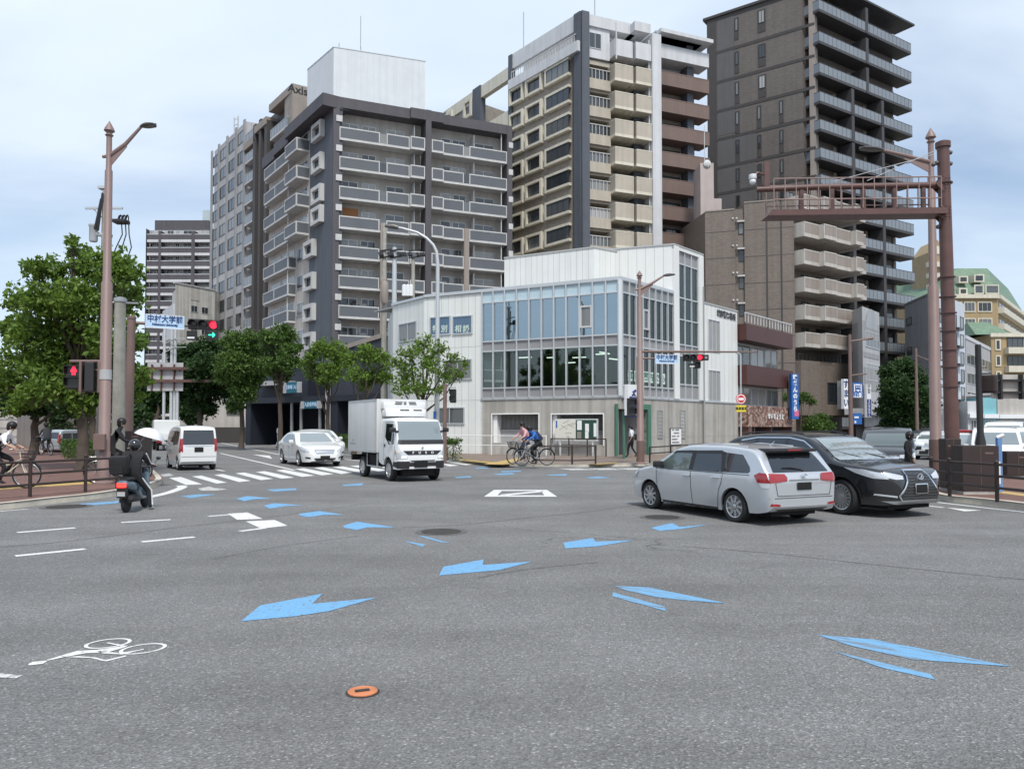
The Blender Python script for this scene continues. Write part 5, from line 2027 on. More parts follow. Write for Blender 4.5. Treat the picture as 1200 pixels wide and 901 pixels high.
Z4([(238, 213), (322, 217), (503, 254), (420, 248), (345, 241), (268, 224)], 'paint_blue_worn')
Z4([(716, 328), (850, 339), (1172, 402), (940, 386), (800, 355)], 'paint_blue_worn')
Z4([(752, 366), (980, 420), (992, 433), (870, 406)], 'paint_blue_worn')
Z3([(5, 228), (55, 214), (190, 234), (90, 234), (55, 243), (12, 236)])
Z3([(270, 264), (290, 265), (382, 288), (350, 287)], 'paint_blue_worn')
Z3([(213, 280), (295, 294), (285, 302)], 'paint_blue_worn')
Z1([(875, 155), (935, 147), (1010, 158), (950, 158), (905, 165), (878, 160)])
Z1([(772, 131), (805, 124), (890, 131), (840, 132), (790, 140)])
Z1([(693, 111), (725, 103), (798, 111), (745, 112), (715, 118)])
Z1([(780, 84), (868, 80), (868, 86), (800, 90)], 'paint_blue_worn')
Z1([(528, 103), (575, 98), (636, 98), (560, 109)], 'paint_blue_worn')
Z1([(230, 126), (350, 117), (345, 124), (262, 131)], 'paint_blue_worn')
Z1([(1003, 70), (1065, 65), (1060, 72), (1008, 74)], 'paint_blue_worn')
Z3([(398, 57), (455, 53), (457, 58), (405, 61)], 'paint_blue_worn')
Z3([(530, 46), (600, 42), (612, 47), (560, 50)], 'paint_blue_worn')
Z3([(560, 36), (630, 34), (632, 38), (565, 40)], 'paint_blue_worn')
Z3([(715, 49), (795, 46), (790, 52), (740, 52)], 'paint_blue_worn')
Z3([(858, 58), (905, 55), (950, 60), (880, 62)], 'paint_blue_worn')
Z3([(470, 25), (520, 22), (515, 27), (475, 28)], 'paint_blue_worn')
for a, b, w in (((20, 624), (88, 618.5), .15), ((142, 612.3), (200, 608.8), .15), ((166, 635), (228, 629.3), .15), ((18, 651.5), (100, 643.3), .15),
 ((244, 605), (272, 602.8), .14), ((281, 622.5), (310, 618.8), .14)):
 line('lane_line', a, b, w)
sheet('lane_mark', [(267, 602), (290, 600.5), (308, 608), (278, 609.2)], 'paint_white', .0045)
sheet('lane_mark', [(288, 611), (322, 609.3), (337, 616), (306, 619.4)], 'paint_white', .0045)
sheet('lane_mark', [(-6, 788.5), (26, 791.5), (19, 795), (-10, 793.5)], 'paint_white_worn')
line('edge_line', (-40, 602.2), (33, 596.5), .15, 'paint_white_worn')
line('edge_line', (50, 594.3), (85, 591.8), .15, 'paint_white_worn')
cv = smooth_line(G([(172, 583), (185, 580.3), (198, 577), (209, 573.2), (214, 570.5), (211, 568.9)]), 5)
m = MB()
for i in range(len(cv) - 1):
 d = (cv[i + 1] - cv[i]).normalized()
 n = Vector((-d.y, d.x, 0)) * .13
 m.add([cv[i] - n, cv[i + 1] - n, cv[i + 1] + n, cv[i] + n], [(0, 1, 2, 3)])
for i, v in enumerate(m.v):
 m.v[i] = (v[0], v[1], .004)
tag(m.build('edge_line', MATS['paint_white']), kind='structure')
C7 = lambda pts: [(180 + x / 5.0, 480 + y / 5.0) for x, y in pts]
for q in ([(90, 400), (160, 394), (285, 437), (190, 441)], [(225, 391), (280, 386), (430, 427), (370, 433)], [(355, 382), (405, 377), (570, 417), (500, 424)],
 [(480, 373), (530, 368), (700, 405), (630, 413)], [(598, 365), (650, 360), (826, 398), (750, 404)], [(715, 356), (765, 351), (945, 386), (870, 394)],
 [(830, 348), (880, 343), (1056, 377), (985, 385)], [(940, 342), (990, 337), (1166, 369), (1100, 377)], [(1050, 337), (1105, 332), (1280, 362), (1215, 370)],
 [(1150, 330), (1205, 326), (1375, 355), (1320, 362)], [(1255, 324), (1310, 320), (1480, 348), (1420, 354)], [(1360, 318), (1410, 314), (1580, 341), (1520, 347)],
 [(1470, 312), (1520, 309), (1685, 334), (1625, 340)], [(1570, 307), (1620, 304), (1790, 327), (1735, 332)], [(1680, 302), (1720, 299), (1880, 320), (1830, 325)]):
 sheet('crosswalk_stripe', C7(q), 'paint_white')
sheet('lane_mark', C7([(260, 462), (330, 450), (350, 458), (430, 466), (370, 474), (280, 474)]), 'paint_white_worn')
sheet('lane_mark', C7([(30, 382), (90, 373), (120, 386), (60, 393)]), 'paint_white_worn')
for k in range(4):
 x = 655 + 34 * k
 sheet('crosswalk_stripe', [(x, 549.2 - .2 * k), (x + 24, 548.8 - .2 * k), (x + 44, 550.5 - .2 * k), (x + 14, 550.9 - .2 * k)], 'paint_white_worn')
for a, b, w in (((258, 531), (345, 551), .16), ((256, 518.3), (330, 533.2), .16), ((279, 514), (330, 523.2), .16), ((254, 514.8), (274, 518.3), .14), ((240, 547.5), (263, 552), .15),
 ((398, 537.5), (432, 541), .16), ((398, 532), (436, 536), .16), ((1098, 588.6), (1205, 600.6), .14), ((1080, 592), (1106, 594.8), .13)):
 line('lane_line', a, b, w)
for q in ([(296, 532.5), (316, 533.8), (319, 537.6)], [(302, 515.3), (314, 515.2), (321, 518.3), (307, 517.5)], [(1109, 594.8), (1150, 598.2), (1130, 599.2)]):
 sheet('lane_mark', q, 'paint_white')
o4 = [(579, 574), (641, 574), (653, 582), (567, 582)]
i4 = [(588, 575.3), (634, 575.3), (638, 580.4), (583, 580.4)]
for k in range(4):
 k2 = (k + 1) % 4
 sheet('island_marking', [o4[k], o4[k2], i4[k2], i4[k]], 'paint_white')
sheet('island_marking', [(585, 579.6), (632, 575.1), (638, 576.2), (590, 580.9)], 'paint_white')
C8 = lambda pts: [(20 + x / 6.0, 735 + y / 6.0) for x, y in pts]
def ring(cx, cy, rx, ry, w, tilt):
 n = 28
 pts = []
 m_ = MB()
 P0, P1 = [], []
 for i in range(n):
  a = 2 * math.pi * i / n
  for L_, k in ((P0, 1.0), (P1, w)):
   x, y = rx * k * math.cos(a), ry * k * math.sin(a)
   L_.append(gp(20 + (cx + x) / 6.0, 735 + (cy + y + x * tilt) / 6.0))
 v = [(p.x, p.y, .004) for p in P0 + P1]
 m_.add(v, [(i, n + i, n + (i + 1) % n, (i + 1) % n) for i in range(n)])
 return m_
bikem = MB()
for r_ in (ring(638, 115, 170, 31, .83, -.12), ring(885, 152, 170, 33, .83, -.13)):
 bikem.add(r_.v, r_.f)
for q in ([(74, 262), (110, 245), (205, 236), (210, 243), (180, 258), (90, 269)], [(205, 232), (420, 168), (560, 160), (700, 140), (780, 128), (760, 142), (640, 176), (480, 184), (330, 212), (215, 236)],
 [(330, 210), (440, 205), (560, 215), (620, 233), (760, 200), (770, 206), (630, 241), (600, 238), (520, 217), (420, 214)], [(560, 168), (720, 183), (860, 160), (890, 152), (890, 158), (740, 193), (600, 185)],
 [(625, 112), (640, 108), (760, 130), (740, 136)]):
 bm = bmesh.new()
 f = bm.faces.new([bm.verts.new((p.x, p.y, .0045)) for p in (gp(*c) for c in C8(q))])
 bmesh.ops.triangulate(bm, faces=[f])
 bikem.frombm(bm)
 bm.free()
tag(bikem.build('cyclist_marking', MATS['paint_white']), kind='structure')
def cover(px, py, r, mt, ringmt, label, group=None, slot=False):
 c = gp(px, py)
 root = thing('manhole_cover', label, 'manhole cover', (c.x, c.y, 0), group=group)
 m_ = MB()
 k = 1.32 if r > .2 else 1.13
 m_.lathe([(r * k, .001), (r * k, .005), (r * 1.03, .006)], n=28)
 m_.build('surround', MATS[ringmt], root, world=False)
 m_ = MB()
 m_.lathe([(r, .002), (r, .012), (r * .93, .014), (r * .9, .010), (r * .15, .010), (.001, .012)], n=28)
 m_.build('lid', MATS[mt], root, world=False)
 if slot:
  m_ = MB()
  m_.box(-.05, .045, -.014, .018, .012, .018, Matrix.Rotation(R(20), 4, 'Z'))
  m_.build('slot', MATS['iron_cover'], root, world=False)
cover(517, 623.2, .33, 'iron_cover', 'asphalt_patch', 'dark iron manhole cover between small blue arrows in the crossing')
cover(425, 811, .098, 'orange_cover', 'iron_cover', 'small round orange cover set in the asphalt near camera', slot=True)
cover(776, 606.2, .33, 'iron_cover', 'asphalt_patch', 'dark manhole cover beside front wheel of silver wagon')
cover(78, 593.8, .4, 'iron_cover', 'asphalt_patch', 'dark manhole cover at the kerb behind left railing')
def tact(pts, z=KZ + .004):
 P = [gp(x, y, z) for x, y in pts]
 tag(sheet('tactile_paving', None, 'paint_yellow', z, world=P), kind='structure')
tact([(-10, 571), (118, 563.5), (118, 566), (-10, 574)])
tact([(536, 538.8), (548, 538.2), (607, 543.6), (588, 544.2)])
tact([(566, 543.8), (606, 536.6), (616, 537.2), (590, 544.2)], KZ + .008)
tact([(690, 543.4), (722, 542), (726, 542.7), (700, 544.2)])
tact([(1150, 558.5), (1215, 551.5), (1215, 555.5), (1168, 561.5)])
tact([(1140, 571), (1215, 580), (1215, 583), (1136, 573)])
for pts in ([(20, 527.5), (82, 526.5), (80, 529), (18, 530)], [(20, 519), (86, 518.3), (84, 522.5), (14, 523)]):
 tag(sheet('path', None, 'path_pale', KZ + .004, world=[gp(x, y, KZ + .004) for x, y in pts]), kind='structure') if mat('path_pale', (0.33, 0.25, 0.22), 0.85) else None
def seam(pix, w):
 P = smooth_line(G(pix), 5)
 m_ = MB()
 for i in range(len(P) - 1):
  d = (P[i + 1] - P[i]).normalized()
  k = w * (1 + .5 * math.sin(i * 2.3))
  n_ = Vector((-d.y, d.x, 0)) * k / 2
  m_.add([P[i] - n_, P[i + 1] - n_, P[i + 1] + n_, P[i] + n_], [(0, 1, 2, 3)])
 m_.v = [(v[0], v[1], .0025) for v in m_.v]
 tag(m_.build('road_seam', MATS['asphalt_patch']), kind='structure')
seam([(470, 618), (545, 614.5), (620, 606.5), (690, 599.5), (735, 593), (770, 586)], .035)
seam([(560, 677), (600, 669.5), (640, 664.5), (700, 659)], .03)
seam([(0, 641), (90, 633), (200, 619), (330, 604), (430, 590)], .03)
seam([(800, 640), (900, 648), (1010, 660), (1200, 679)], .03)
seam([(250, 655), (330, 640), (420, 628)], .02)
# === street furniture
def T3(x, y, z):
 return Matrix.Translation(Vector((x, y, z)))
def lamp_post(px, py, Y_, top, arm_px, arm_py, label, rad=.12, m='pole_pink', back=None, group=None):
 b = gp(px, py, KZ) if Y_ is None else at(px, py, Y_)
 b.z = KZ
 D = b.y
 zt = at(px, top, D).z
 root = thing('street_lamp', label, 'street lamp', (b.x, b.y, b.z), group=group)
 H = zt - b.z
 mb = MB()
 mb.tube([(0, 0, 0), (0, 0, .9), (0, 0, .92), (0, 0, H * .55), (0, 0, H * .555), (0, 0, H * .86), (0, 0, H * .865), (0, 0, H * .965)], [rad * 1.12, rad * 1.1, rad, rad * .95, rad * .72, rad * .66, rad * .5, rad * .48], 14)
 mb.lathe([(rad * 1.7, 0), (rad * 1.7, .05), (rad * 1.15, .09)], n=14)
 mb.build('post', MATS[m], root, world=False)
 f = MB()
 h0 = H * .955
 f.lathe([(rad * .45, h0), (rad * .75, h0 + .05), (rad * .5, h0 + .09), (rad * .5, h0 + H * .012), (rad * .95, h0 + H * .017), (rad * .8, h0 + H * .024), (.004, H)], n=12)
 f.build('finial', MATS[m], root, world=False)
 tip = at(arm_px, arm_py, D) - b
 za = H * .9
 sg = 1 if tip.x > 0 else -1
 a = MB()
 a.tube([(-.18 * sg, 0, za), (0, 0, za + .02), (tip.x * .35, 0, lerp(za, tip.z, .32) + .08), (tip.x * .68, 0, tip.z - .03)], [.045, .06, .055, .04], 8)
 a.hexa([Vector(q) for q in ((.05 * sg, -.012, za - .28), (tip.x * .38, -.012, lerp(za, tip.z, .34) - .02), (tip.x * .38, .012, lerp(za, tip.z, .34) - .02), (.05 * sg, .012, za - .28),
 (.05 * sg, -.012, za), (tip.x * .38, -.012, lerp(za, tip.z, .34) + .06), (tip.x * .38, .012, lerp(za, tip.z, .34) + .06), (.05 * sg, .012, za))])
 a.build('arm', MATS[m], root, world=False)
 h = MB()
 L = abs(tip.x) * .34
 x0 = tip.x * .66
 h.smooth = True
 n = 10
 rings = []
 for i in range(9):
  t = i / 8
  w = .17 * math.sin(min(1, t * 1.6 + .15) * math.pi / 2) * (1 if t < .8 else math.sqrt(max(0.02, 1 - ((t - .8) / .2) ** 2)))
  hh = .085 * (.55 + .45 * math.sin(math.pi * min(1, t * 1.2)))
  c = Vector((x0 + sg * L * t, 0, tip.z - .03 + .05 * t))
  rings.append([c + Vector((0, w * math.cos(2 * math.pi * k / n), hh * math.sin(2 * math.pi * k / n) * (1 if math.sin(2 * math.pi * k / n) > 0 else .5))) for k in range(n)])
 vs_ = [q for r_ in rings for q in r_]
 h.add(vs_, [(i * n + k, i * n + (k + 1) % n, (i + 1) * n + (k + 1) % n, (i + 1) * n + k) for i in range(8) for k in range(n)] + [tuple(range(n)), tuple(range(8 * n, 9 * n))])
 h.build('lamp_head', MATS['lamp_shell'], root, world=False)
 return root, b, D, H
mat('lamp_shell', (0.12, 0.115, 0.11), 0.4, metal=.4, var=.1)
def signal_head(parent, M_, n=3, red=2, vertical=False, s=.3, back=False, arrow=False, hood=True, lit=True, mount=None):
 W_ = s * 1.18 * n
 c = MB()
 if vertical:
  c.bbox(-s * .62, s * .62, -.07, .1, -W_ / 2, W_ / 2, .03, M_)
 else:
  c.bbox(-W_ / 2, W_ / 2, -.07, .1, -s * .62, s * .62, .03, M_)
 o = c.build('signal_case', MATS['signal_black'], parent)
 for i in range(n):
  p = (i - (n - 1) / 2) * s * 1.16
  q = Vector((0, -.075, -p)) if vertical else Vector((p, -.075, 0))
  l_ = MB()
  ax = (M_.to_3x3() @ Vector((0, -1, 0)))
  on = lit and i == red and not back
  l_.lathe([(s * .44, -.02), (s * .44, .004), (s * .3, .02), (.002, .026)], M_ @ q, ax, 16)
  l_.build('lens', MATS['lamp_red' if on else 'lens_off'], o)
  if hood and not back:
   hd = MB()
   k = 12
   a0 = R(-20)
   pts = []
   for j in range(k + 1):
    a = a0 + (math.pi - 2 * a0) * j / k
    for (rr, yy) in ((s * .5, -.07), (s * .5, -.07 - s * .55)):
     pts.append(M_ @ (q + Vector((math.cos(a) * rr, yy + .075, math.sin(a) * rr))))
   for j in range(k + 1):
    a = a0 + (math.pi - 2 * a0) * j / k
    for (rr, yy) in ((s * .47, -.07), (s * .47, -.07 - s * .55)):
     pts.append(M_ @ (q + Vector((math.cos(a) * rr, yy + .075, math.sin(a) * rr))))
   fs = []
   b_ = 2 * (k + 1)
   for j in range(k):
    fs.append((2 * j, 2 * j + 1, 2 * j + 3, 2 * j + 2))
    fs.append((b_ + 2 * j, b_ + 2 * j + 2, b_ + 2 * j + 3, b_ + 2 * j + 1))
    fs.append((2 * j + 1, b_ + 2 * j + 1, b_ + 2 * j + 3, 2 * j + 3))
   hd.add(pts, fs)
   hd.build('hood', MATS['signal_black'], o)
 return o
def frame_at(p, yaw=0.0):
 return Matrix.Translation(p) @ Matrix.Rotation(yaw, 4, 'Z')
def name_board(parent, p0, p1, z0, z1, mt='sign_blue_pale', lines=(('中村大学前', .46, .16), ('Nakamura University', .16, -.22)), ink='sign_navy'):
 w = Wall((p0.x, p0.y), (p1.x, p1.y))
 b = MB()
 w.box(b, 0, w.L, z0, z1, 0, .05)
 b.mi = 1
 e = .025
 w.box(b, 0, w.L, z1 - e, z1, .05, .056)
 w.box(b, 0, w.L, z0, z0 + e, .05, .056)
 o = b.build('name_board', [MATS[mt], MATS['sign_white']], parent)
 H_ = z1 - z0
 for tx, hh, off in lines:
  me = text_mesh(tx, hh * H_, MATS[ink], 'lettering', .012 * H_, .003)
  wd_ = max(v.co.x for v in me.vertices) - min(v.co.x for v in me.vertices)
  k = min(1.0, w.L * .9 / wd_)
  me.transform(Matrix.Scale(k, 4, Vector((1, 0, 0))))
  winst('lettering', me, o, w.T(w.L / 2, .058, (z0 + z1) / 2 + off * H_))
 return o
mat('post_foot', (0.14, 0.085, 0.07), 0.55, var=0.15, scale=3)
mat('rail_pink', (0.27, 0.19, 0.17), 0.5, var=0.15, scale=3)
mat('sign_navy2', (0.01, 0.02, 0.16), 0.45, var=0)
mat('map_cream', (0.66, 0.65, 0.58), 0.5, var=0.04)
mat('pin_green', (0.02, 0.06, 0.045), 0.6, var=0.1)
mat('dry_plant', (0.1, 0.11, 0.04), 0.8, var=0.2)
def p_navy(o, w, z0, z1):
 m = MB()
 w.box(m, .03, w.L - .03, z0 + .05, lerp(z0, z1, .55), .0, .015)
 m.build('navy_panel', MATS['sign_navy2'], o)
 for i, ch in enumerate('SCHOOL'):
  wtext(o, w, ch, w.L / 2, lerp(lerp(z0, z1, .5), z0 + .2, i / 5), .26, MATS['sign_white'], .016, .008)
# ---- left lamp post with pedestrian signals
root, b, D, H = lamp_post(121.5, 567, None, 142, 183, 147.5, 'tall pinkish brown street lamp on the left pavement with pedestrian signals', .155)
m = MB()
za = at(121, 423.5, D).z
m.tube([(b.x, b.y, za), (hx(81, D), b.y, za)], .045, 8)
m.tube([(b.x, b.y, za - .25), (hx(100, D), b.y, za - .25)], .03, 8)
m.build('bracket', MATS['pole_brown'], root)
m = MB()
zc_ = at(121, 439, D).z
m.lathe([(.165, -.14), (.165, .14)], (b.x, b.y, zc_), n=14)
m.build('white_band', MATS['light_grey'], root)
def ped_signal(parent, px, y0, y1, D, yaw, lit, w=.42):
 c = at(px, (y0 + y1) / 2, D)
 z0, z1 = at(px, y1, D).z, at(px, y0, D).z
 M_ = frame_at(c, yaw)
 hgt = z1 - z0
 q = MB()
 q.bbox(-w / 2, w / 2, -.1, .1, -hgt / 2, hgt / 2, .03, M_)
 o = q.build('pedestrian_signal', MATS['signal_black'], parent)
 for i, zz in enumerate((hgt * .24, -hgt * .24)):
  l_ = MB()
  l_.box(-w * .4, w * .4, -.112, -.1, zz - hgt * .19, zz + hgt * .19, M_)
  l_.build('lens', MATS['lens_off'], o)
  v = MB()
  v.box(-w * .46, w * .46, -.26, -.1, zz + hgt * .2, zz + hgt * .225, M_)
  v.box(-w * .48, -w * .45, -.22, -.1, zz - hgt * .1, zz + hgt * .2, M_)
  v.box(w * .45, w * .48, -.22, -.1, zz - hgt * .1, zz + hgt * .2, M_)
  v.build('hood', MATS['signal_black'], o)
 if lit:
  f = MB()
  zz = hgt * .24
  f.sphere(M_ @ Vector((0, -.118, zz + hgt * .12)), .045 * w / .42, 10, (1, .3, 1))
  f.box(-w * .13, w * .13, -.125, -.112, zz - hgt * .02, zz + hgt * .085, M_)
  f.box(-w * .17, w * .17, -.122, -.112, zz - hgt * .03, zz + hgt * .06, M_)
  f.box(-w * .1, -w * .02, -.122, -.112, zz - hgt * .16, zz - hgt * .02, M_)
  f.box(w * .02, w * .1, -.122, -.112, zz - hgt * .16, zz - hgt * .02, M_)
  f.build('red_figure', MATS['lamp_red'], o)
 return o
ped_signal(root, 89, 428, 456, D, R(0), True, .5)
m = MB()
c = at(107, 442, D)
m.bbox(-.12, .12, -.25, .25, -.42, .42, .03, frame_at(c, R(15)))
m.mi = 1
m.bbox(-.27, -.2, -.2, .2, -.45, .45, .02, frame_at(c, R(15)))
m.bbox(.2, .27, -.2, .2, -.45, .45, .02, frame_at(c, R(15)))
m.build('pedestrian_signal', [MATS['signal_black'], MATS['pole_brown']], root)
c = gp(121.5, 545, KZ)
m = MB()
m.bbox(b.x - .16, b.x + .16, b.y - .3, b.y - .18, 1.1, 1.55, .02)
m.build('push_button_box', MATS['pole_brown'], root)
# ---- concrete post behind it
bb = gp(138, 560, KZ)
bb = at(138, 545, 24)
root = thing('utility_pole', 'pale weathered concrete post behind the left street lamp', 'pole', (bb.x, bb.y, KZ))
m = MB()
D2 = 24.0
zt = at(140, 352, D2).z
m.tube([(bb.x, bb.y, KZ), (bb.x, bb.y, zt)], [.2, .16], 16)
m.build('shaft', MATS['pole_concrete'], root)
m = MB()
m.lathe([(.19, -.05), (.19, .06), (.08, .1)], (bb.x, bb.y, zt), n=14)
m.tube([(hx(127, D2), bb.y, zt - .06), (hx(160, D2), bb.y, zt - .1)], .03, 6)
m.tube([(hx(127, D2), bb.y, zt - .06), (hx(129, D2), bb.y, zt + .3)], .04, 6)
m.build('cap', MATS['steel'], root)
# ---- brown signal post with arm, name board and red light
D3 = 26.0
bb = Vector((hx(150.5, D3), D3, KZ))
root = thing('traffic_signal', 'brown signal post reaching over the avenue with name board, red light and green arrow', 'traffic light', tuple(bb))
zt = at(152, 373, D3).z
m = MB()
m.tube([tuple(bb), (bb.x, bb.y, 1.4), (bb.x, bb.y, 1.42), (hx(152.5, D3), bb.y, zt)], [.17, .17, .15, .13], 14)
m.lathe([(.15, -.02), (.15, .05), (.05, .09)], (hx(152.5, D3), bb.y, zt), n=12)
m.build('post', MATS['pole_brown'], root)
za = at(160, 378, D3).z
m = MB()
m.tube([(bb.x, bb.y, za), (hx(225, D3 + .8), D3 + .8, at(225, 382, D3 + .8).z)], .055, 8)
m.build('arm', MATS['pole_brown'], root)
name_board(root, Vector((hx(170.5, D3), D3 - .12, 0)), Vector((hx(213, D3 + .4), D3 + .5, 0)), at(170, 384.5, D3).z, at(170, 368.5, D3).z)
c = at(239, 380.5, D3 + .6)
signal_head(root, frame_at(c, R(5)) @ Matrix.Rotation(R(2.5), 4, 'Y'), 3, 2, s=.295)
c2 = at(249, 392.8, D3 + .6)
m = MB()
m.bbox(-.18, .18, -.07, .1, -.17, .17, .03, frame_at(c2, R(5)))
o = m.build('arrow_case', MATS['signal_black'], root)
m = MB()
M_ = frame_at(c2, R(5))
for (x0, x1, z0, z1, rot) in ((-.11, .08, -.018, .018, 0), (-.02, .11, -.018, .018, 45), (-.02, .11, -.018, .018, -45)):
 if rot == 0:
  m.box(x0, x1, -.085, -.075, z0, z1, M_)
 else:
  m.box(-.11, 0, -.085, -.075, z0, z1, M_ @ T3(.1, 0, 0) @ Matrix.Rotation(R(rot), 4, 'Y'))
m.build('green_arrow', MATS['lamp_green'], o)
m = MB()
M_ = frame_at(at(224.5, 393, D3 + .6), R(5))
m.bbox(-.16, .16, -.06, .12, -.16, .16, .03, M_)
m.mi = 1
m.box(-.12, .12, -.075, -.06, -.12, -.06, M_)
m.build('sensor_box', [MATS['signal_black'], MATS['sign_white']], root)
# ---- utility pole with transformer behind the left tree
D4 = 33.0
root = thing('utility_pole', 'tall electricity pole with grey transformer and switch box above the left tree', 'utility pole', (hx(118, D4), D4, KZ))
X = lambda px: hx(px, D4)
Z = lambda py: at(119, py, D4).z
m = MB()
m.tube([(X(118), D4, KZ), (X(119.5), D4, Z(219))], [.21, .12], 12)
m.tube([(X(120), D4, Z(222)), (X(120.5), D4, Z(200))], .05, 6)
m.build('shaft', MATS['pole_concrete'], root)
m = MB()
m.box(X(97), X(141), D4 - .12, D4 - .04, Z(246), Z(243.5))
m.box(X(112), X(124), D4 - .16, D4 + .16, Z(222), Z(219))
m.tube([(X(106), D4 - .1, Z(245)), (X(117), D4, Z(256))], .025, 5)
m.tube([(X(110), D4 - .1, Z(275)), (X(128), D4, Z(277))], .09, 6)
m.build('crossarm', MATS['galv'], root)
m = MB()
m.lathe([(.15, 0), (.17, .06), (.17, .62), (.2, .66), (.2, .74), (.05, .78)], (X(107.5), D4 - .1, Z(284)), n=14)
m.build('transformer', MATS['galv'], root)
m = MB()
m.bbox(X(130.5), X(146), D4 - .25, D4 + .25, Z(262), Z(258), .03)
for px in (136, 140, 144):
 m.tube([(X(px - 1), D4, Z(258)), (X(px + .5), D4, Z(253.5)), (X(px + 2.5), D4, Z(252.5))], .05, 6)
m.build('switch_box', MATS['signal_black'], root)
m = MB()
for (a, b_, c_) in ((139, 133, 129), (143.5, 140, 136), (147, 151, 147.5)):
 m.tube([(X(a), D4, Z(262 if a < 147 else 254)), (X(a + 1), D4, Z(275)), (X(b_), D4, Z(290)), (X(c_), D4, Z(300)), (X(c_ - 6), D4, Z(330))], .025, 5)
m.tube([(X(118), D4 - .2, Z(235)), (X(115), D4 - .25, Z(255)), (X(111), D4 - .2, Z(270))], .07, 6)
m.tube([(X(119), D4 - .2, Z(228)), (X(116), D4 - .25, Z(262)), (X(114), D4 - .2, Z(272))], .05, 6)
m.build('cable', MATS['signal_black'], root)
# ---- sign gantries seen from behind along the avenue
D5 = 60
root = thing('sign_gantry', 'back of large road sign on grey posts with red brown beams over avenue', 'road sign', (hx(200, D5), D5, 0))
m = MB()
m.box(hx(172, D5), hx(214, D5), D5, D5 + .08, at(200, 458, D5).z, at(200, 425, D5).z)
m.build('sign_panel', MATS['light_grey'], root)
m = MB()
for y in (432, 446.5):
 m.box(hx(173, D5), hx(252, D5), D5 - .3, D5 - .06, at(200, y + 1.6, D5).z, at(200, y - 1.6, D5).z)
for px in (178, 189, 204):
 m.box(hx(px - .6, D5), hx(px + .6, D5), D5 - .2, D5, at(200, 458, D5).z, at(200, 427, D5).z)
m.build('beam', MATS['rust_red'], root)
m = MB()
for px, y in ((190.5, 372), (199, 385), (203, 380), (206.5, 448)):
 m.tube([(hx(px, D5), D5 + .2, 0), (hx(px, D5), D5 + .2, at(px, y, D5).z)], .12, 8)
for y in (397, 407):
 m.tube([(hx(190, D5), D5 + .2, at(190, y + 6, D5).z), (hx(206, D5), D5 - .3, at(200, y, D5).z)], .05, 6)
 m.tube([(hx(190, D5), D5 + .2, at(190, y, D5).z), (hx(218, D5), D5 - .1, at(200, y, D5).z)], .03, 6)
m.build('post', MATS['galv'], root)
# ---- grey curved lamp by the corner building
D6 = 36.5
root = thing('street_lamp', 'slim grey street lamp with curved arm in front of white corner building', 'street lamp', (hx(512, D6), D6, KZ))
m = MB()
X = lambda px: hx(px, D6)
Z = lambda py: at(512, py, D6).z
m.tube([(X(512), D6, KZ), (X(512.5), D6, Z(310)), (X(511), D6, Z(295)), (X(507), D6, Z(287)), (X(499), D6, Z(279)), (X(488), D6, Z(272.5)), (X(470), D6, Z(267.5)), (X(462), D6, Z(266.5))], [.13, .09, .075, .07, .065, .06, .055, .05], 12)
m.build('post', MATS['galv'], root)
m = MB()
m.tube([(X(466), D6, Z(267)), (X(460), D6, Z(265.6)), (X(450), D6, Z(264.8))], [.09, .13, .07], 10)
m.build('lamp_head', MATS['lamp_shell'], root)
m = MB()
m.box(X(508.5), X(511), D6 - .3, D6 - .1, Z(492), Z(482))
m.build('small_sign', MATS['sign_blue'], root)
# ---- utility poles left of the corner building
for (px, y0, Dq, kind, lab) in ((449.5, 262, 56, 0, 'concrete utility pole with brown cylindrical transformer before grey apartments'),
 (461.5, 290, 54, 1, 'slim grey utility pole left of white corner building'), (483.5, 303, 66, 2, 'short wooden utility pole behind white corner building roof')):
 root = thing('utility_pole', lab, 'utility pole', (hx(px, Dq), Dq, 0))
 X = lambda q: hx(q, Dq)
 Z = lambda q: at(px, q, Dq).z
 m = MB()
 m.tube([(X(px), Dq, 0), (X(px), Dq, Z(y0))], [.24, .15], 10)
 m.build('shaft', MATS['pole_concrete' if kind != 1 else 'galv'], root)
 m = MB()
 for y in (295, 303):
  m.tube([(X(px - 5), Dq - .2, Z(y)), (X(px + 9), Dq - .2, Z(y - 2))], .06, 6)
 for a in (-5, -3, 5, 9, 12):
  m.tube([(X(px + a), Dq - .2, Z(297)), (X(px + a + 1.5), Dq - .3, Z(301))], .12, 6)
 m.build('insulator', MATS['signal_black'], root)
 if kind == 0:
  m = MB()
  m.bbox(X(446.5), X(453.5), Dq - .6, Dq - .1, Z(333), Z(327), .05)
  m.lathe([(.2, 0), (.28, .15), (.28, 1.5), (.2, 1.65)], (X(451), Dq - .4, Z(357)), n=12)
  m.build('transformer', MATS['taupe'], root)
 if kind == 2:
  m = MB()
  for q in (474, 478, 482):
   m.lathe([(.2, 0), (.2, .9), (.05, 1.0)], (X(q), Dq - .5, Z(348)), n=10)
  m.build('white_fitting', MATS['sign_white'], root)
# ---- thin brown post with pedestrian signal behind the truck
D7 = 34.5
root = thing('pedestrian_signal', 'thin brown post with dark pedestrian signal just right of truck', 'traffic light', (hx(521, D7), D7, KZ))
m = MB()
m.tube([(hx(521, D7), D7, KZ), (hx(521.5, D7), D7, at(521, 450, D7).z)], [.1, .085], 10)
m.build('post', MATS['pole_brown'], root)
m = MB()
z_ = at(521, 454, D7).z
m.tube([(hx(521, D7), D7, z_), (hx(534, D7), D7, z_)], .025, 6)
m.build('bracket', MATS['steel'], root)
ped_signal(root, 531, 456, 472, D7, R(-10), False, .27)
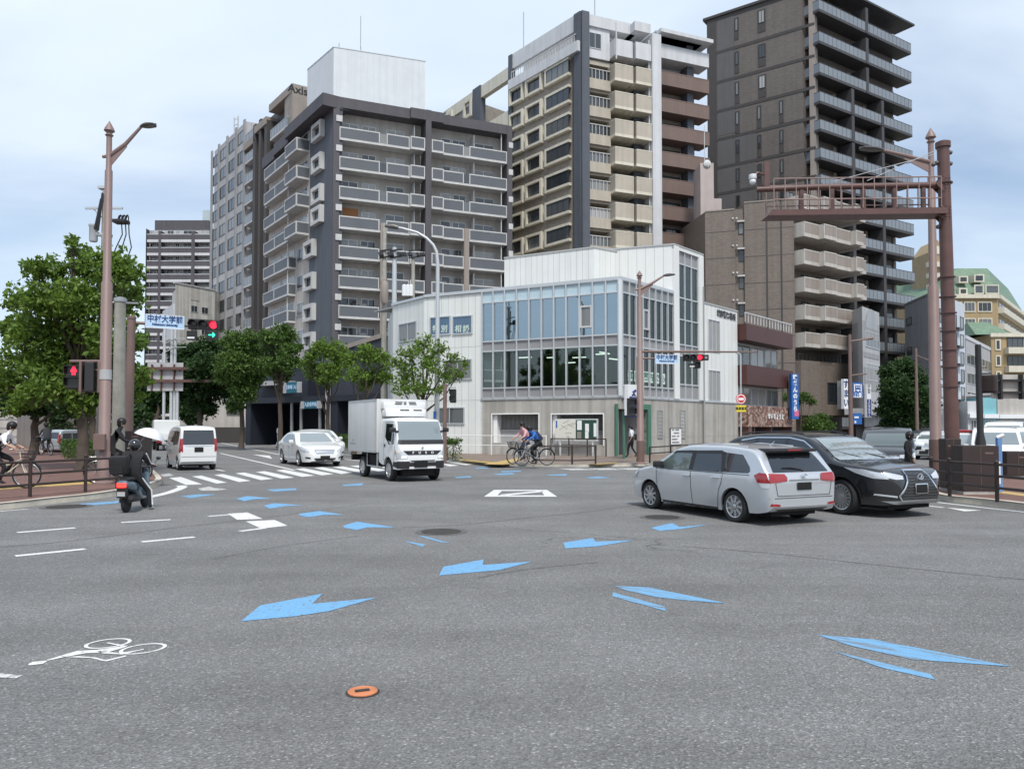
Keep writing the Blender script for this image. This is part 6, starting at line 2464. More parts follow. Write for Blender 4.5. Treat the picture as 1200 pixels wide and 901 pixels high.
# ---- lamp post at the corner with arm, name board and signal
root, b, D, H = lamp_post(750.5, 543.5, None, 317, 791, 322.5, 'pinkish brown street lamp at the glass corner carrying name board and red light', .15)
m = MB()
za = at(750, 412, D).z
m.tube([(b.x, b.y, za), (hx(887, D + 1.5), D + 1.5, at(887, 412.5, D + 1.5).z)], [.06, .035], 8)
m.tube([(b.x, b.y, at(750, 420, D).z), (hx(768, D), b.y, at(750, 420, D).z)], .04, 8)
m.build('arm', MATS['pole_brown'], root)
name_board(root, Vector((hx(767, D), D - .15, 0)), Vector((hx(794, D + .2), D + .1, 0)), at(767, 426.5, D).z, at(767, 415.5, D).z)
signal_head(root, frame_at(at(812, 419, D), R(-6)), 3, 2, s=.245)
m = MB()
m.bbox(-.12, .12, -.1, .14, -.12, .12, .02, frame_at(at(827, 419, D), R(-6)))
m.mi = 1
m.box(-.05, .05, -.115, -.1, -.06, .04, frame_at(at(827, 419, D), R(-6)))
m.build('sensor_box', [MATS['signal_black'], MATS['mid_grey']], root)
signal_head(root, frame_at(at(817, 427.5, D), R(-6)), 1, 5, s=.25)
m = MB()
m.bbox(-.14, .14, -.06, .1, -.07, .1, .02, frame_at(at(811, 428.5, D), R(-6)))
m.mi = 1
m.box(-.11, .11, -.08, -.06, -.06, -.01, frame_at(at(811, 428.5, D), R(-6)))
m.build('sensor_box', [MATS['signal_black'], MATS['sign_white']], root)
ped_signal(root, 739.8, 466.5, 488.5, D - .1, R(10), False, .36)
m = MB()
for y in (465, 486, 481):
 z_ = at(745, y, D).z
 m.tube([(b.x, b.y, z_), (hx(741, D), b.y, z_)], .02, 6)
m.build('bracket', MATS['steel'], root)
m = MB()
m.lathe([(.175, 0), (.17, 1.0)], (b.x, b.y, KZ), n=14)
m.build('dark_sleeve', MATS['post_foot'], root)
# ---- bank sign with f mark on green pole
D8 = 38.5
sgw = Wall((hx(733.5, D8), D8), (hx(744.5, D8 + .6), D8 + .6))
root = thing('bank_sign', 'upright white and navy sign with letter f beside the corner entrance', 'sign', (hx(734, D8), D8, KZ))
m = MB()
z0, z1, zm = at(738, 489, D8).z, at(738, 450.5, D8).z, at(738, 464.5, D8).z
sgw.box(m, 0, sgw.L, zm, z1, 0, .2)
m.mi = 1
sgw.box(m, 0, sgw.L, z0, zm, 0, .2)
m.mi = 2
sgw.box(m, -.12, 0, z0 + .1, z1, 0, .22)
o = m.build('sign_box', [MATS['sign_white'], MATS['sign_navy2'], MATS['sign_white']], root)
m = MB()
pts = [(.30, 1.0), (.42, 1.05), (.40, 1.2), (.22, 1.25), (.08, 1.1), (-.04, .8), (-.14, .5), (-.28, .38), (-.42, .45)]
zc_ = (zm + z1) / 2 - .32
hh = .36
m.tube([sgw.P(sgw.L / 2 + x * .42, .21, zc_ + (z - .4) * hh * .8 + .1) for x, z in pts], [.02, .03, .035, .045, .05, .05, .045, .035, .02], 6)
m.tube([sgw.P(sgw.L / 2 - .14, .21, zc_ + .26), sgw.P(sgw.L / 2 + .16, .21, zc_ + .32)], [.02, .035], 6)
m.tube([sgw.P(sgw.L / 2 - .18, .21, zm + .02), sgw.P(sgw.L / 2, .21, zm + .12), sgw.P(sgw.L / 2 + .18, .21, zm + .02)], [.02, .05, .02], 6)
m.build('letter_mark', MATS['sign_navy2'], o)
m = MB()
m.tube([sgw.P(.1, -.2, KZ), sgw.P(.1, -.2, z0 + .3)], .07, 8)
m.build('post', MATS['green_frame'], root)
# ---- bus stop style round sign and yellow plate
D9 = 40
root = thing('road_sign', 'round red and white road sign above a yellow plate on thin post', 'road sign', (hx(868, D9), D9, KZ))
m = MB()
X = lambda q: hx(q, D9)
Z = lambda q: at(868, q, D9).z
m.tube([(X(868), D9, KZ), (X(868.5), D9, Z(417)), (X(867), D9, Z(414)), (X(863), D9, Z(414))], .04, 8)
m.build('post', MATS['galv'], root)
m = MB()
c = (X(868), D9 - .06, Z(467.5))
m.lathe([(.27, 0), (.27, .02)], c, (0, -1, 0), 24)
m.mi = 1
m.lathe([(.235, .02), (.235, .026)], c, (0, -1, 0), 24)
m.mi = 0
m.lathe([(.19, .026), (.19, .032)], c, (0, -1, 0), 24)
m.mi = 1
m.box(c[0] - .14, c[0] + .14, c[1] - .038, c[1] - .032, c[2] - .07, c[2] + .06)
m.build('sign_disc', [MATS['sign_red'], MATS['sign_white']], root)
m = MB()
m.box(X(862.5), X(874), D9 - .08, D9 - .05, Z(482.5), Z(475))
o = m.build('yellow_plate', MATS['sign_yellow'], root)
W_ = Wall((X(862.5), D9 - .08), (X(874), D9 - .08))
wtext(o, W_, '降車専用', W_.L / 2, Z(479), .15, MATS['signal_black'], .004, .003, squeeze=.8)
# ---- big gantry at the right
D10 = 17.0
gb = gp(1116, 574, KZ)
D10 = gb.y + .8
X = lambda q: hx(q, D10)
Z = lambda q: at(1100, q, D10).z
root = thing('sign_gantry', 'massive rusty red gantry post with caged walkway beam reaching left', 'gantry', (X(1115), D10, KZ))
m = MB()
zt = Z(168)
m.tube([(X(1116), D10, KZ), (X(1110.5), D10, zt)], [.185, .15], 18)
m.lathe([(.19, -.12), (.19, .02), (.1, .06)], (X(1110.5), D10, zt), n=16)
for y in (215, 325, 348, 367, 388, 410, 430, 453):
 x_ = lerp(X(1116), X(1110.5), (Z(y) - KZ) / (zt - KZ))
 m.lathe([(.21, -.015), (.21, .015)], (x_, D10, Z(y)), n=16)
m.build('post', MATS['rust_red'], root)
for y in (348, 388, 430, 453):
 pass
m = MB()
m.tube([(X(1108), D10, Z(217)), (X(960), D10, Z(219.5)), (X(889), D10, Z(222.5))], [.085, .08, .075], 12)
m.build('upper_beam', MATS['rust_red'], root)
m = MB()
m.hexa([Vector(q) for q in ((X(898), D10 - .3, Z(256)), (X(1108), D10 - .3, Z(253.5)), (X(1108), D10 + .3, Z(253.5)), (X(898), D10 + .3, Z(256)),
 (X(903), D10 - .3, Z(249.5)), (X(1108), D10 - .3, Z(246.5)), (X(1108), D10 + .3, Z(246.5)), (X(903), D10 + .3, Z(249.5)))])
m.build('walkway_beam', MATS['rust_red'], root)
m = MB()
for px in (942, 978, 1015, 1052, 1086):
 m.box(X(px) - .05, X(px) + .05, D10 - .05, D10 + .05, Z(247), Z(219))
m.build('web_post', MATS['rust_red'], root)
m = MB()
for y0, y1 in ((214, 211.5), (238, 236)):
 for o_ in (-.31, .31):
  m.tube([(X(905), D10 + o_, Z(y0)), (X(1100), D10 + o_, Z(y1))], .018, 6)
for i in range(16):
 px = lerp(905, 1100, i / 15)
 for o_ in (-.31, .31):
  m.tube([(X(px), D10 + o_, Z(lerp(214, 211.5, i / 15))), (X(px), D10 + o_, Z(lerp(249, 246, i / 15)))], .014, 5)
m.build('walkway_rail', MATS['rail_pink'], root)
for y in (217, 250):
 m = MB()
 for o_ in (-.12, .12):
  m.hexa([Vector(q) for q in ((X(1099), D10 + o_ - .015, Z(y + 1)), (X(1107), D10 + o_ - .015, Z(y + 9)), (X(1107), D10 + o_ + .015, Z(y + 9)), (X(1099), D10 + o_ + .015, Z(y + 1)),
 (X(1099), D10 + o_ - .015, Z(y - 1)), (X(1107), D10 + o_ - .015, Z(y - 8)), (X(1107), D10 + o_ + .015, Z(y - 8)), (X(1099), D10 + o_ + .015, Z(y - 1)))])
 for k in range(4):
  for px in (1109, 1113):
   m.sphere((X(px), D10 - .19, Z(y - 6 + 4 * k)), .02, 6)
 m.build('bolted_joint', MATS['rust_red'], root)
m = MB()
m.tube([(X(1103), D10, Z(176)), (X(1020), D10, Z(212))], .01, 5)
m.tube([(X(1100), D10, Z(181)), (X(980), D10, Z(213))], .01, 5)
m.build('stay_cable', MATS['galv'], root)
m = MB()
for (px, y) in ((1099, 193), (1119, 179), (1119, 192), (1103, 191), (1103, 266)):
 m.tube([(X(1110), D10, Z(y)), (X(px), D10, Z(y))], .02, 6)
 m.sphere((X(px), D10, Z(y)), .06, 8)
m.build('sensor', MATS['lamp_shell'], root)
m = MB()
m.box(X(898), X(904), D10 - .05, D10 + .05, Z(220), Z(190))
m.tube([(X(889), D10, Z(222)), (X(904), D10, Z(221))], .06, 8)
m.tube([(X(898), D10, Z(205)), (X(890), D10 - .05, Z(203)), (X(886), D10 - .05, Z(207))], .03, 8)
o = m.build('camera_mount', MATS['rust_red'], root)
m = MB()
m.lathe([(.04, .12), (.1, .1), (.1, 0), (.09, -.02)], (X(884), D10 - .05, Z(210)), n=14)
m.sphere((X(884), D10 - .05, Z(213.5)), .085, 12)
m.build('dome_camera', MATS['sign_white'], root)
# ---- right lamp post next to the gantry
Dq = D10 + 1.2
root, b, D, H = lamp_post(1097.5, 570, Dq, 150, 1007, 175, 'tall pinkish brown street lamp standing left against the rusty gantry post', .15, 'pole_pink')
m = MB()
m.lathe([(.18, 0), (.175, 1.25)], (b.x, b.y, KZ), n=14)
m.build('dark_sleeve', MATS['post_foot'], root)
# ---- smaller lamp posts along the right street
for (px, D_, top, ax, ay, lab) in ((997, 47, 404, 1012, 396, 'brown street lamp before blue clinic signs on right street'), (1074.5, 60, 420, 1092, 421.5, 'far brown street lamp in front of the dark tree on right street')):
 r_ = thing('street_lamp', lab, 'street lamp', (hx(px, D_), D_, KZ))
 X = lambda q: hx(q, D_)
 Z = lambda q: at(px, q, D_).z
 m = MB()
 m.tube([(X(px), D_, KZ), (X(px), D_, Z(top - 12))], [.14, .09], 10)
 m.build('post', MATS['pole_brown'], r_)
 m = MB()
 m.tube([(X(px), D_, Z(top - 4)), (X(ax), D_, Z(ay + 2)), (X(ax + 12), D_, Z(ay))], [.05, .05, .1], 8)
 if px < 1000:
  m.tube([(X(px), D_, Z(440)), (X(1016), D_, Z(438))], .05, 6)
 m.build('arm', MATS['pole_brown'], r_)
# ---- black signal pole at the right edge
D11 = 21.0
X = lambda q: hx(q, D11)
Z = lambda q: at(1148, q, D11).z
root = thing('traffic_signal', 'black pole with dark signal turned sideways near right edge', 'traffic light', (X(1148.5), D11, KZ))
m = MB()
m.tube([(X(1148.5), D11, KZ), (X(1148.5), D11, Z(518)), (X(1148.5), D11, Z(508)), (X(1147.5), D11, Z(404))], [.14, .13, .085, .075], 14)
m.build('post', MATS['signal_black'], root)
m = MB()
m.tube([(X(1144), D11, Z(438.5)), (X(1162), D11, Z(437.5))], .02, 6)
m.build('bracket', MATS['signal_black'], root)
m = MB()
m.bbox(-.1, .12, -.22, .22, -.25, .25, .06, frame_at(at(1158, 450, D11), R(40)))
m.build('signal_case', MATS['cabinet_brown'], root)
# ---- overhead sign back at right edge
D12 = 40
root = thing('sign_gantry', 'back of pale overhead sign with black beams at right edge', 'road sign', (hx(1185, D12), D12, 0))
m = MB()
m.box(hx(1164, D12), hx(1230, D12), D12, D12 + .08, at(1180, 467, D12).z, at(1180, 439, D12).z)
m.build('sign_panel', MATS['pale_wall'], root)
m = MB()
for y in (446, 460):
 m.box(hx(1164, D12), hx(1230, D12), D12 - .25, D12 - .05, at(1180, y + 1.2, D12).z, at(1180, y - 1.2, D12).z)
for px in (1170.5, 1195, 1215):
 m.box(hx(px - 1, D12), hx(px + 1, D12), D12 - .3, D12, at(1180, 468, D12).z, at(1180, 439, D12).z)
m.box(hx(1214, D12), hx(1218, D12), D12 + .1, D12 + .3, 0, at(1180, 439, D12).z)
m.build('beam', MATS['signal_black'], root)
# ---- cabinets, rail fences, planters
def cabinet(x0, x1, y0, y1, D_, dep, label, top=None):
 c0 = hx((x0 + x1) / 2, D_)
 root = thing('utility_cabinet', label, 'cabinet', (c0, D_ + dep / 2, KZ))
 m = MB()
 za, zb = KZ, at((x0 + x1) / 2, y0, D_).z
 m.bbox(hx(x0, D_), hx(x1, D_), D_, D_ + dep, za + .08, zb, .02)
 m.build('case', MATS['cabinet_brown'], root)
 m = MB()
 m.box(hx(x0, D_) + .02, hx(x1, D_) - .02, D_ + .02, D_ + dep - .02, za, za + .08)
 m.build('plinth', MATS['concrete'], root)
 m = MB()
 xm = (hx(x0, D_) + hx(x1, D_)) / 2
 m.box(xm - .004, xm + .004, D_ - .004, D_, za + .12, zb - .04)
 m.box(hx(x1, D_) - .34, hx(x1, D_) - .14, D_ - .006, D_, zb - .2, zb - .16)
 m.build('door_seam', MATS['pole_brown'], root)
cabinet(1127, 1170, 522, 572, 18.3, .5, 'large dark brown utility cabinet behind the right railing')
cabinet(1108, 1126, 514, 568, 19.2, .35, 'narrow dark cabinet between gantry post and large brown cabinet')
cabinet(1179, 1206, 529, 549, 24, .6, 'low reddish brown bin box at right edge pavement')
cabinet(143, 167, 505, 550, 25, .7, 'dark square cabinet behind the white umbrella on left pavement')
root = thing('marker_post', 'slim blue pole sign standing right of the large brown cabinet', 'post', (hx(1171, 19), 19, KZ))
m = MB()
m.bbox(hx(1168.5, 19), hx(1174, 19), 19, 19.1, KZ, at(1171, 513, 19).z, .02)
m.build('board', MATS['blue_pole'], root)
m = MB()
m.box(hx(1169, 19), hx(1170.8, 19), 18.985, 19, KZ + .2, KZ + .75)
m.tube([(hx(1169, 19), 19.05, at(1171, 513, 19).z), (hx(1176, 19), 19.0, at(1171, 512, 19).z + .05)], .05, 8)
m.build('white_text_strip', MATS['sign_white'], root)
def fence(pts, h, nrail, label, post_r=.03, m_='fence_brown', rails=None, finial=True):
 P = pts
 root = thing('railing', label, 'railing', tuple(P[0]))
 for p in P:
  m = MB()
  m.tube([p, p + Vector((0, 0, h))], post_r * 1.35, 10)
  if finial:
   m.sphere(p + Vector((0, 0, h + .03)), post_r * 1.6, 8)
  m.build('post', MATS[m_], root)
 for z in rails:
  m = MB()
  m.tube([p + Vector((0, 0, z)) for p in P], post_r, 8)
  m.build('rail', MATS[m_], root)
 return root
def fpt(px, py):
 return gp(px, py, KZ)
fence([fpt(-60, 590), fpt(35, 582.2), fpt(100, 576.2), fpt(137, 572.5)], .86, 3, 'dark brown three rail railing along left kerb', rails=(.28, .53, .8))
fence([fpt(1091.5, 578.5), fpt(1113, 581.2), fpt(1168.6, 588), fpt(1240, 597)], .82, 3, 'dark brown three rail railing along right kerb', rails=(.3, .55, .8))
fence([fpt(628, 543.8), fpt(670.5, 544.3), fpt(698, 543.8)], .82, 2, 'short low brown barrier on pavement right of the blue jacket cyclist', rails=(.18, .78), finial=False)
fence([fpt(761.5, 542.5), fpt(786, 540), fpt(830, 535)], .72, 2, 'low dark barrier right of corner lamp behind silver wagon', rails=(.42, .7), finial=False)
p0, p1 = GLW.P(GLW.sx(497, 420) - 2.5, 1.4, KZ), GLW.P(GLW.L * .56, 1.4, KZ)
fence([p0, p0.lerp(p1, .35), p0.lerp(p1, .7), p1], 1.15, 2, 'white pipe handrail in front of the corner building ramp', .022, 'white_paint', rails=(.55, 1.1), finial=False)
p2, p3 = GLW.P(GLW.L * .565, .85, KZ), GLW.P(GLW.L * .94, .85, KZ)
m = MB()
GLW.box(m, GLW.sx(577), GLW.L * .56, KZ, KZ + .45, .25, .75)
tag(m.build('ramp_wall', MATS['concrete']), 'low concrete ramp wall at the foot of corner building', 'wall')
root = thing('railing', 'dark low railing under the notice boards of the corner building', 'railing', tuple(p2))
m = MB()
for k in range(4):
 p = p2.lerp(p3, k / 3)
 m.tube([p, p + Vector((0, 0, .95))], .035, 8)
m.tube([p2 + Vector((0, 0, .95)), p3 + Vector((0, 0, .95))], .03, 8)
m.build('rail', MATS['fence_brown'], root)
root = thing('notice_board', 'grey framed notice board with street map and green pin panel', 'notice board', tuple(p2))
s0, s1 = GLW.sx(654, 500), GLW.sx(703.5, 500)
z0, z1 = GLW.zy(680, 516.5), GLW.zy(680, 490.8)
m = MB()
GLW.box(m, s0, s1, z0, z1, .3, .42)
for a in (s0 + .3, s1 - .3):
 GLW.box(m, a - .04, a + .04, KZ, z0, .33, .4)
m.build('frame', MATS['alu_light'], root)
m = MB()
sm = lerp(s0, s1, .48)
GLW.box(m, s0 + .04, sm, z0 + .06, z1 - .04, .42, .432)
o = m.build('map_panel', MATS['map_cream'], root)
m = MB()
r_ = random.Random(5)
for k in range(9):
 a = lerp(s0 + .25, sm - .2, r_.random())
 z = lerp(z0 + .2, z1 - .2, r_.random())
 q = r_.uniform(-.3, .3)
 m.hexa([GLW.P(a, .432, z), GLW.P(a + .4, .432, z + q), GLW.P(a + .4, .434, z + q), GLW.P(a, .434, z), GLW.P(a, .432, z + .03), GLW.P(a + .4, .432, z + q + .03), GLW.P(a + .4, .434, z + q + .03), GLW.P(a, .434, z + .03)])
m.mi = 1
GLW.box(m, s0 + .06, s0 + .14, z1 - .5, z1 - .1, .432, .436)
m.build('map_lines', [MATS['taupe'], MATS['sign_blue']], o)
m = MB()
GLW.box(m, sm + .04, s1 - .06, z0 + .08, z1 - .06, .42, .43)
o = m.build('pin_panel', MATS['pin_green'], root)
m = MB()
for (a, b_, c, d) in ((.06, .3, .5, .92), (.06, .28, .12, .42), (.42, .62, .42, .78), (.42, .6, .1, .45), (.8, .95, .2, .8)):
 m.mi = 0 if a != .06 or c > .4 else 1
 GLW.box(m, lerp(sm, s1, a) + .04, lerp(sm, s1, b_), lerp(z0, z1, c), lerp(z0, z1, d), .43, .434)
m.build('notice_sheet', [MATS['white_paint'], MATS['taupe']], o)
for i, (px, py, lab) in enumerate(((561, 525.6, 'round terracotta planter on the left, nearest the white wall'), (587.5, 527.2, 'round terracotta planter in the middle, left of the pair of cyclists'), (646.5, 531.2, 'round terracotta planter right of the pair of cyclists'))):
 p = gp(px, py, KZ)
 root = thing('planter', lab, 'planter', tuple(p), group='terracotta planters along corner building')
 m = MB()
 m.lathe([(.26, 0), (.34, .12), (.36, .4), (.4, .46), (.4, .56), (.34, .56), (.33, .48), (.01, .48)], n=18)
 m.build('pot', MATS['terracotta'], root, world=False)
 m = MB()
 r_ = random.Random(i)
 for k in range(40):
  a, q = r_.random() * 6.28, r_.random() * .3
  m.tube([(math.cos(a) * q, math.sin(a) * q, .48), (math.cos(a) * q * 1.2, math.sin(a) * q * 1.2, .48 + .12 * r_.random())], [.012, .002], 3, False)
 m.build('plant', MATS['dry_plant'], root, world=False)
def blade_sign(x0, x1, y0, y1, D_, mt, label, letters=None, ink='sign_white', post=None, vertical=True, extra=None, lh=None, dep=.25):
 w = Wall((hx(x0, D_), D_), (hx(x1, D_), D_ + .3))
 z0, z1 = at((x0 + x1) / 2, y1, D_).z, at((x0 + x1) / 2, y0, D_).z
 root = thing('shop_sign', label, 'sign', tuple(w.P(w.L / 2, 0, z0)))
 m = MB()
 w.box(m, 0, w.L, z0, z1, -dep, 0)
 o = m.build('sign_box', MATS[mt], root)
 if letters:
  n = len(letters)
  for i, ch in enumerate(letters):
   if ch == ' ':
    continue
   if vertical:
    z = lerp(z1, z0, (i + .6) / (n + .2))
    wtext(o, w, ch, w.L / 2, z, lh or (z1 - z0) / n * .72, MATS[ink], .005, .02)
   else:
    wtext(o, w, ch, lerp(0, w.L, (i + .6) / (n + .2)), (z0 + z1) / 2, lh or w.L / n * .9, MATS[ink], .005, .015)
 if extra:
  extra(o, w, z0, z1)
 m = MB()
 w.box(m, w.L * .4, w.L * .6, z0 - .01 if not post else 0, z1 - .1, -dep - .5, -dep - .01)
 m.build('bracket', MATS['steel'], root)
 return root
def pinkpart(o, w, z0, z1):
 m = MB()
 w.box(m, w.L * .35, w.L * .95, lerp(z0, z1, .06), lerp(z0, z1, .2), .004, .012)
 m.build('pink_patch', MATS['pink'], o)
blade_sign(928, 938, 438, 491, 58, 'sign_blue', 'tall blue vertical shop sign with white kana and pink patch', '味あんのうら ', extra=pinkpart)
blade_sign(989.5, 996, 444, 479, 62, 'sign_white', 'tall white vertical sign with thin script on brown block', 'すまい', 'sign_navy', lh=.55)
def p_tooth(o, w, z0, z1):
 m = MB()
 c, zc_ = w.L / 2, lerp(z0, z1, .66)
 k = w.L
 w.box(m, c - k * .4, c - k * .3, zc_ - k * .35, zc_ + k * .3, .0, .02)
 w.box(m, c + k * .3, c + k * .4, zc_ - k * .35, zc_ + k * .3, .0, .02)
 w.box(m, c - k * .25, c + k * .25, zc_ + k * .18, zc_ + k * .3, .0, .02)
 m.tube([w.P(c - k * .15, .01, zc_ - k * .22), w.P(c, .01, zc_ - k * .3), w.P(c + k * .15, .01, zc_ - k * .22)], [.04, .1, .04], 6)
 m.sphere(w.P(c - k * .12, .01, zc_ + .02), k * .06, 8)
 m.sphere(w.P(c + k * .12, .01, zc_ + .02), k * .06, 8)
 w.box(m, 0.02, w.L - .02, z0 + .02, lerp(z0, z1, .33), .0, .021)
 m.build('white_marks', MATS['sign_white'], o)
 wtext(o, w, '歯科 2F', w.L / 2, lerp(z0, z1, .17), .34, MATS['sign_blue'], .022, .01)
blade_sign(1000, 1013, 448, 466, 63, 'sign_blue', 'square blue sign with white smiling face above white strip', extra=p_tooth)
def p_wave(o, w, z0, z1):
 m = MB()
 w.box(m, .1, w.L * .6, lerp(z0, z1, .55), lerp(z0, z1, .7), .0, .02)
 w.box(m, .1, w.L * .3, lerp(z0, z1, .1), lerp(z0, z1, .3), .0, .02)
 m.build('white_marks', MATS['sign_white'], o)
blade_sign(1000, 1012, 484, 497, 63.5, 'sign_blue', 'bright blue rectangular sign low beside brown lamp post', extra=p_wave)
blade_sign(1016, 1023, 450, 489, 72, 'sign_white', 'white and navy vertical school sign on grey office front', extra=lambda o, w, z0, z1: (wtext(o, w, '学', w.L / 2, lerp(z0, z1, .92), .4, MATS['mid_grey'], .01, .01), wtext(o, w, '習', w.L / 2, lerp(z0, z1, .78), .4, MATS['mid_grey'], .01, .01), p_navy(o, w, z0, z1)))
# === vehicles
def paint(name, col, metal=0.0, rough=0.35, coat=1.0):
 return mat(name, col, rough, metal, var=0, coat=coat)
paint('paint_silver', (0.62, 0.64, 0.66), .6, .3)
paint('paint_blackcar', (0.012, 0.013, 0.015), .0, .25)
paint('paint_whitecar', (0.74, 0.75, 0.75), .0, .35)
paint('paint_white2', (0.68, 0.70, 0.69), .0, .4)
paint('paint_silver2', (0.36, 0.38, 0.39), .4, .4)
paint('paint_dark2', (0.03, 0.035, 0.05), .2, .3)
mat('tyre', (0.016, 0.016, 0.017), 0.85, var=.2, scale=20)
mat('rim_silver', (0.5, 0.51, 0.52), 0.32, metal=.8, var=0)
mat('rim_dark', (0.05, 0.05, 0.055), 0.5, metal=.4, var=0)
mat('grille_grey', (0.16, 0.165, 0.17), 0.35, metal=.5, var=0)
mat('rubber', (0.014, 0.014, 0.015), 0.7, var=0)
mat('plastic_black', (0.02, 0.02, 0.021), 0.4, var=0)
mat('chrome', (0.75, 0.76, 0.78), 0.12, metal=1.0, var=0)
mat('plate_black', (0.006, 0.006, 0.006), 0.8, var=0)
mat('lens_red', (0.3, 0.008, 0.012), 0.12, var=0, coat=1)
mat('lens_clear', (0.55, 0.57, 0.59), 0.1, var=0, coat=1)
mat('lens_headlight', (0.6, 0.63, 0.66), 0.12, metal=.3, var=0, coat=1)
mat('lens_amber', (0.7, 0.3, 0.05), 0.15, var=0, coat=1)
mat('tail_lit', (0.6, 0.02, 0.02), 0.2, var=0, emit=(1, .03, .02), estr=2.5)
mat('head_lit', (0.9, 0.9, 0.8), 0.2, var=0, emit=(.85, 1, .9), estr=1.6)
mat('car_glass_dark', (0.012, 0.014, 0.016), 0.03, var=0, spec=1.0, coat=.6)
mat('car_glass', (0.09, 0.115, 0.11), 0.03, var=0, spec=1.0, coat=1.0)
mat('car_glass_pale', (0.2, 0.24, 0.25), 0.03, var=0, spec=1.0, coat=1.0)
mat('seam_dark', (0.03, 0.03, 0.032), 0.6, var=0)
mat('underbody', (0.01, 0.01, 0.01), 0.9, var=0)
def pchip(pts):
 xs = [p[0] for p in pts]
 ys = [p[1] for p in pts]
 n = len(xs)
 h = [xs[i + 1] - xs[i] for i in range(n - 1)]
 d = [(ys[i + 1] - ys[i]) / h[i] for i in range(n - 1)]
 mm = [d[0]] + [0 if d[i - 1] * d[i] <= 0 else 2 * d[i - 1] * d[i] / (d[i - 1] + d[i]) for i in range(1, n - 1)] + [d[-1]]
 def f(x):
  if x <= xs[0]:
   return ys[0]
  if x >= xs[-1]:
   return ys[-1]
  i = 0
  while x > xs[i + 1]:
   i += 1
  t = (x - xs[i]) / h[i]
  return (2 * t ** 3 - 3 * t ** 2 + 1) * ys[i] + (t ** 3 - 2 * t ** 2 + t) * h[i] * mm[i] + (-2 * t ** 3 + 3 * t ** 2) * ys[i + 1] + (t ** 3 - t ** 2) * h[i] * mm[i + 1]
 return f
class Car:
 def __init__(s, name, label, cat, top, bot, plan, belt, wheels, wr, tumble=0.2, r=.07, crown=.03, paintm='paint_silver', archr=None, tuck=.07, group=None, ledge=0.0):
  s.root = thing(name, label, cat, (0, 0, 0), group=group)
  ft, fb, fw = pchip(top), pchip(bot), pchip(plan)
  x0, x1 = top[0][0], top[-1][0]
  s.x0, s.x1, s.wr, s.wheels = x0, x1, wr, wheels
  ar = archr or wr + .055
  xs = set(x0 + (x1 - x0) * i / 46 for i in range(47)) | set(p[0] for p in top) | {x0 + .015, x0 + .04, x0 + .08, x1 - .015, x1 - .04, x1 - .08}
  for wx in wheels:
   for k in range(15):
    xs.add(wx + ar * math.cos(math.pi * k / 14))
   xs |= {wx - ar - .004, wx + ar + .004}
  xs = sorted(x for x in xs if x0 <= x <= x1)
  def zb(x):
   z = fb(x)
   for wx in wheels:
    if abs(x - wx) <= ar:
     z = max(z, wr + math.sqrt(max(0, ar * ar - (x - wx) ** 2)))
   return z
  def half(x, z, zt):
   w = fw(x)
   if z < belt:
    t = (belt - z) / max(.05, belt - .2)
    w = w * (1 + .012 * math.sin(math.pi * min(1, t)) - tuck * t ** 2.2)
   else:
    w = w - ledge - (z - belt) * tumble
   return w
  rings = []
  NS, NA, NR = 11, 5, 5
  for x in xs:
   zt = ft(x)
   b = min(zb(x), zt - .12)
   rr = min(r, (zt - b) * .4)
   ring = []
   ring.append((x, 0, b))
   wb = half(x, b, zt)
   ring.append((x, wb * .6, b))
   for i in range(NS):
    t = i / (NS - 1)
    z = b + (zt - rr - b) * t
    ring.append((x, half(x, z, zt), z))
   wtop = half(x, zt - rr, zt)
   for i in range(1, NA + 1):
    a = math.pi / 2 * i / NA
    ring.append((x, wtop - rr * (1 - math.cos(a)) * 1.15, zt - rr + rr * math.sin(a)))
   we = ring[-1][1]
   for i in range(1, NR + 1):
    y = we * (1 - i / NR)
    ring.append((x, y, zt + crown * (1 - (y / max(we, .01)) ** 2)))
   rings.append(ring)
  n = len(rings[0])
  mb = MB()
  mb.smooth = True
  vs_ = []
  for ring in rings:
   vs_ += ring
  o2 = len(vs_)
  for ring in rings:
   vs_ += [(p[0], -p[1], p[2]) for p in ring]
  fs = []
  for i in range(len(rings) - 1):
   for k in range(n - 1):
    a = i * n + k
    fs.append((a, a + 1, a + 1 + n, a + n)[::-1])
    fs.append((o2 + a, o2 + a + n, o2 + a + 1 + n, o2 + a + 1)[::-1])
  for i, flip in ((0, False), (len(rings) - 1, True)):
   for k in range(n - 1):
    a, b_ = i * n + k, o2 + i * n + k
    q = (a, b_, b_ + 1, a + 1)
    fs.append(q[::-1] if flip else q)
  mb.add(vs_, fs)
  bm = bmesh.new()
  me = mb.mesh('body', MATS[paintm])
  bm.from_mesh(me)
  bmesh.ops.remove_doubles(bm, verts=bm.verts, dist=.0005)
  bmesh.ops.recalc_face_normals(bm, faces=bm.faces)
  for f in bm.faces:
   f.smooth = True
  bm.to_mesh(me)
  s.bvh = BVHTree.FromBMesh(bm)
  bm.free()
  me.set_sharp_from_angle(angle=R(32))
  s.body = inst('body', me, s.root, Matrix())
  s.half, s.ft, s.fw, s.zb = half, ft, fw, zb
  m = MB()
  W = max(p[1] for p in plan)
  for wx in wheels:
   k = 14
   pts = [(wx + (ar - .002) * math.cos(math.pi * i / k), y, wr + (ar - .002) * math.sin(math.pi * i / k)) for y in (-W + .06, W - .06) for i in range(k + 1)]
   m.add(pts, [(i, i + 1, k + 2 + i, k + 1 + i) for i in range(k)])
  m.box(x0 + .25, x1 - .25, -W * .62, W * .62, .17, .42)
  m.build('underbody', MATS['underbody'], s.root, world=False)
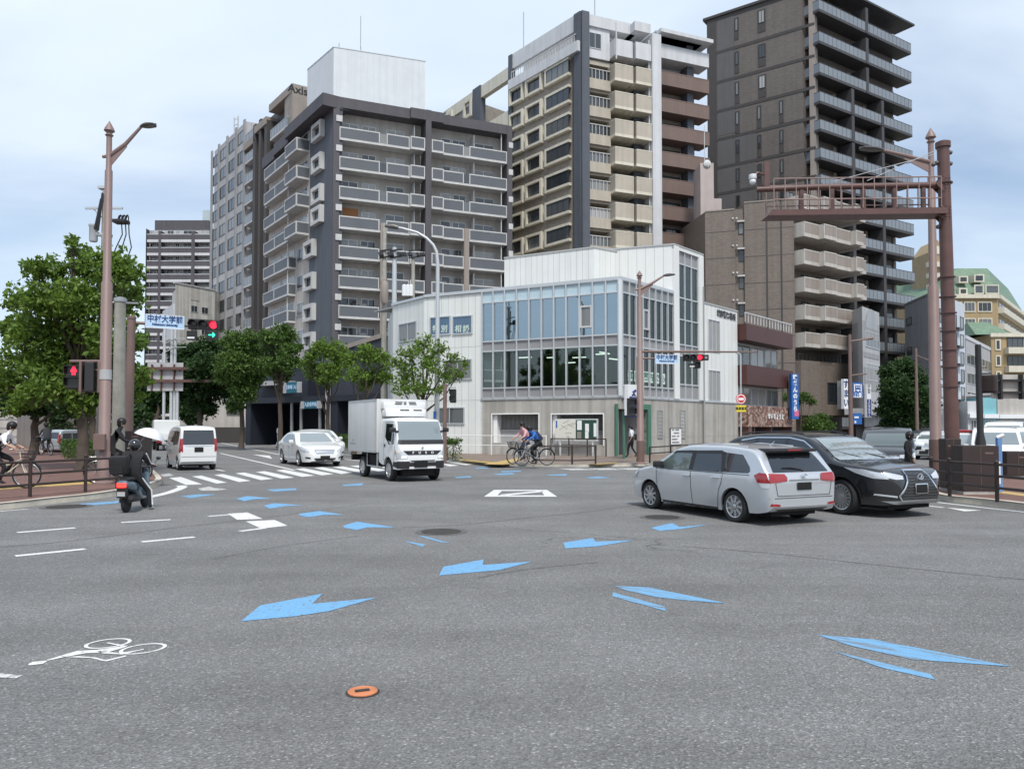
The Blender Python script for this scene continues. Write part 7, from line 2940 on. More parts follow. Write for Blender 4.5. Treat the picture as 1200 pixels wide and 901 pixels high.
 def decal(s, name, mt, pts, axis='L', off=.006, parent=None, both=False, cut=.09):
  fl = [1]
  if both:
   fl = [1, -1]
  for sg in fl:
   bm = bmesh.new()
   P3 = []
   for a, b in pts:
    P3.append(bm.verts.new({'L': (a, 0, b), 'R': (a, 0, b), 'F': (0, a * sg, b), 'B': (0, a * sg, b), 'T': (a, b * sg, 0)}[axis]))
   f = bm.faces.new(P3)
   bmesh.ops.triangulate(bm, faces=[f])
   for _ in range(5):
    es = [e for e in bm.edges if e.calc_length() > cut]
    if not es:
     break
    bmesh.ops.subdivide_edges(bm, edges=es, cuts=1)
    bmesh.ops.triangulate(bm, faces=[f_ for f_ in bm.faces if len(f_.verts) > 3])
   for v in bm.verts:
    c = v.co
    if axis in 'LR':
     sy = (1 if axis == 'L' else -1) * sg
     o, d = Vector((c.x, 3 * sy, c.z)), Vector((0, -sy, 0))
    elif axis in 'FB':
     sx_ = 1 if axis == 'F' else -1
     o, d = Vector((5 * sx_, c.y, c.z)), Vector((-sx_, 0, 0))
    else:
     o, d = Vector((c.x, c.y, 5)), Vector((0, 0, -1))
    h = s.bvh.ray_cast(o, d)
    if h[0] is None:
     q = Vector((c.x, (s.fw(c.x)) * (1 if axis == 'L' else -1) * sg, c.z)) if axis in 'LR' else Vector(((s.x1 if axis == 'F' else s.x0), c.y, c.z))
     h = s.bvh.find_nearest(q)
    nrm = h[1]
    if nrm.dot(d) > 0:
     nrm = -nrm
    v.co = h[0] + nrm * off
   bm.normal_update()
   if bm.faces:
    acc = sum(((f_.normal * f_.calc_area()) for f_ in bm.faces), Vector())
    ref = -d
    if acc.dot(ref) < 0:
     bmesh.ops.reverse_faces(bm, faces=bm.faces)
   me = bpy.data.meshes.new(name)
   for f_ in bm.faces:
    f_.smooth = True
   bm.to_mesh(me)
   bm.free()
   me.materials.append(MATS[mt])
   o = inst(name, me, parent or s.root, Matrix())
  return o
 def strip(s, name, mt, pts, w, axis='L', off=.004, both=False, parent=None):
  for i in range(len(pts) - 1):
   a, b = Vector(pts[i]), Vector(pts[i + 1])
   d = (b - a).normalized()
   n = Vector((-d.y, d.x)) * w / 2
   s.decal(name, mt, [tuple(a - n), tuple(b - n), tuple(b + n), tuple(a + n)], axis, off, parent, both, .12)
 def add_wheels(s, style='spoke', n=10, w=.2, rimr=None, y=None, rim='rim_silver', steer=0.0):
  rr = rimr or s.wr * .66
  y = y or max(s.fw(s.wheels[0]), s.fw(s.wheels[-1])) - .02
  t = MB()
  wr = s.wr
  t.lathe([(rr, -w / 2), (wr * .9, -w / 2), (wr * .985, -w / 2 + .025), (wr, -w / 2 + .05), (wr, w / 2 - .05), (wr * .985, w / 2 - .025), (wr * .9, w / 2), (rr, w / 2 - .005), (rr * .97, w / 2 - .03), (rr * .97, -w / 2)], (0, 0, 0), (0, 1, 0), 32)
  tm = t.mesh('wheel', MATS['tyre'])
  q = MB()
  q.mi = 1
  q.lathe([(rr * .97, w / 2 - .09), (.01, w / 2 - .09)], (0, 0, 0), (0, 1, 0), 24)
  q.mi = 0
  q.lathe([(rr * .99, w / 2 - .05), (rr * 1.0, w / 2 - .004), (rr * .93, w / 2 - .012), (rr * .9, w / 2 - .05)], (0, 0, 0), (0, 1, 0), 32)
  for i in range(n):
   a = 2 * math.pi * i / n
   M_ = Matrix.Rotation(a, 4, 'Y')
   if style == 'swirl':
    p = [(rr * .2, -.03), (rr * .6, .0), (rr * .93, rr * .16), (rr * .93, rr * .34), (rr * .55, rr * .2), (rr * .2, .04)]
    yy0, yy1 = w / 2 - .05, w / 2 - .012
    k = len(p)
    v = [M_ @ Vector((c[0], yy0, c[1])) for c in p] + [M_ @ Vector((c[0], yy1, c[1])) for c in p]
    q.add(v, [tuple(range(k)), tuple(range(2 * k - 1, k - 1, -1))] + [(j, (j + 1) % k, k + (j + 1) % k, k + j) for j in range(k)])
   else:
    ww = rr * (.075 if style == 'fine' else .13)
    q.box(rr * .15, rr * .95, w / 2 - .06, w / 2 - .015, -ww, ww, M_)
  q.lathe([(rr * .26, w / 2 - .06), (rr * .24, w / 2 - .008), (rr * .1, w / 2), (.003, w / 2)], (0, 0, 0), (0, 1, 0), 16)
  if style == 'disc':
   q.lathe([(rr * .9, w / 2 - .03), (rr * .6, w / 2 - .012), (.01, w / 2 - .012)], (0, 0, 0), (0, 1, 0), 24)
  rm = q.mesh('rim', [MATS[rim], MATS['rubber']])
  for i, wx in enumerate(s.wheels):
   for sg in (1, -1):
    M_ = Matrix.Translation((wx, sg * (y - w / 2), wr)) @ Matrix.Rotation(steer if i == len(s.wheels) - 1 else 0, 4, 'Z')
    if sg < 0:
     M_ = M_ @ Matrix.Rotation(math.pi, 4, 'Z')
    o = inst('wheel', tm, s.root, M_ @ Matrix.Rotation(rnd.random() * 6, 4, 'Y'))
    inst('rim', rm, o, Matrix())
 def mirror(s, x, z, mt, both=True, y=None):
  for sg in (1, -1):
   yy = (y or s.half(x, z, 9)) + .02
   m = MB()
   m.smooth = True
   m.bbox(x - .07, x + .09, yy + .02, yy + .2, z - .02, z + .12, .035)
   m.smooth = False
   m.box(x - .03, x + .03, yy - .08, yy + .05, z - .03, z + .03)
   if sg < 0:
    m.v = [(a, -b, c) for a, b, c in m.v]
    m.f = [f[::-1] for f in m.f]
   m.build('door_mirror', MATS[mt], s.root, world=False)
 def handle(s, x, z, mt):
  for sg in (1, -1):
   y = s.half(x, z, 9)
   m = MB()
   m.bbox(x - .1, x + .1, y - .01, y + .035, z - .018, z + .018, .014)
   if sg < 0:
    m.v = [(a, -b, c) for a, b, c in m.v]
    m.f = [f[::-1] for f in m.f]
   m.build('door_handle', MATS[mt], s.root, world=False)
 def place(s, p, u, sc=1.0):
  s.root.location = p
  s.root.rotation_euler = (0, 0, math.atan2(u[1], u[0]))
  s.root.scale = (sc, sc, sc)
  return s
 def place_wheel(s, px, py, u, wheel=(0, 1), y=None, sc=1.0):
  g_ = gp(px, py)
  uu = Vector((u[0], u[1], 0)).normalized()
  left = Vector((-uu.y, uu.x, 0))
  off = uu * s.wheels[wheel[0]] + left * wheel[1] * (s.fw(s.wheels[wheel[0]]) - .12)
  return s.place(g_ - off * sc, uu, sc)
# --- silver wagon
c = Car('station_wagon', 'silver station wagon with red tail lights and black plate turning left', 'car',
 top=[(-2.2, .86), (-2.17, .93), (-2.08, 1.04), (-1.78, 1.36), (-1.55, 1.42), (-.8, 1.465), (-.1, 1.46), (.4, 1.38), (.9, 1.13), (1.2, .98), (1.5, .93), (1.85, .85), (2.05, .75), (2.17, .62), (2.2, .52)],
 bot=[(-2.2, .36), (-2.1, .27), (-1.8, .22), (0, .19), (1.6, .2), (2.1, .22), (2.2, .28)],
 plan=[(-2.2, .74), (-2.15, .80), (-2.02, .835), (-1.6, .85), (0, .852), (1.4, .845), (1.8, .81), (2.05, .72), (2.17, .58), (2.2, .5)],
 belt=.92, wheels=[-1.32, 1.28], wr=.305, tumble=.235, r=.07, paintm='paint_silver')
S = c
for side in 'LR':
 c.decal('side_window', 'car_glass', [(.98, .945), (.90, 1.02), (.42, 1.305), (.02, 1.345), (-.10, 1.345), (-.06, .935)], side)
 c.decal('side_window', 'car_glass_dark', [(-.16, .935), (-.2, 1.345), (-.92, 1.335), (-1.0, 1.2), (-1.02, .94)], side)
 c.decal('side_window', 'car_glass_dark', [(-1.1, .95), (-1.06, 1.25), (-1.02, 1.33), (-1.5, 1.3), (-1.72, 1.08), (-1.75, 1.0), (-1.7, .96)], side)
 c.decal('window_visor', 'plastic_black', [(.55, 1.26), (.42, 1.325), (-.95, 1.365), (-.99, 1.30), (.4, 1.285)], side, .014)
 c.decal('window_pillar', 'plastic_black', [(-.05, .94), (-.09, 1.345), (-.21, 1.345), (-.17, .94)], side, .008)
 c.decal('window_pillar', 'plastic_black', [(-1.01, .945), (-.93, 1.34), (-1.03, 1.34), (-1.1, .955)], side, .008)
 for pts in ([(1.02, .92), (1.0, .55), (.92, .24)], [(-.11, .92), (-.12, .24)], [(-1.05, .93), (-1.0, .72), (-.93, .6), (-.85, .24)], [(1.02, .925), (-1.75, .925)], [(.9, .24), (-.85, .24)]):
  c.strip('door_seam', 'seam_dark', pts, .012, side)
 c.decal('tail_light', 'lens_red', [(-2.18, .80), (-2.12, .97), (-1.98, .985), (-1.86, .93), (-1.95, .80)], side, .012)
 c.decal('reversing_lamp', 'lens_clear', [(-2.17, .71), (-2.17, .795), (-1.98, .795), (-2.05, .71)], side, .01)
 c.decal('headlight', 'lens_headlight', [(2.14, .62), (1.95, .80), (1.66, .85), (1.8, .68)], side, .01)
 c.decal('sill', 'plastic_black', [(.86, .185), (-.86, .185), (-.86, .235), (.86, .235)], side, .006)
c.decal('rear_window', 'car_glass_dark', [(-.66, .99), (.66, .99), (.56, 1.33), (-.56, 1.33)], 'B', .008)
c.decal('windscreen', 'car_glass', [(-.64, 1.03), (.64, 1.03), (.54, 1.35), (-.54, 1.35)], 'F', .008)
c.decal('tail_light', 'lens_red', [(.40, .83), (.40, .90), (.44, .955), (.82, .97), (.82, .80), (.6, .81)], 'B', .012, both=True)
c.decal('number_plate', 'plate_black', [(-.17, .66), (.17, .66), (.17, .80), (-.17, .80)], 'B', .016)
c.strip('tailgate_seam', 'seam_dark', [(-.62, .56), (.62, .56)], .012, 'B')
c.strip('tailgate_seam', 'seam_dark', [(.62, .56), (.67, .8)], .012, 'B', both=True)
c.strip('tailgate_trim', 'chrome', [(-.36, .845), (.36, .845)], .028, 'B', .012)
c.strip('bumper_seam', 'seam_dark', [(-.78, .52), (.78, .52)], .012, 'B')
c.decal('reflector', 'lens_red', [(.56, .37), (.77, .38), (.75, .43), (.58, .41)], 'B', .012, both=True)
c.decal('bumper_trim', 'plastic_black', [(-.6, .26), (.6, .26), (.62, .31), (-.62, .31)], 'B', .008)
m = MB()
for (rx_, rz_, oz) in ((.062, .042, 0), (.02, .036, 0), (.04, .016, .014)):
 pts = [(-2.222, rx_ * math.cos(2 * math.pi * i / 18), .915 + oz + rz_ * math.sin(2 * math.pi * i / 18)) for i in range(19)]
 m.tube(pts, .006, 5, False)
m.build('emblem', MATS['chrome'], c.root, world=False)
m = MB()
m.smooth = True
m.bbox(-1.98, -1.5, -.56, .56, 1.355, 1.42, .03)
m.smooth = False
o = m.build('roof_spoiler', MATS['plastic_black'], c.root, world=False)
m = MB()
m.bbox(-1.995, -1.95, -.17, .17, 1.375, 1.405, .01)
m.build('brake_light', MATS['lens_red'], o, world=False)
m = MB()
m.tube([(-2.13, -.02, 1.03), (-2.11, .25, 1.075), (-2.1, .42, 1.07)], [.018, .012, .008], 6)
m.sphere((-2.13, -.02, 1.02), .03, 8)
m.build('rear_wiper', MATS['plastic_black'], c.root, world=False)
m = MB()
for sg in (1, -1):
 m.tube([(-1.4, sg * .56, 1.45), (-.5, sg * .6, 1.485), (.3, sg * .57, 1.43)], .014, 6)
m.tube([(-1.35, 0, 1.44), (-1.5, 0, 1.55)], [.012, .004], 5)
m.build('roof_rail', MATS['paint_silver'], c.root, world=False)
c.mirror(.78, .97, 'plastic_black')
c.handle(-.0, .82, 'chrome')
c.handle(-.86, .83, 'chrome')
c.add_wheels('swirl', 9, .19, .215)
c.place_wheel(865, 611.5, (-.43, .90), (0, 1))
c.root.scale.z = .955
# --- black luxury suv
c = Car('suv', 'glossy black sport utility car with large mesh grille behind the silver wagon', 'car',
 top=[(-2.42, .95), (-2.38, 1.08), (-2.25, 1.22), (-1.95, 1.5), (-1.6, 1.62), (-.8, 1.685), (-.1, 1.68), (.4, 1.6), (.85, 1.36), (1.2, 1.14), (1.5, 1.08), (1.9, 1.03), (2.2, .96), (2.36, .86), (2.44, .72), (2.46, .62)],
 bot=[(-2.42, .45), (-2.2, .34), (-1.8, .26), (0, .24), (1.7, .25), (2.3, .26), (2.46, .34)],
 plan=[(-2.42, .75), (-2.35, .84), (-2.15, .91), (-1.6, .945), (0, .935), (1.4, .945), (1.85, .92), (2.15, .84), (2.35, .68), (2.46, .5)],
 belt=1.05, wheels=[-1.42, 1.40], wr=.37, tumble=.27, r=.09, paintm='paint_blackcar', archr=.43)
for side in 'LR':
 c.decal('side_window', 'car_glass_dark', [(1.0, 1.08), (.78, 1.26), (.35, 1.5), (-.05, 1.56), (-.06, 1.07)], side)
 c.decal('side_window', 'car_glass_dark', [(-.14, 1.07), (-.13, 1.56), (-.95, 1.56), (-1.1, 1.08)], side)
 c.decal('side_window', 'car_glass_dark', [(-1.18, 1.09), (-1.04, 1.54), (-1.5, 1.48), (-1.85, 1.25), (-1.6, 1.12)], side)
 c.strip('window_trim', 'chrome', [(1.02, 1.08), (.8, 1.27), (.36, 1.525), (-.05, 1.59), (-1.0, 1.585), (-1.52, 1.51)], .03, side, .012)
 c.strip('window_trim', 'chrome', [(1.05, 1.055), (-1.55, 1.06)], .022, side, .01)
 for pts in ([(1.0, 1.04), (.98, .6), (.9, .28)], [(-.1, 1.05), (-.1, .28)], [(-1.12, 1.05), (-.92, .6), (-.9, .28)]):
  c.strip('door_seam', 'seam_dark', pts, .012, side)
 c.decal('headlight', 'lens_headlight', [(2.33, .79), (2.26, .90), (1.95, .965), (1.5, 1.0), (1.75, .90), (2.1, .80)], side, .012)
 c.decal('sill', 'plastic_black', [(.95, .23), (-.95, .23), (-.95, .34), (.95, .34)], side, .007)
 c.strip('sill_trim', 'chrome', [(.95, .36), (-.95, .36)], .025, side, .009)
 for wx in c.wheels:
  pts = [(wx + .45 * math.cos(math.pi * k / 16), .37 + .45 * math.sin(math.pi * k / 16)) for k in range(17)]
  c.strip('arch_trim', 'plastic_black', pts, .05, side, .008)
c.decal('windscreen', 'car_glass_pale', [(-.78, 1.13), (.78, 1.13), (.62, 1.58), (-.62, 1.58)], 'F', .008)
c.decal('rear_window', 'car_glass_dark', [(-.7, 1.2), (.7, 1.2), (.58, 1.52), (-.58, 1.52)], 'B', .008)
gr = [(-.26, .93), (.26, .93), (.33, .74), (.52, .46), (.48, .38), (-.48, .38), (-.52, .46), (-.33, .74)]
g = c.decal('grille', 'plastic_black', gr, 'F', .014)
gm = []
for i in range(9):
 z = .42 + i * .058
 w = lerp(.50, .30, max(0, (z - .46) / .28)) if z < .74 else lerp(.32, .27, (z - .74) / .18)
 c.strip('grille_bar', 'grille_grey', [(-w, z), (-w * .75, z - .014), (-w * .5, z), (-w * .25, z - .014), (0, z), (w * .25, z - .014), (w * .5, z), (w * .75, z - .014), (w, z)], .009, 'F', .02, parent=g)
c.strip('grille_frame', 'chrome', [(-.27, .95), (.27, .95), (.35, .74), (.55, .46), (.5, .36), (-.5, .36), (-.55, .46), (-.35, .74), (-.27, .95)], .03, 'F', .022)
c.decal('number_plate', 'plate_black', [(-.15, .52), (.15, .52), (.15, .66), (-.15, .66)], 'F', .045)
c.strip('plate_frame', 'chrome', [(-.17, .5), (.17, .5), (.17, .68), (-.17, .68), (-.17, .5)], .02, 'F', .04)
c.decal('headlight', 'lens_headlight', [(.42, .78), (.40, .85), (.74, .93), (.80, .84), (.6, .78)], 'F', .012, both=True)
c.decal('fog_lamp_surround', 'plastic_black', [(.58, .42), (.66, .66), (.82, .62), (.85, .42)], 'F', .01, both=True)
c.strip('fog_lamp', 'lens_headlight', [(.58, .44), (.84, .48)], .035, 'F', .018, both=True)
c.decal('bumper_lip', 'rim_silver', [(-.62, .29), (.62, .29), (.78, .35), (.5, .36), (-.5, .36), (-.78, .35)], 'F', .014)
m = MB()
pts = [(2.47, .075 * math.cos(2 * math.pi * i / 18), .83 + .055 * math.sin(2 * math.pi * i / 18)) for i in range(19)]
m.tube(pts, .008, 5, False)
m.tube([(2.475, .035, .865), (2.475, .0, .80), (2.475, -.06, .80)], .009, 5)
m.build('emblem', MATS['chrome'], c.root, world=False)
m = MB()
for sg in (1, -1):
 m.tube([(-1.6, sg * .66, 1.66), (-1.4, sg * .68, 1.70), (-.2, sg * .68, 1.735), (.2, sg * .66, 1.68)], .018, 6)
m.build('roof_rail', MATS['plastic_black'], c.root, world=False)
m = MB()
for y0 in (.05, -.55):
 m.tube([(1.22, y0 + .55, 1.16), (1.0, y0 + .1, 1.28), (.9, y0 - .02, 1.34)], .012, 5)
m.build('wiper', MATS['plastic_black'], c.root, world=False)
c.mirror(.72, 1.1, 'paint_blackcar')
c.handle(.02, .92, 'chrome')
c.handle(-.98, .93, 'chrome')
c.add_wheels('fine', 18, .235, .268, steer=R(-6))
c.place_wheel(990, 602.5, (.43, -.90), (1, -1))
c.root.scale.z = .95
# --- white sedan and the car behind it
def sedan(label, pm, name='sedan', detail=True):
 c = Car(name, label, 'car',
 top=[(-2.38, .8), (-2.35, .93), (-2.2, 1.0), (-1.75, 1.05), (-1.3, 1.27), (-.8, 1.41), (-.2, 1.45), (.3, 1.4), (.75, 1.2), (1.15, .98), (1.5, .92), (1.95, .83), (2.2, .73), (2.34, .6), (2.38, .5)],
 bot=[(-2.38, .4), (-2.2, .26), (-1.8, .2), (0, .18), (1.7, .19), (2.25, .2), (2.38, .26)],
 plan=[(-2.38, .66), (-2.3, .77), (-2.1, .85), (-1.5, .885), (0, .88), (1.4, .885), (1.85, .86), (2.15, .76), (2.32, .6), (2.38, .46)],
 belt=.93, wheels=[-1.42, 1.43], wr=.325, tumble=.33, r=.08, paintm=pm)
 for side in 'LR':
  c.decal('side_window', 'car_glass_dark', [(.95, .96), (.75, 1.1), (.3, 1.31), (-.1, 1.34), (-.1, .96)], side)
  c.decal('side_window', 'car_glass_dark', [(-.17, .96), (-.17, 1.34), (-.8, 1.31), (-1.3, 1.1), (-1.2, .98)], side)
  for pts in ([(1.0, .93), (.95, .25)], [(-.13, .95), (-.13, .22)], [(-1.1, .95), (-.95, .6), (-.9, .22)]):
   c.strip('door_seam', 'seam_dark', pts, .012, side)
  c.decal('headlight', 'lens_headlight', [(2.28, .6), (2.18, .74), (1.75, .86), (1.85, .68)], side, .01)
 c.decal('windscreen', 'car_glass_pale', [(-.7, 1.01), (.7, 1.01), (.54, 1.37), (-.54, 1.37)], 'F', .008)
 c.decal('rear_window', 'car_glass_dark', [(-.62, 1.09), (.62, 1.09), (.5, 1.36), (-.5, 1.36)], 'B', .008)
 c.decal('headlight', 'lens_headlight', [(.5, .6), (.5, .68), (.78, .77), (.82, .62)], 'F', .012, both=True)
 c.decal('grille', 'rim_silver', [(-.4, .66), (.4, .66), (.33, .57), (-.33, .57)], 'F', .014)
 c.strip('grille_frame', 'chrome', [(-.42, .68), (.42, .68), (.35, .55), (-.35, .55), (-.42, .68)], .025, 'F', .018)
 c.decal('air_intake', 'plastic_black', [(-.46, .36), (.46, .36), (.4, .25), (-.4, .25)], 'F', .01)
 c.decal('fog_lamp', 'plastic_black', [(.56, .33), (.74, .36), (.74, .42), (.6, .4)], 'F', .012, both=True)
 c.decal('number_plate', 'plate_black', [(-.2, .3), (.2, .3), (.2, .46), (-.2, .46)], 'F', .03)
 c.mirror(.72, .98, pm)
 c.handle(-.02, .84, 'chrome')
 c.handle(-1.0, .85, 'chrome')
 c.add_wheels('spoke', 7, .21, .235)
 return c
c = sedan('white four door sedan waiting at the crosswalk of the left avenue', 'paint_whitecar')
c.place_wheel(352, 546.3, (.5, -.866), (1, -1), sc=1.06)
p = c.root.location.copy()
c2 = sedan('white car partly hidden directly behind the white sedan', 'paint_white2')
u = Vector((.5, -.866, 0))
c2.place(Vector((hx(371, p.y + 6.5), p.y + 6.5, 0)), (.5, -.866), 1.1)
# --- boxy vans
def boxy(name, label, pm, L, W, H, belt, wr, hood, glass='car_glass_dark', rear=True, nose=.35, slant=.45, cat='van'):
 h = L / 2
 c = Car(name, label, cat,
 top=[(-h, .95), (-h + .03, 1.1), (-h + .1, H - .22), (-h + .22, H - .07), (-h + .6, H - .01), (0, H), (h - nose - slant - .35, H - .05), (h - nose - slant, H - .18), (h - nose - slant * .45, hood + .28), (h - nose, hood + .02), (h - nose * .5, hood - .06), (h - .08, hood - .2), (h, hood - .36)],
 bot=[(-h, .36), (-h + .15, .25), (-h + .4, .2), (0, .18), (h - .4, .2), (h - .1, .22), (h, .28)],
 plan=[(-h, W * .9 / 2), (-h + .06, W * .96 / 2), (-h + .25, W / 2), (0, W / 2), (h - .7, W / 2), (h - .3, W * .95 / 2), (h - .08, W * .83 / 2), (h, W * .68 / 2)],
 belt=belt, wheels=[-h + wr + .25, h - wr - .38], wr=wr, tumble=.12, r=.07, paintm=pm, tuck=.05)
 f = h - nose - slant
 for side in 'LR':
  c.decal('side_window', glass, [(f + .18, belt + .04), (f - .05, H - .24), (f - .7, H - .2), (f - .7, belt + .03)], side)
  c.decal('side_window', glass, [(f - .77, belt + .03), (f - .77, H - .2), (f - 1.6, H - .2), (f - 1.6, belt + .03)], side)
  c.decal('side_window', glass, [(f - 1.67, belt + .04), (f - 1.67, H - .2), (-h + .3, H - .22), (-h + .22, belt + .05)], side)
  for pts in ([(f + .2, belt), (f + .18, .25)], [(f - .735, H - .15), (f - .735, .25)], [(f - 1.63, H - .15), (f - 1.63, .5)]):
   c.strip('door_seam', 'seam_dark', pts, .012, side)
  c.decal('tail_light', 'lens_red', [(-h + .02, .72), (-h + .04, 1.28), (-h + .12, 1.28), (-h + .13, .72)], side, .012)
  c.decal('headlight', 'lens_headlight', [(h - .08, hood - .3), (h - .14, hood - .14), (h - .45, hood - .1), (h - .4, hood - .28)], side, .01)
 w2 = W / 2
 c.decal('rear_window', 'car_glass_dark', [(-w2 + .13, belt + .05), (w2 - .13, belt + .05), (w2 - .17, H - .17), (-w2 + .17, H - .17)], 'B', .008)
 c.decal('tail_light', 'lens_red', [(w2 - .14, .74), (w2 - .15, 1.28), (w2 - .06, 1.28), (w2 - .05, .74)], 'B', .012, both=True)
 c.decal('number_plate', 'plate_black', [(-.17, .74), (.17, .74), (.17, .93), (-.17, .93)], 'B', .016)
 c.strip('tailgate_trim', 'chrome', [(-w2 + .2, .98), (w2 - .2, .98)], .03, 'B', .012)
 c.strip('tailgate_seam', 'seam_dark', [(-w2 + .08, .55), (w2 - .08, .55)], .014, 'B')
 c.strip('bumper_trim', 'chrome', [(-w2 + .12, .34), (w2 - .12, .34)], .03, 'B', .012)
 c.decal('windscreen', 'car_glass_pale' if glass != 'car_glass_dark' else 'car_glass', [(-w2 + .12, hood + .09), (w2 - .12, hood + .09), (w2 - .2, H - .2), (-w2 + .2, H - .2)], 'F', .008)
 c.decal('headlight', 'lens_headlight', [(w2 - .5, hood - .3), (w2 - .48, hood - .2), (w2 - .1, hood - .16), (w2 - .1, hood - .32)], 'F', .012, both=True)
 c.decal('grille', 'chrome', [(-w2 + .5, hood - .33), (w2 - .5, hood - .33), (w2 - .52, hood - .22), (-w2 + .52, hood - .22)], 'F', .012)
 c.decal('air_intake', 'plastic_black', [(-w2 + .3, .3), (w2 - .3, .3), (w2 - .35, .48), (-w2 + .35, .48)], 'F', .01)
 c.decal('number_plate', 'plate_black', [(-.17, .4), (.17, .4), (.17, .56), (-.17, .56)], 'F', .03)
 c.mirror(f + .1, belt + .03, pm)
 c.handle(f - .6, belt - .14, 'chrome')
 c.handle(f - .9, belt - .14, 'chrome')
 c.add_wheels('spoke', 8, .17, wr * .66)
 return c
c = boxy('kei_van', 'white tall boxy small van seen from behind on the left avenue', 'paint_whitecar', 3.4, 1.475, 1.78, .98, .28, 1.05)
c.place_wheel(210.5, 551, (-.55, .835), (0, 1))
c = boxy('minivan', 'black minivan facing camera on the right street behind the black car', 'paint_blackcar', 4.7, 1.75, 1.78, 1.0, .33, 1.05, nose=.6, slant=.75)
c.place(Vector((hx(1040, 27.5), 27.5, 0)), (-.45, -.89), .96)
c = boxy('van', 'white van facing camera behind the blue marker post at right edge', 'paint_whitecar', 4.4, 1.7, 1.82, 1.02, .31, 1.08, 'car_glass', nose=.4, slant=.6)
c.place(Vector((hx(1165, 29), 29, 0)), (-.50, -.86), .95)
c = boxy('van', 'white van roof showing above the first white van at right edge', 'paint_white2', 4.5, 1.7, 2.0, 1.1, .31, 1.15, 'car_glass', nose=.4, slant=.6)
c.place(Vector((hx(1178, 37), 37, 0)), (-.6, -.8), 1.0)
c = boxy('minivan', 'white minivan at the extreme right edge behind the cabinets', 'paint_white2', 4.5, 1.7, 1.75, 1.02, .31, 1.05, 'car_glass', nose=.5, slant=.7)
c.place(Vector((hx(1215, 30), 30, 0)), (-.5, -.86), 1.0)
c = sedan('white car with red roof, between lamp post and black pole', 'paint_white2')
c.place(Vector((hx(1124, 30), 30, 0)), (-.55, -.83), 1.05)
m = MB()
m.smooth = True
m.bbox(-1.0, .2, -.5, .5, 1.46, 1.56, .05)
m.build('red_roof', MATS['lens_red'], c.root, world=False)
c = boxy('minivan', 'small silver car far behind the left hedge', 'paint_silver2', 3.8, 1.65, 1.55, .95, .3, 1.0, nose=.6, slant=.6, cat='car')
c.place(Vector((hx(88, 50), 50, 0)), (.3, .95), 1.0)
c = sedan('dark car parked high on the ramp beside white corner building', 'paint_dark2')
q = POD.P(POD.sx(450, 480), -2.2, PODZ - .4)
c.place(Vector((q.x - .2, q.y, PODZ - .45)), (POD.d.x, POD.d.y), .8)
c.root.rotation_euler = (0, -R(9), c.root.rotation_euler.z)
c = boxy('minivan', 'silver car ahead of the white pickup on the left avenue', 'paint_silver2', 4.0, 1.6, 1.72, 1.0, .3, 1.05, cat='car')
c.place(Vector((hx(193, 76), 76, .0)), (-.5, .86), 1.12)
c = boxy('car', 'far white car on the right street beyond the black minivan', 'paint_white2', 4.0, 1.6, 1.5, .95, .3, 1.0, nose=.6, slant=.6, cat='car')
c.place(Vector((hx(1098, 42), 42, 0)), (-.65, -.76), 1.0)
c = boxy('car', 'far dark car on the right street before the dark tree', 'paint_dark2', 4.0, 1.6, 1.5, .95, .3, 1.0, nose=.6, slant=.6, cat='car')
c.place(Vector((hx(1082, 52), 52, 0)), (-.65, -.76), 1.0)
# --- white kei pickup seen from behind
root = thing('pickup_truck', 'small white pickup truck seen from behind ahead of the boxy van', 'pickup truck', (0, 0, 0))
m = MB()
m.smooth = True
m.bbox(.35, 1.65, -.72, .72, .5, 1.78, .12)
m.smooth = False
m.build('cab', MATS['paint_white2'], root, world=False)
m = MB()
for i in range(3):
 m.box(.338, .35, -.52 + .36 * i, -.2 + .36 * i, 1.25, 1.55)
m.build('rear_window', MATS['car_glass_dark'], root, world=False)
m = MB()
m.box(-1.65, .3, -.72, .72, .6, .66)
for sg in (1, -1):
 m.box(-1.65, .3, sg * .72 - .025, sg * .72 + .025, .64, .95)
m.box(-1.68, -1.62, -.74, .74, .62, .95)
m.build('load_bed', MATS['paint_whitecar'], root, world=False)
m = MB()
m.box(.3, .36, -.7, .7, .9, 1.7)
m.build('guard_frame', MATS['paint_white2'], root, world=False)
m = MB()
for sg in (1, -1):
 m.box(-1.67, -1.6, sg * .62 - .12, sg * .62 + .1, .46, .57)
m.build('tail_light', MATS['lens_red'], root, world=False)
m = MB()
m.box(-1.5, 1.5, -.5, .5, .3, .6)
m.build('chassis', MATS['underbody'], root, world=False)
for x in (-.95, 1.0):
 for sg in (1, -1):
  m = MB()
  m.lathe([(.16, -.07), (.27, -.07), (.28, -.04), (.28, .04), (.27, .07), (.16, .07)], (x, sg * .62, .28), (0, 1, 0), 20)
  m.build('wheel', MATS['tyre'], root, world=False)
root.location = (hx(196.5, 58), 58, 0)
root.rotation_euler = (0, 0, math.atan2(.86, -.5))
root.scale = (1.28, 1.28, 1.28)
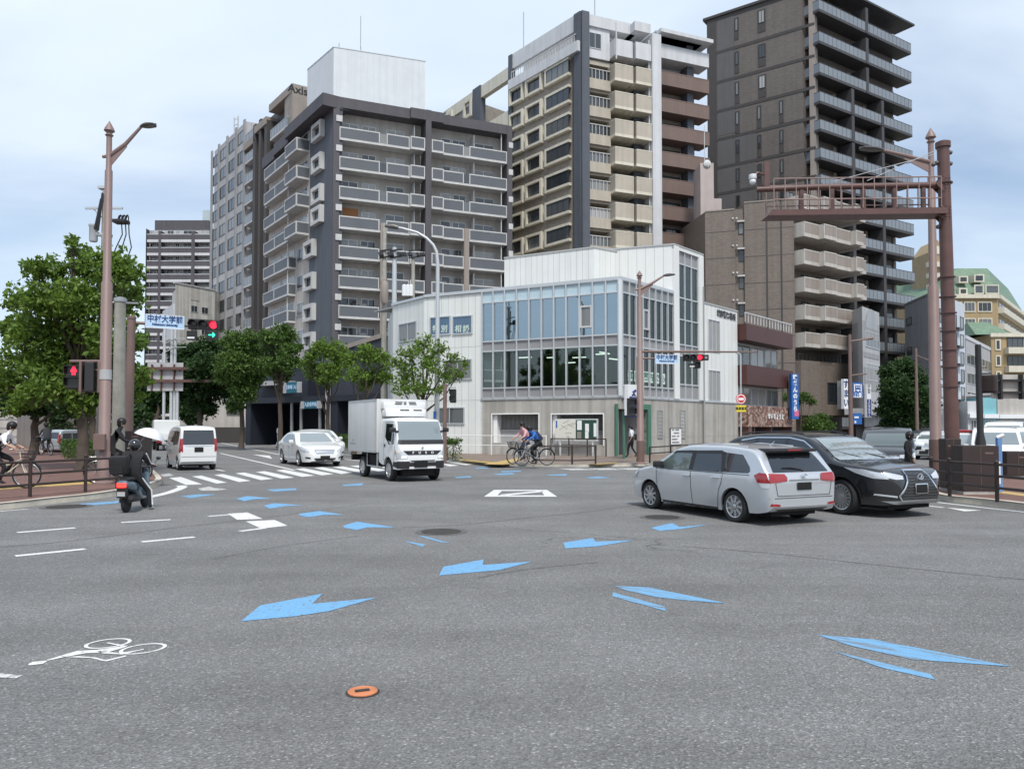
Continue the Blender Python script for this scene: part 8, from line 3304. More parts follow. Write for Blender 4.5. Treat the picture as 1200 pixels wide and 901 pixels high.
# --- refrigerated box truck
c = Car('box_truck', 'white refrigerated box truck turning out of the left avenue', 'truck',
 top=[(.52, 1.8), (.54, 1.96), (.62, 2.02), (1.3, 2.03), (1.75, 1.98), (1.86, 1.9), (2.02, 1.5), (2.14, 1.2), (2.2, 1.05), (2.23, .8), (2.24, .7)],
 bot=[(.52, .75), (.6, .6), (1.0, .5), (1.7, .42), (2.1, .4), (2.24, .42)],
 plan=[(.52, .82), (.56, .845), (.7, .85), (1.6, .85), (1.95, .83), (2.1, .79), (2.2, .7), (2.24, .62)],
 belt=1.18, wheels=[-1.12, 1.4], wr=.36, tumble=.09, r=.08, paintm='paint_whitecar', archr=.43, tuck=.02)
for side in 'LR':
 c.decal('side_window', 'car_glass_dark', [(1.9, 1.2), (1.74, 1.84), (1.1, 1.86), (1.1, 1.42), (1.45, 1.18)], side)
 for pts in ([(1.0, 1.9), (1.0, .72), (1.12, .62)], [(1.95, 1.15), (1.9, .62)], [(1.0, 1.9), (1.75, 1.9)]):
  c.strip('door_seam', 'seam_dark', pts, .014, side)
 c.decal('door_handle', 'plastic_black', [(1.06, 1.1), (1.18, 1.1), (1.18, 1.18), (1.06, 1.2)], side, .012)
 c.decal('headlight', 'lens_headlight', [(2.2, .74), (2.16, .95), (2.02, .92), (2.05, .72)], side, .012)
 c.decal('corner_lamp', 'lens_amber', [(2.06, .93), (2.0, 1.02), (1.97, .9), (2.02, .86)], side, .013)
 c.decal('bumper', 'plastic_black', [(2.23, .43), (2.22, .64), (1.86, .64), (1.83, .5)], side, .016)
c.decal('windscreen', 'car_glass_pale', [(-.76, 1.32), (.76, 1.32), (.72, 1.92), (-.72, 1.92)], 'F', .008)
c.decal('wiper_panel', 'plastic_black', [(-.79, 1.19), (.79, 1.19), (.77, 1.33), (-.77, 1.33)], 'F', .01)
g = c.decal('grille', 'plastic_black', [(-.66, .99), (.66, .99), (.5, .86), (-.5, .86)], 'F', .012)
c.decal('headlight', 'lens_headlight', [(.52, .74), (.54, .86), (.72, .98), (.78, .76)], 'F', .014, both=True)
c.decal('lit_lamp', 'head_lit', [(.56, .77), (.57, .82), (.68, .82), (.7, .77)], 'F', .02, both=True)
c.decal('bumper', 'plastic_black', [(.46, .43), (.44, .66), (.8, .66), (.8, .43)], 'F', .018, both=True)
c.decal('bumper', 'plastic_black', [(-.46, .5), (.46, .5), (.46, .62), (-.46, .62)], 'F', .014)
c.decal('number_plate', 'plate_black', [(-.3, .46), (.16, .46), (.16, .66), (-.3, .66)], 'F', .03)
c.strip('bumper_trim', 'chrome', [(-.42, .67), (.42, .67)], .04, 'F', .02)
for i, ch in enumerate('FUSO'):
 me = text_mesh(ch, .085, MATS['sign_white'], 'lettering', .004, .004)
 inst('lettering', me, g, Matrix.Translation((2.255, -.33 + .22 * i, .925)) @ Matrix.Rotation(R(90), 4, 'Z'))
m = MB()
for a in (90, 210, 330):
 M_ = Matrix.Translation((2.235, 0, 1.09)) @ Matrix.Rotation(R(a), 4, 'X')
 m.hexa([M_ @ Vector(q) for q in ((-.01, 0, 0), (.012, 0, 0), (.012, .018, .02), (-.01, .018, .02), (-.01, -.0, .001), (.012, -.018, .02), (.012, 0, .045), (-.01, 0, .045))])
m.build('emblem', MATS['chrome'], c.root, world=False)
m = MB()
m.smooth = True
m.bbox(-2.5, .46, -.9, .9, .88, 2.68, .03)
m.smooth = False
o = m.build('cargo_box', MATS['box_white'] if 'box_white' in MATS else mat('box_white', (.6, .61, .61), .45, var=.05, streak=.1), c.root, world=False)
m = MB()
for (x0, x1, z0, z1) in ((-2.5, .46, .88, .95), (-2.5, .46, 2.62, 2.68), (-2.5, -2.44, .88, 2.68), (.38, .46, .88, 2.68)):
 for sg in (1, -1):
  m.box(x0, x1, sg * .905 - .004, sg * .905 + .004, z0, z1)
m.build('box_edge', MATS['alu'], o, world=False)
m = MB()
for k, (x, z) in enumerate(((-2.3, 1.12), (-2.12, 1.12), (-2.0, 1.12), (-1.8, 1.12), (-2.02, 1.24))):
 m.box(x, x + .09, -.9065, -.904, z, z + .06)
m.build('small_marks', MATS['mid_grey'], o, world=False)
m = MB()
m.smooth = True
m.bbox(.46, .86, -.74, .74, 2.08, 2.36, .1)
m.bbox(.46, .72, -.76, .76, 2.34, 2.6, .05)
m.smooth = False
u_ = m.build('cooling_unit', MATS['paint_whitecar'], c.root, world=False)
m = MB()
for (y0, y1, z, x) in ((-.1, .22, 2.29, .868), (-.56, -.26, 2.29, .868), (.08, .34, 2.55, .728), (-.06, .04, 2.55, .728), (-.4, -.14, 2.55, .728), (.1, .36, 2.49, .728), (-.06, .04, 2.49, .728), (-.42, -.16, 2.49, .728)):
 m.box(x - .02, x, -y1, -y0, z, z + .035)
m.build('vent_slot', MATS['plastic_black'], u_, world=False)
m = MB()
m.box(-2.4, .6, -.42, .42, .5, .86)
m.box(-2.45, -2.3, -.8, .8, .55, .75)
for sg in (1, -1):
 m.box(-.55, .4, sg * .72 - .06, sg * .72 + .06, .42, .8)
 m.box(-.3, .2, sg * .6 - .15, sg * .6 + .15, .4, .78)
m.build('chassis', MATS['underbody'], c.root, world=False)
m = MB()
for sg in (1, -1):
 m.tube([(-.6, sg * .84, .42), (.8, sg * .84, .42)], .025, 6)
 m.tube([(-.6, sg * .84, .42), (-.6, sg * .84, .86)], .02, 6)
 m.tube([(.4, sg * .84, .42), (.4, sg * .84, .86)], .03, 6)
m.build('side_guard', MATS['steel'], c.root, world=False)
c.mirror(1.98, 1.6, 'plastic_black')
c.add_wheels('disc', 6, .2, .23, y=.84)
c.place_wheel(458.6, 563.5, (.5, -.866), (1, -1))
# === trees and hedges
def leaf_mat(name, c, tr=.35, var=.35):
 m = bpy.data.materials.new(name)
 m.use_nodes = True
 t = m.node_tree
 t.nodes.clear()
 o = N(t, 'ShaderNodeOutputMaterial')
 g = N(t, 'ShaderNodeNewGeometry')
 r = N(t, 'ShaderNodeValToRGB')
 r.color_ramp.elements[0].color = (c[0] * (1 - var), c[1] * (1 - var), c[2] * (1 - var), 1)
 r.color_ramp.elements[1].color = (c[0] * (1 + var * 1.3), c[1] * (1 + var * .8), c[2] * (1 + var * .3), 1)
 t.links.new(g.outputs['Random Per Island'], r.inputs[0])
 d = N(t, 'ShaderNodeBsdfPrincipled')
 d.inputs['Roughness'].default_value = .5
 d.inputs['Specular IOR Level'].default_value = .35
 tl = N(t, 'ShaderNodeBsdfTranslucent')
 mxs = N(t, 'ShaderNodeMixShader')
 mxs.inputs[0].default_value = tr
 t.links.new(r.outputs[0], d.inputs['Base Color'])
 t.links.new(r.outputs[0], tl.inputs[0])
 t.links.new(d.outputs[0], mxs.inputs[1])
 t.links.new(tl.outputs[0], mxs.inputs[2])
 t.links.new(mxs.outputs[0], o.inputs[0])
 MATS[name] = m
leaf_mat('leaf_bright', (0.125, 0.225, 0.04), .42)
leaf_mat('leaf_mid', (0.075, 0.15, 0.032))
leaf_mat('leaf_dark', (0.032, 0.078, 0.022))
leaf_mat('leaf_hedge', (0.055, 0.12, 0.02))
mat('bark', (0.075, 0.058, 0.045), 0.9, var=.25, scale=5, bump=.3)
mat('bark_pale', (0.16, 0.135, 0.105), 0.9, var=.25, scale=5, bump=.3)
def leaves(pts, size, rg, up=.35):
 v, f = [], []
 for p in pts:
  n = Vector((rg.gauss(0, 1), rg.gauss(0, 1), rg.gauss(0, 1) + up))
  if n.length < .01:
   continue
  n.normalize()
  a = n.orthogonal().normalized()
  a = (Matrix.Rotation(rg.random() * 6.28, 3, n) @ a)
  b = n.cross(a)
  s = size * rg.uniform(.6, 1.25)
  fold = n * s * .12
  k = len(v)
  v += [p - a * s * .55, p + b * s * .34 + fold, p + a * s * .6, p - b * s * .34 + fold]
  f += [(k, k + 1, k + 2), (k, k + 2, k + 3)]
 return v, f
def crown_points(c, r, dens, rg):
 out_ = []
 n = max(8, int(dens * r * r * 190))
 lump = [Vector((rg.gauss(0, 1), rg.gauss(0, 1), rg.gauss(0, .8))).normalized() for _ in range(6)]
 for _ in range(n):
  d = Vector((rg.gauss(0, 1), rg.gauss(0, 1), rg.gauss(0, .85)))
  d.normalize()
  bump = 1 + .28 * max(0, max(d.dot(q) for q in lump) - .6) - .12 * rg.random()
  rad = r * bump * (rg.random() ** .42)
  tw = c + Vector((d.x * rad, d.y * rad, d.z * rad * .88))
  for _k in range(rg.randint(7, 13)):
   out_.append(tw + Vector((rg.gauss(0, .19), rg.gauss(0, .19), rg.gauss(0, .15))) * (r * .35 + .4))
 return out_
def tree(name, label, Y_, trunk_px, clumps, leafm, size=.17, dens=1.0, barkm='bark', seed=1, tr=.16, base_px=None, group=None, spread=1.0, fork=.45, z0=KZ):
 rg = random.Random(seed)
 bx_ = hx(trunk_px, Y_)
 root = thing(name, label, 'tree', (bx_, Y_, z0), group=group)
 cs = []
 for (px, py, rp) in clumps:
  r = rp / FPX * Y_
  cs.append((at(px, py, Y_ + rg.uniform(-1, 1) * spread * max(1.0, r * 1.2)), r * 1.2))
 zc = min(c.z - r * .3 for c, r in cs)
 cen = sum((c * r for c, r in cs), Vector()) / sum(r for c, r in cs)
 zf = max(z0 + 1.6, lerp(z0, cen.z, fork))
 f0 = Vector((lerp(bx_, cen.x, .25), Y_, zf))
 top = Vector((cen.x, Y_, cen.z))
 m = MB()
 m.tube([(bx_, Y_, z0), (bx_ + .02, Y_, z0 + .25), (lerp(bx_, f0.x, .5) + .05, Y_ + .05, lerp(z0, zf, .55)), f0, f0.lerp(top, .6) + Vector((.1, .1, 0)), top], [tr * 1.35, tr * 1.05, tr * .9, tr * .8, tr * .5, tr * .2], 10)
 m.build('trunk', MATS[barkm], root)
 m = MB()
 for c, r in cs:
  st = f0.lerp(top, rg.uniform(0, .6))
  mid = st.lerp(c, .5) + Vector((rg.uniform(-.2, .2), rg.uniform(-.2, .2), -.12 * (c - st).length))
  w = tr * rg.uniform(.3, .5)
  m.tube([st, mid, c], [w, w * .65, w * .25], 6, False)
  for _ in range(4):
   e = c + Vector((rg.gauss(0, 1), rg.gauss(0, 1), rg.gauss(0, .8))).normalized() * r * .85
   m.tube([mid.lerp(c, rg.uniform(.3, .9)), (mid + e) / 2 + Vector((0, 0, .1)), e], [w * .3, w * .2, w * .06], 4, False)
 m.build('limbs', MATS[barkm], root)
 pts = []
 for c, r in cs:
  pts += crown_points(c, r, dens, rg)
 v, f = leaves(pts, size, rg)
 m = MB()
 m.add(v, f)
 m.build('crown', MATS[leafm], root)
 return len(f)
def hedge(name, label, pts, w, h, leafm, seed, size=.1, n=1800, z0=KZ):
 rg = random.Random(seed)
 root = thing(name, label, 'hedge', tuple(pts[0]))
 L = [(pts[i], pts[i + 1], (pts[i + 1] - pts[i]).length) for i in range(len(pts) - 1)]
 T = sum(q[2] for q in L)
 P = []
 for _ in range(n):
  a, b, l_ = rg.choices(L, weights=[q[2] for q in L])[0]
  d = (b - a).normalized()
  nn = Vector((-d.y, d.x, 0))
  t, s_, z = rg.random(), rg.uniform(-1, 1), rg.random()
  e = rg.random()
  if e < .5:
   z = 1 - .12 * rg.random()
  elif e < .85:
   s_ = math.copysign(1 - .2 * rg.random(), s_)
  bump = 1 + .12 * math.sin(t * l_ * 3.1 + seed) + .07 * math.sin(t * l_ * 7.3)
  P.append(a.lerp(b, t) + nn * s_ * w / 2 * bump * (1 - .25 * max(0, z - .7)) + Vector((0, 0, z * h * bump + .03)) + Vector((rg.gauss(0, .05), rg.gauss(0, .05), rg.gauss(0, .04))))
 v, f = leaves(P, size, rg, .6)
 m = MB()
 m.add(v, f)
 m.build('foliage', MATS[leafm], root)
 m = MB()
 for _ in range(int(T * 5)):
  a, b, l_ = rg.choices(L, weights=[q[2] for q in L])[0]
  p = a.lerp(b, rg.random()) + Vector((rg.uniform(-w, w) * .3, rg.uniform(-w, w) * .3, 0))
  m.tube([p, p + Vector((rg.uniform(-.1, .1), rg.uniform(-.1, .1), h * .8))], [.02, .008], 4, False)
 m.build('stems', MATS['bark'], root)
nl = 0
nl += tree('street_tree', 'large bright green tree rising behind the left street lamp', 29, 97,
 [(40, 315, 13), (62, 318, 17), (86, 284, 6), (93, 296, 10), (102, 316, 20), (130, 310, 19), (151, 320, 15), (25, 350, 17), (60, 352, 27), (100, 356, 30), (140, 352, 24), (158, 343, 9), (14, 383, 15), (45, 392, 28), (90, 398, 32), (135, 398, 27), (158, 402, 11), (20, 424, 20), (60, 432, 27), (105, 432, 26), (143, 438, 22), (165, 440, 11), (150, 466, 14), (118, 462, 15), (75, 460, 17), (40, 458, 16), (10, 448, 14), (95, 476, 12), (22, 474, 12)],
 'leaf_bright', .2, .62, seed=3, tr=.22, spread=1.2)
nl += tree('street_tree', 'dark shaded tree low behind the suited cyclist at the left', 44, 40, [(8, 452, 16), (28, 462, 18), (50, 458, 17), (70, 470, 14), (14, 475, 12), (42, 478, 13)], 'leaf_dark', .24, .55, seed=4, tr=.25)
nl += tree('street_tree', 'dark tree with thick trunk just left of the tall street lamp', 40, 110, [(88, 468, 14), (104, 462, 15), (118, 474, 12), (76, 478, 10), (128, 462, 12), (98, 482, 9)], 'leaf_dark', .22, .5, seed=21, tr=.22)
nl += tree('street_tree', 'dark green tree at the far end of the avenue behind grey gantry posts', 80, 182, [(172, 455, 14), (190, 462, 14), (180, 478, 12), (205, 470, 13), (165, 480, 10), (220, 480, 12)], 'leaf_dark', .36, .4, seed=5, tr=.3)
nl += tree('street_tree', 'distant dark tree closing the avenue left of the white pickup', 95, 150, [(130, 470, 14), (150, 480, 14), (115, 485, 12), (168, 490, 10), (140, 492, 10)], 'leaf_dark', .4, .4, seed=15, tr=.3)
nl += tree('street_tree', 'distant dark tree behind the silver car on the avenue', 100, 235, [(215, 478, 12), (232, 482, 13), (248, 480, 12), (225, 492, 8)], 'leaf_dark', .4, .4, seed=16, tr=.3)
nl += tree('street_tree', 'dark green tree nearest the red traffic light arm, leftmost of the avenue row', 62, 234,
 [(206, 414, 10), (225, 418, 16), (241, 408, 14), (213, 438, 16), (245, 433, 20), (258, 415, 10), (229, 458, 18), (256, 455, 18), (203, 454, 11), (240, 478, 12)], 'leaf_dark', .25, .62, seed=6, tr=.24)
nl += tree('street_tree', 'dark leafy tree in the middle of the avenue row before the gridded tower', 58, 283,
 [(270, 400, 11), (285, 402, 15), (299, 413, 8), (279, 428, 20), (294, 438, 15), (267, 438, 14), (285, 458, 14), (276, 476, 9)], 'leaf_mid', .23, .62, seed=7, tr=.2)
nl += tree('street_tree', 'mid green tree beside the concrete lamp column before grey apartment gable', 55, 328,
 [(316, 396, 10), (332, 394, 14), (345, 408, 8), (324, 410, 14), (338, 424, 13), (316, 428, 10), (330, 440, 10)], 'leaf_mid', .22, .62, seed=8, tr=.18)
nl += tree('street_tree', 'light green tree with forked trunk in front of the dark podium', 48, 384,
 [(363, 420, 9), (379, 409, 12), (395, 412, 12), (369, 434, 11), (389, 434, 13), (380, 448, 8), (402, 425, 9)], 'leaf_bright', .2, .6, seed=9, tr=.15, fork=.35)
nl += tree('street_tree', 'light green tree directly behind the truck cargo box', 44, 415,
 [(411, 420, 9), (429, 415, 12), (446, 420, 10), (417, 438, 11), (439, 440, 12), (428, 452, 7), (452, 440, 8)], 'leaf_bright', .19, .6, seed=10, tr=.14, fork=.35)
nl += tree('street_tree', 'airy bright tree in front of the white corner building wall', 36.5, 487,
 [(468, 425, 11), (480, 411, 12), (498, 402, 10), (514, 408, 10), (530, 421, 8), (478, 440, 15), (503, 430, 13), (524, 440, 10), (539, 440, 7), (545, 426, 5), (494, 454, 11), (472, 456, 10), (518, 458, 6), (505, 415, 9)], 'leaf_bright', .15, .5, seed=11, tr=.12)
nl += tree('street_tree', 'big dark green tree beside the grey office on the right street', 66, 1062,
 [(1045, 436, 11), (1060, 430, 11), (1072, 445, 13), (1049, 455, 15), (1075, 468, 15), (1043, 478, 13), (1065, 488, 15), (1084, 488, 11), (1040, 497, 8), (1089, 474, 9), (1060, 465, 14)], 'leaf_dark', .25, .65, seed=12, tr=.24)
nl += tree('shrub', 'round green shrub at foot of brown block behind black car', 61, 956, [(952, 495, 8), (963, 492, 8), (970, 500, 7), (945, 501, 6), (958, 502, 8)], 'leaf_mid', .17, .8, seed=13, tr=.06)
nl += tree('shrub', 'small roof shrub between blue vertical sign and brown block', 64, 938, [(925, 466, 6), (943, 465, 6), (951, 470, 5), (934, 472, 5)], 'leaf_mid', .17, .8, seed=14, tr=.05)
hedge('hedge', 'dense clipped green hedge just left of the street lamp', [gp(84, 533, KZ), gp(92, 537, KZ), gp(116, 543, KZ)], 1.1, .78, 'leaf_hedge', 1, .1, 3800)
hedge('hedge', 'clipped hedge strip by the avenue under the dark tree row', [gp(236, 505, KZ), gp(262, 506, KZ), gp(284, 509.5, KZ)], 1.2, 1.0, 'leaf_hedge', 2, .16, 2200)
hedge('hedge', 'clipped hedge strip by the avenue near the concrete column', [gp(304, 512.5, KZ), gp(330, 516.5, KZ), gp(352, 519.5, KZ)], 1.2, 1.1, 'leaf_hedge', 3, .15, 2600)
hedge('hedge', 'small square hedge block left of the truck cargo box', [gp(398, 524, KZ), gp(414, 526, KZ)], 1.0, .9, 'leaf_hedge', 4, .12, 1300)
hedge('hedge', 'small leafy hedge block right of the truck', [gp(522, 538, KZ), gp(533, 539, KZ)], .7, .85, 'leaf_mid', 5, .09, 1300)
hedge('hedge', 'dark low hedge in the background behind the suited cyclist', [gp(32, 516, KZ), gp(80, 516.5, KZ)], 1.5, 1.2, 'leaf_dark', 6, .2, 1600)
hedge('hedge', 'long dark belt of bushes across the left background behind the cyclists', [Vector((hx(18, 66), 66, KZ)), Vector((hx(100, 68), 68, KZ)), Vector((hx(178, 70), 70, KZ))], 2.5, 3.0, 'leaf_dark', 7, .4, 4200)
# === people and two-wheelers
mat('skin', (0.42, 0.26, 0.18), .55, var=.05)
mat('hair', (0.008, 0.007, 0.007), .5, var=0)
mat('cloth_black', (0.014, 0.014, 0.016), .85, var=.15, scale=9)
mat('cloth_white', (0.72, 0.72, 0.74), .8, var=.05, scale=6)
mat('cloth_grey', (0.035, 0.036, 0.04), .85, var=.1, scale=9)
mat('cloth_blue', (0.02, 0.13, 0.45), .7, var=.12, scale=8)
mat('cloth_navy', (0.02, 0.025, 0.06), .8, var=.1)
mat('cloth_pink', (0.6, 0.33, 0.35), .8, var=.1)
mat('shoe_white', (0.6, 0.6, 0.6), .6, var=.05)
mat('frame_black', (0.015, 0.015, 0.016), .35, var=0, coat=.5)
mat('frame_ivory', (0.62, 0.58, 0.45), .35, var=0, coat=.5)
mat('scooter_blue', (0.11, 0.16, 0.2), .3, metal=.4, var=0, coat=1)
mat('helmet_black', (0.01, 0.01, 0.011), .15, var=0, coat=1)
def human(root_name, label, J, cols, world, rz, sc=1.0, hair='hair', face_yaw=0.0, name='person', group=None, slim=1.0, extra=None, helmet=None, sleeve='upper', shoe='cloth_black'):
 root = thing(name, label, 'person', world, rz, group, sc)
 order = ['pelvis', 'belly', 'chest', 'neck', 'head0', 'head1', 'head2', 'shL', 'elL', 'wrL', 'hdL', 'shR', 'elR', 'wrR', 'hdR', 'hipL', 'knL', 'anL', 'toL', 'hipR', 'knR', 'anR', 'toR']
 J = {k: Vector(v) for k, v in J.items()}
 J['belly'] = J.get('belly', J['pelvis'].lerp(J['chest'], .45))
 hd = J['head']
 up = (hd - J['neck']).normalized()
 J['head0'] = hd - up * .07 + Vector((.012, 0, 0))
 J['head1'] = hd + up * .02
 J['head2'] = hd + up * .085
 for sd in 'LR':
  J['hd' + sd] = J['wr' + sd] + (J['wr' + sd] - J['el' + sd]).normalized() * .075
 rad = dict(pelvis=.15, belly=.135, chest=.155, neck=.058, head0=.07, head1=.095, head2=.075, sh=.078, el=.045, wr=.03, hd=.038, hip=.105, kn=.065, an=.043, to=.038)
 edges = [('pelvis', 'belly'), ('belly', 'chest'), ('chest', 'neck'), ('neck', 'head0'), ('head0', 'head1'), ('head1', 'head2')]
 for sd in 'LR':
  edges += [('chest', 'sh' + sd), ('sh' + sd, 'el' + sd), ('el' + sd, 'wr' + sd), ('wr' + sd, 'hd' + sd), ('pelvis', 'hip' + sd), ('hip' + sd, 'kn' + sd), ('kn' + sd, 'an' + sd), ('an' + sd, 'to' + sd)]
 idx = {k: i for i, k in enumerate(order)}
 me = bpy.data.meshes.new('body')
 me.from_pydata([J[k] for k in order], [(idx[a], idx[b]) for a, b in edges], [])
 o = bpy.data.objects.new('body', me)
 COL.objects.link(o)
 md = o.modifiers.new('skin', 'SKIN')
 md.use_smooth_shade = True
 for i, k in enumerate(order):
  kk = k if k in rad else k[:-1]
  r = rad[kk] * slim
  sv = me.skin_vertices[0].data[i]
  sv.radius = (r * (1.2 if kk in ('pelvis', 'chest', 'belly') else 1), r * (.8 if kk in ('pelvis', 'chest', 'belly') else 1))
  sv.use_root = k == 'pelvis'
 o.modifiers.new('sub', 'SUBSURF').levels = 1
 dg = bpy.context.evaluated_depsgraph_get()
 bm = bmesh.new()
 bm.from_mesh(o.evaluated_get(dg).to_mesh())
 bpy.data.objects.remove(o)
 mb = MB()
 mb.frombm(bm)
 mb.sm = [True] * len(mb.f)
 bm.free()
 for sd, sg in (('L', 1), ('R', -1)):
  d = (J['wr' + sd] - J['el' + sd]).normalized()
  p = J['hd' + sd]
  side = d.cross(Vector((0, 0, 1)))
  side = side.normalized() if side.length > .1 else Vector((0, 1, 0))
  dn = side.cross(d).normalized()
  if dn.z > 0:
   dn = -dn
  for q in range(4):
   a = p + side * (q - 1.5) * .02 + d * .015
   l_ = (.058, .066, .062, .048)[q]
   mb.tube([a, a + d * l_ * .5 + dn * .012, a + d * l_ * .75 + dn * .034, a + d * l_ * .7 + dn * .055], [.0105, .0095, .0085, .006], 5)
  a = p - side * sg * .034 - d * .01
  mb.tube([a, a - side * sg * .02 + d * .03 + dn * .02, a - side * sg * .012 + d * .045 + dn * .035], [.012, .01, .007], 5)
 segs = [('pelvis', 'belly', 1), ('belly', 'chest', 0), ('chest', 'neck', 0), ('neck', 'head0', 2), ('head0', 'head2', 2)]
 for sd in 'LR':
  segs += [('chest', 'sh' + sd, 0), ('sh' + sd, 'el' + sd, 0), ('el' + sd, 'wr' + sd, 0 if sleeve == 'long' else 2), ('wr' + sd, 'hd' + sd, 2), ('pelvis', 'hip' + sd, 1), ('hip' + sd, 'kn' + sd, 1), ('kn' + sd, 'an' + sd, 1), ('an' + sd, 'to' + sd, 3)]
 def dist(p, a, b):
  ab = b - a
  t = max(0, min(1, (p - a).dot(ab) / max(ab.length_squared, 1e-9)))
  return (p - a - ab * t).length
 for fi, f in enumerate(mb.f):
  c = sum((Vector(mb.v[i]) for i in f), Vector()) / len(f)
  best, bi = 9, 0
  for a, b, m_ in segs:
   q = dist(c, J[a], J[b]) / (rad.get(a, rad.get(a[:-1], .08)) + .02)
   if q < best:
    best, bi = q, m_
  mb.m[fi] = bi
 me = mb.mesh('body', [MATS[cols[0]], MATS[cols[1]], MATS['skin'], MATS[shoe]])
 body = inst('body', me, root, Matrix())
 fw = Matrix.Rotation(face_yaw, 3, 'Z') @ Vector((1, 0, 0))
 lf = Vector((-fw.y, fw.x, 0))
 m = MB()
 m.sphere(hd + fw * .098 - up * .005, .018, 8, (1, .8, 1.4))
 for s_ in (1, -1):
  m.sphere(hd + lf * s_ * .092, .024, 8, (.6, .5, 1.2))
 m.build('face', MATS['skin'], root, world=False)
 m = MB()
 for s_ in (1, -1):
  m.sphere(hd + fw * .086 + lf * s_ * .034 + up * .018, .011, 6)
 m.tube([hd + fw * .09 + lf * .022 - up * .055, hd + fw * .093 - up * .057, hd + fw * .09 - lf * .022 - up * .055], .005, 5)
 m.build('features', MATS['hair'], root, world=False)
 m = MB()
 if helmet:
  m.sphere(hd + up * .03 - fw * .01, .145, 16, (1.08, .95, 1.0))
  m.build('helmet', MATS[helmet], root, world=False)
  m = MB()
  m.sphere(hd + up * .02 + fw * .06, .1, 12, (.95, 1.1, .75))
  m.build('visor', MATS['car_glass_dark'], root, world=False)
 else:
  m.sphere(hd + up * .048 - fw * .022, .118, 14, (1.03, .94, .95))
  m.sphere(hd - fw * .05 - up * .01, .088, 12, (.85, 1.0, 1.1))
  m.build('hair', MATS[hair], root, world=False)
 return root
RIDE = dict(pelvis=(-.2, 0, .93), chest=(-.02, 0, 1.28), neck=(.05, 0, 1.46), head=(.1, 0, 1.61), shL=(0, .19, 1.37), elL=(.15, .25, 1.15), wrL=(.35, .25, 1.05), shR=(0, -.19, 1.37), elR=(.15, -.25, 1.15), wrR=(.35, -.25, 1.05),
 hipL=(-.17, .1, .9), knL=(.2, .12, .74), anL=(.06, .12, .38), toL=(.2, .13, .34), hipR=(-.17, -.1, .9), knR=(.12, -.12, .55), anR=(-.02, -.12, .2), toR=(.12, -.13, .16))
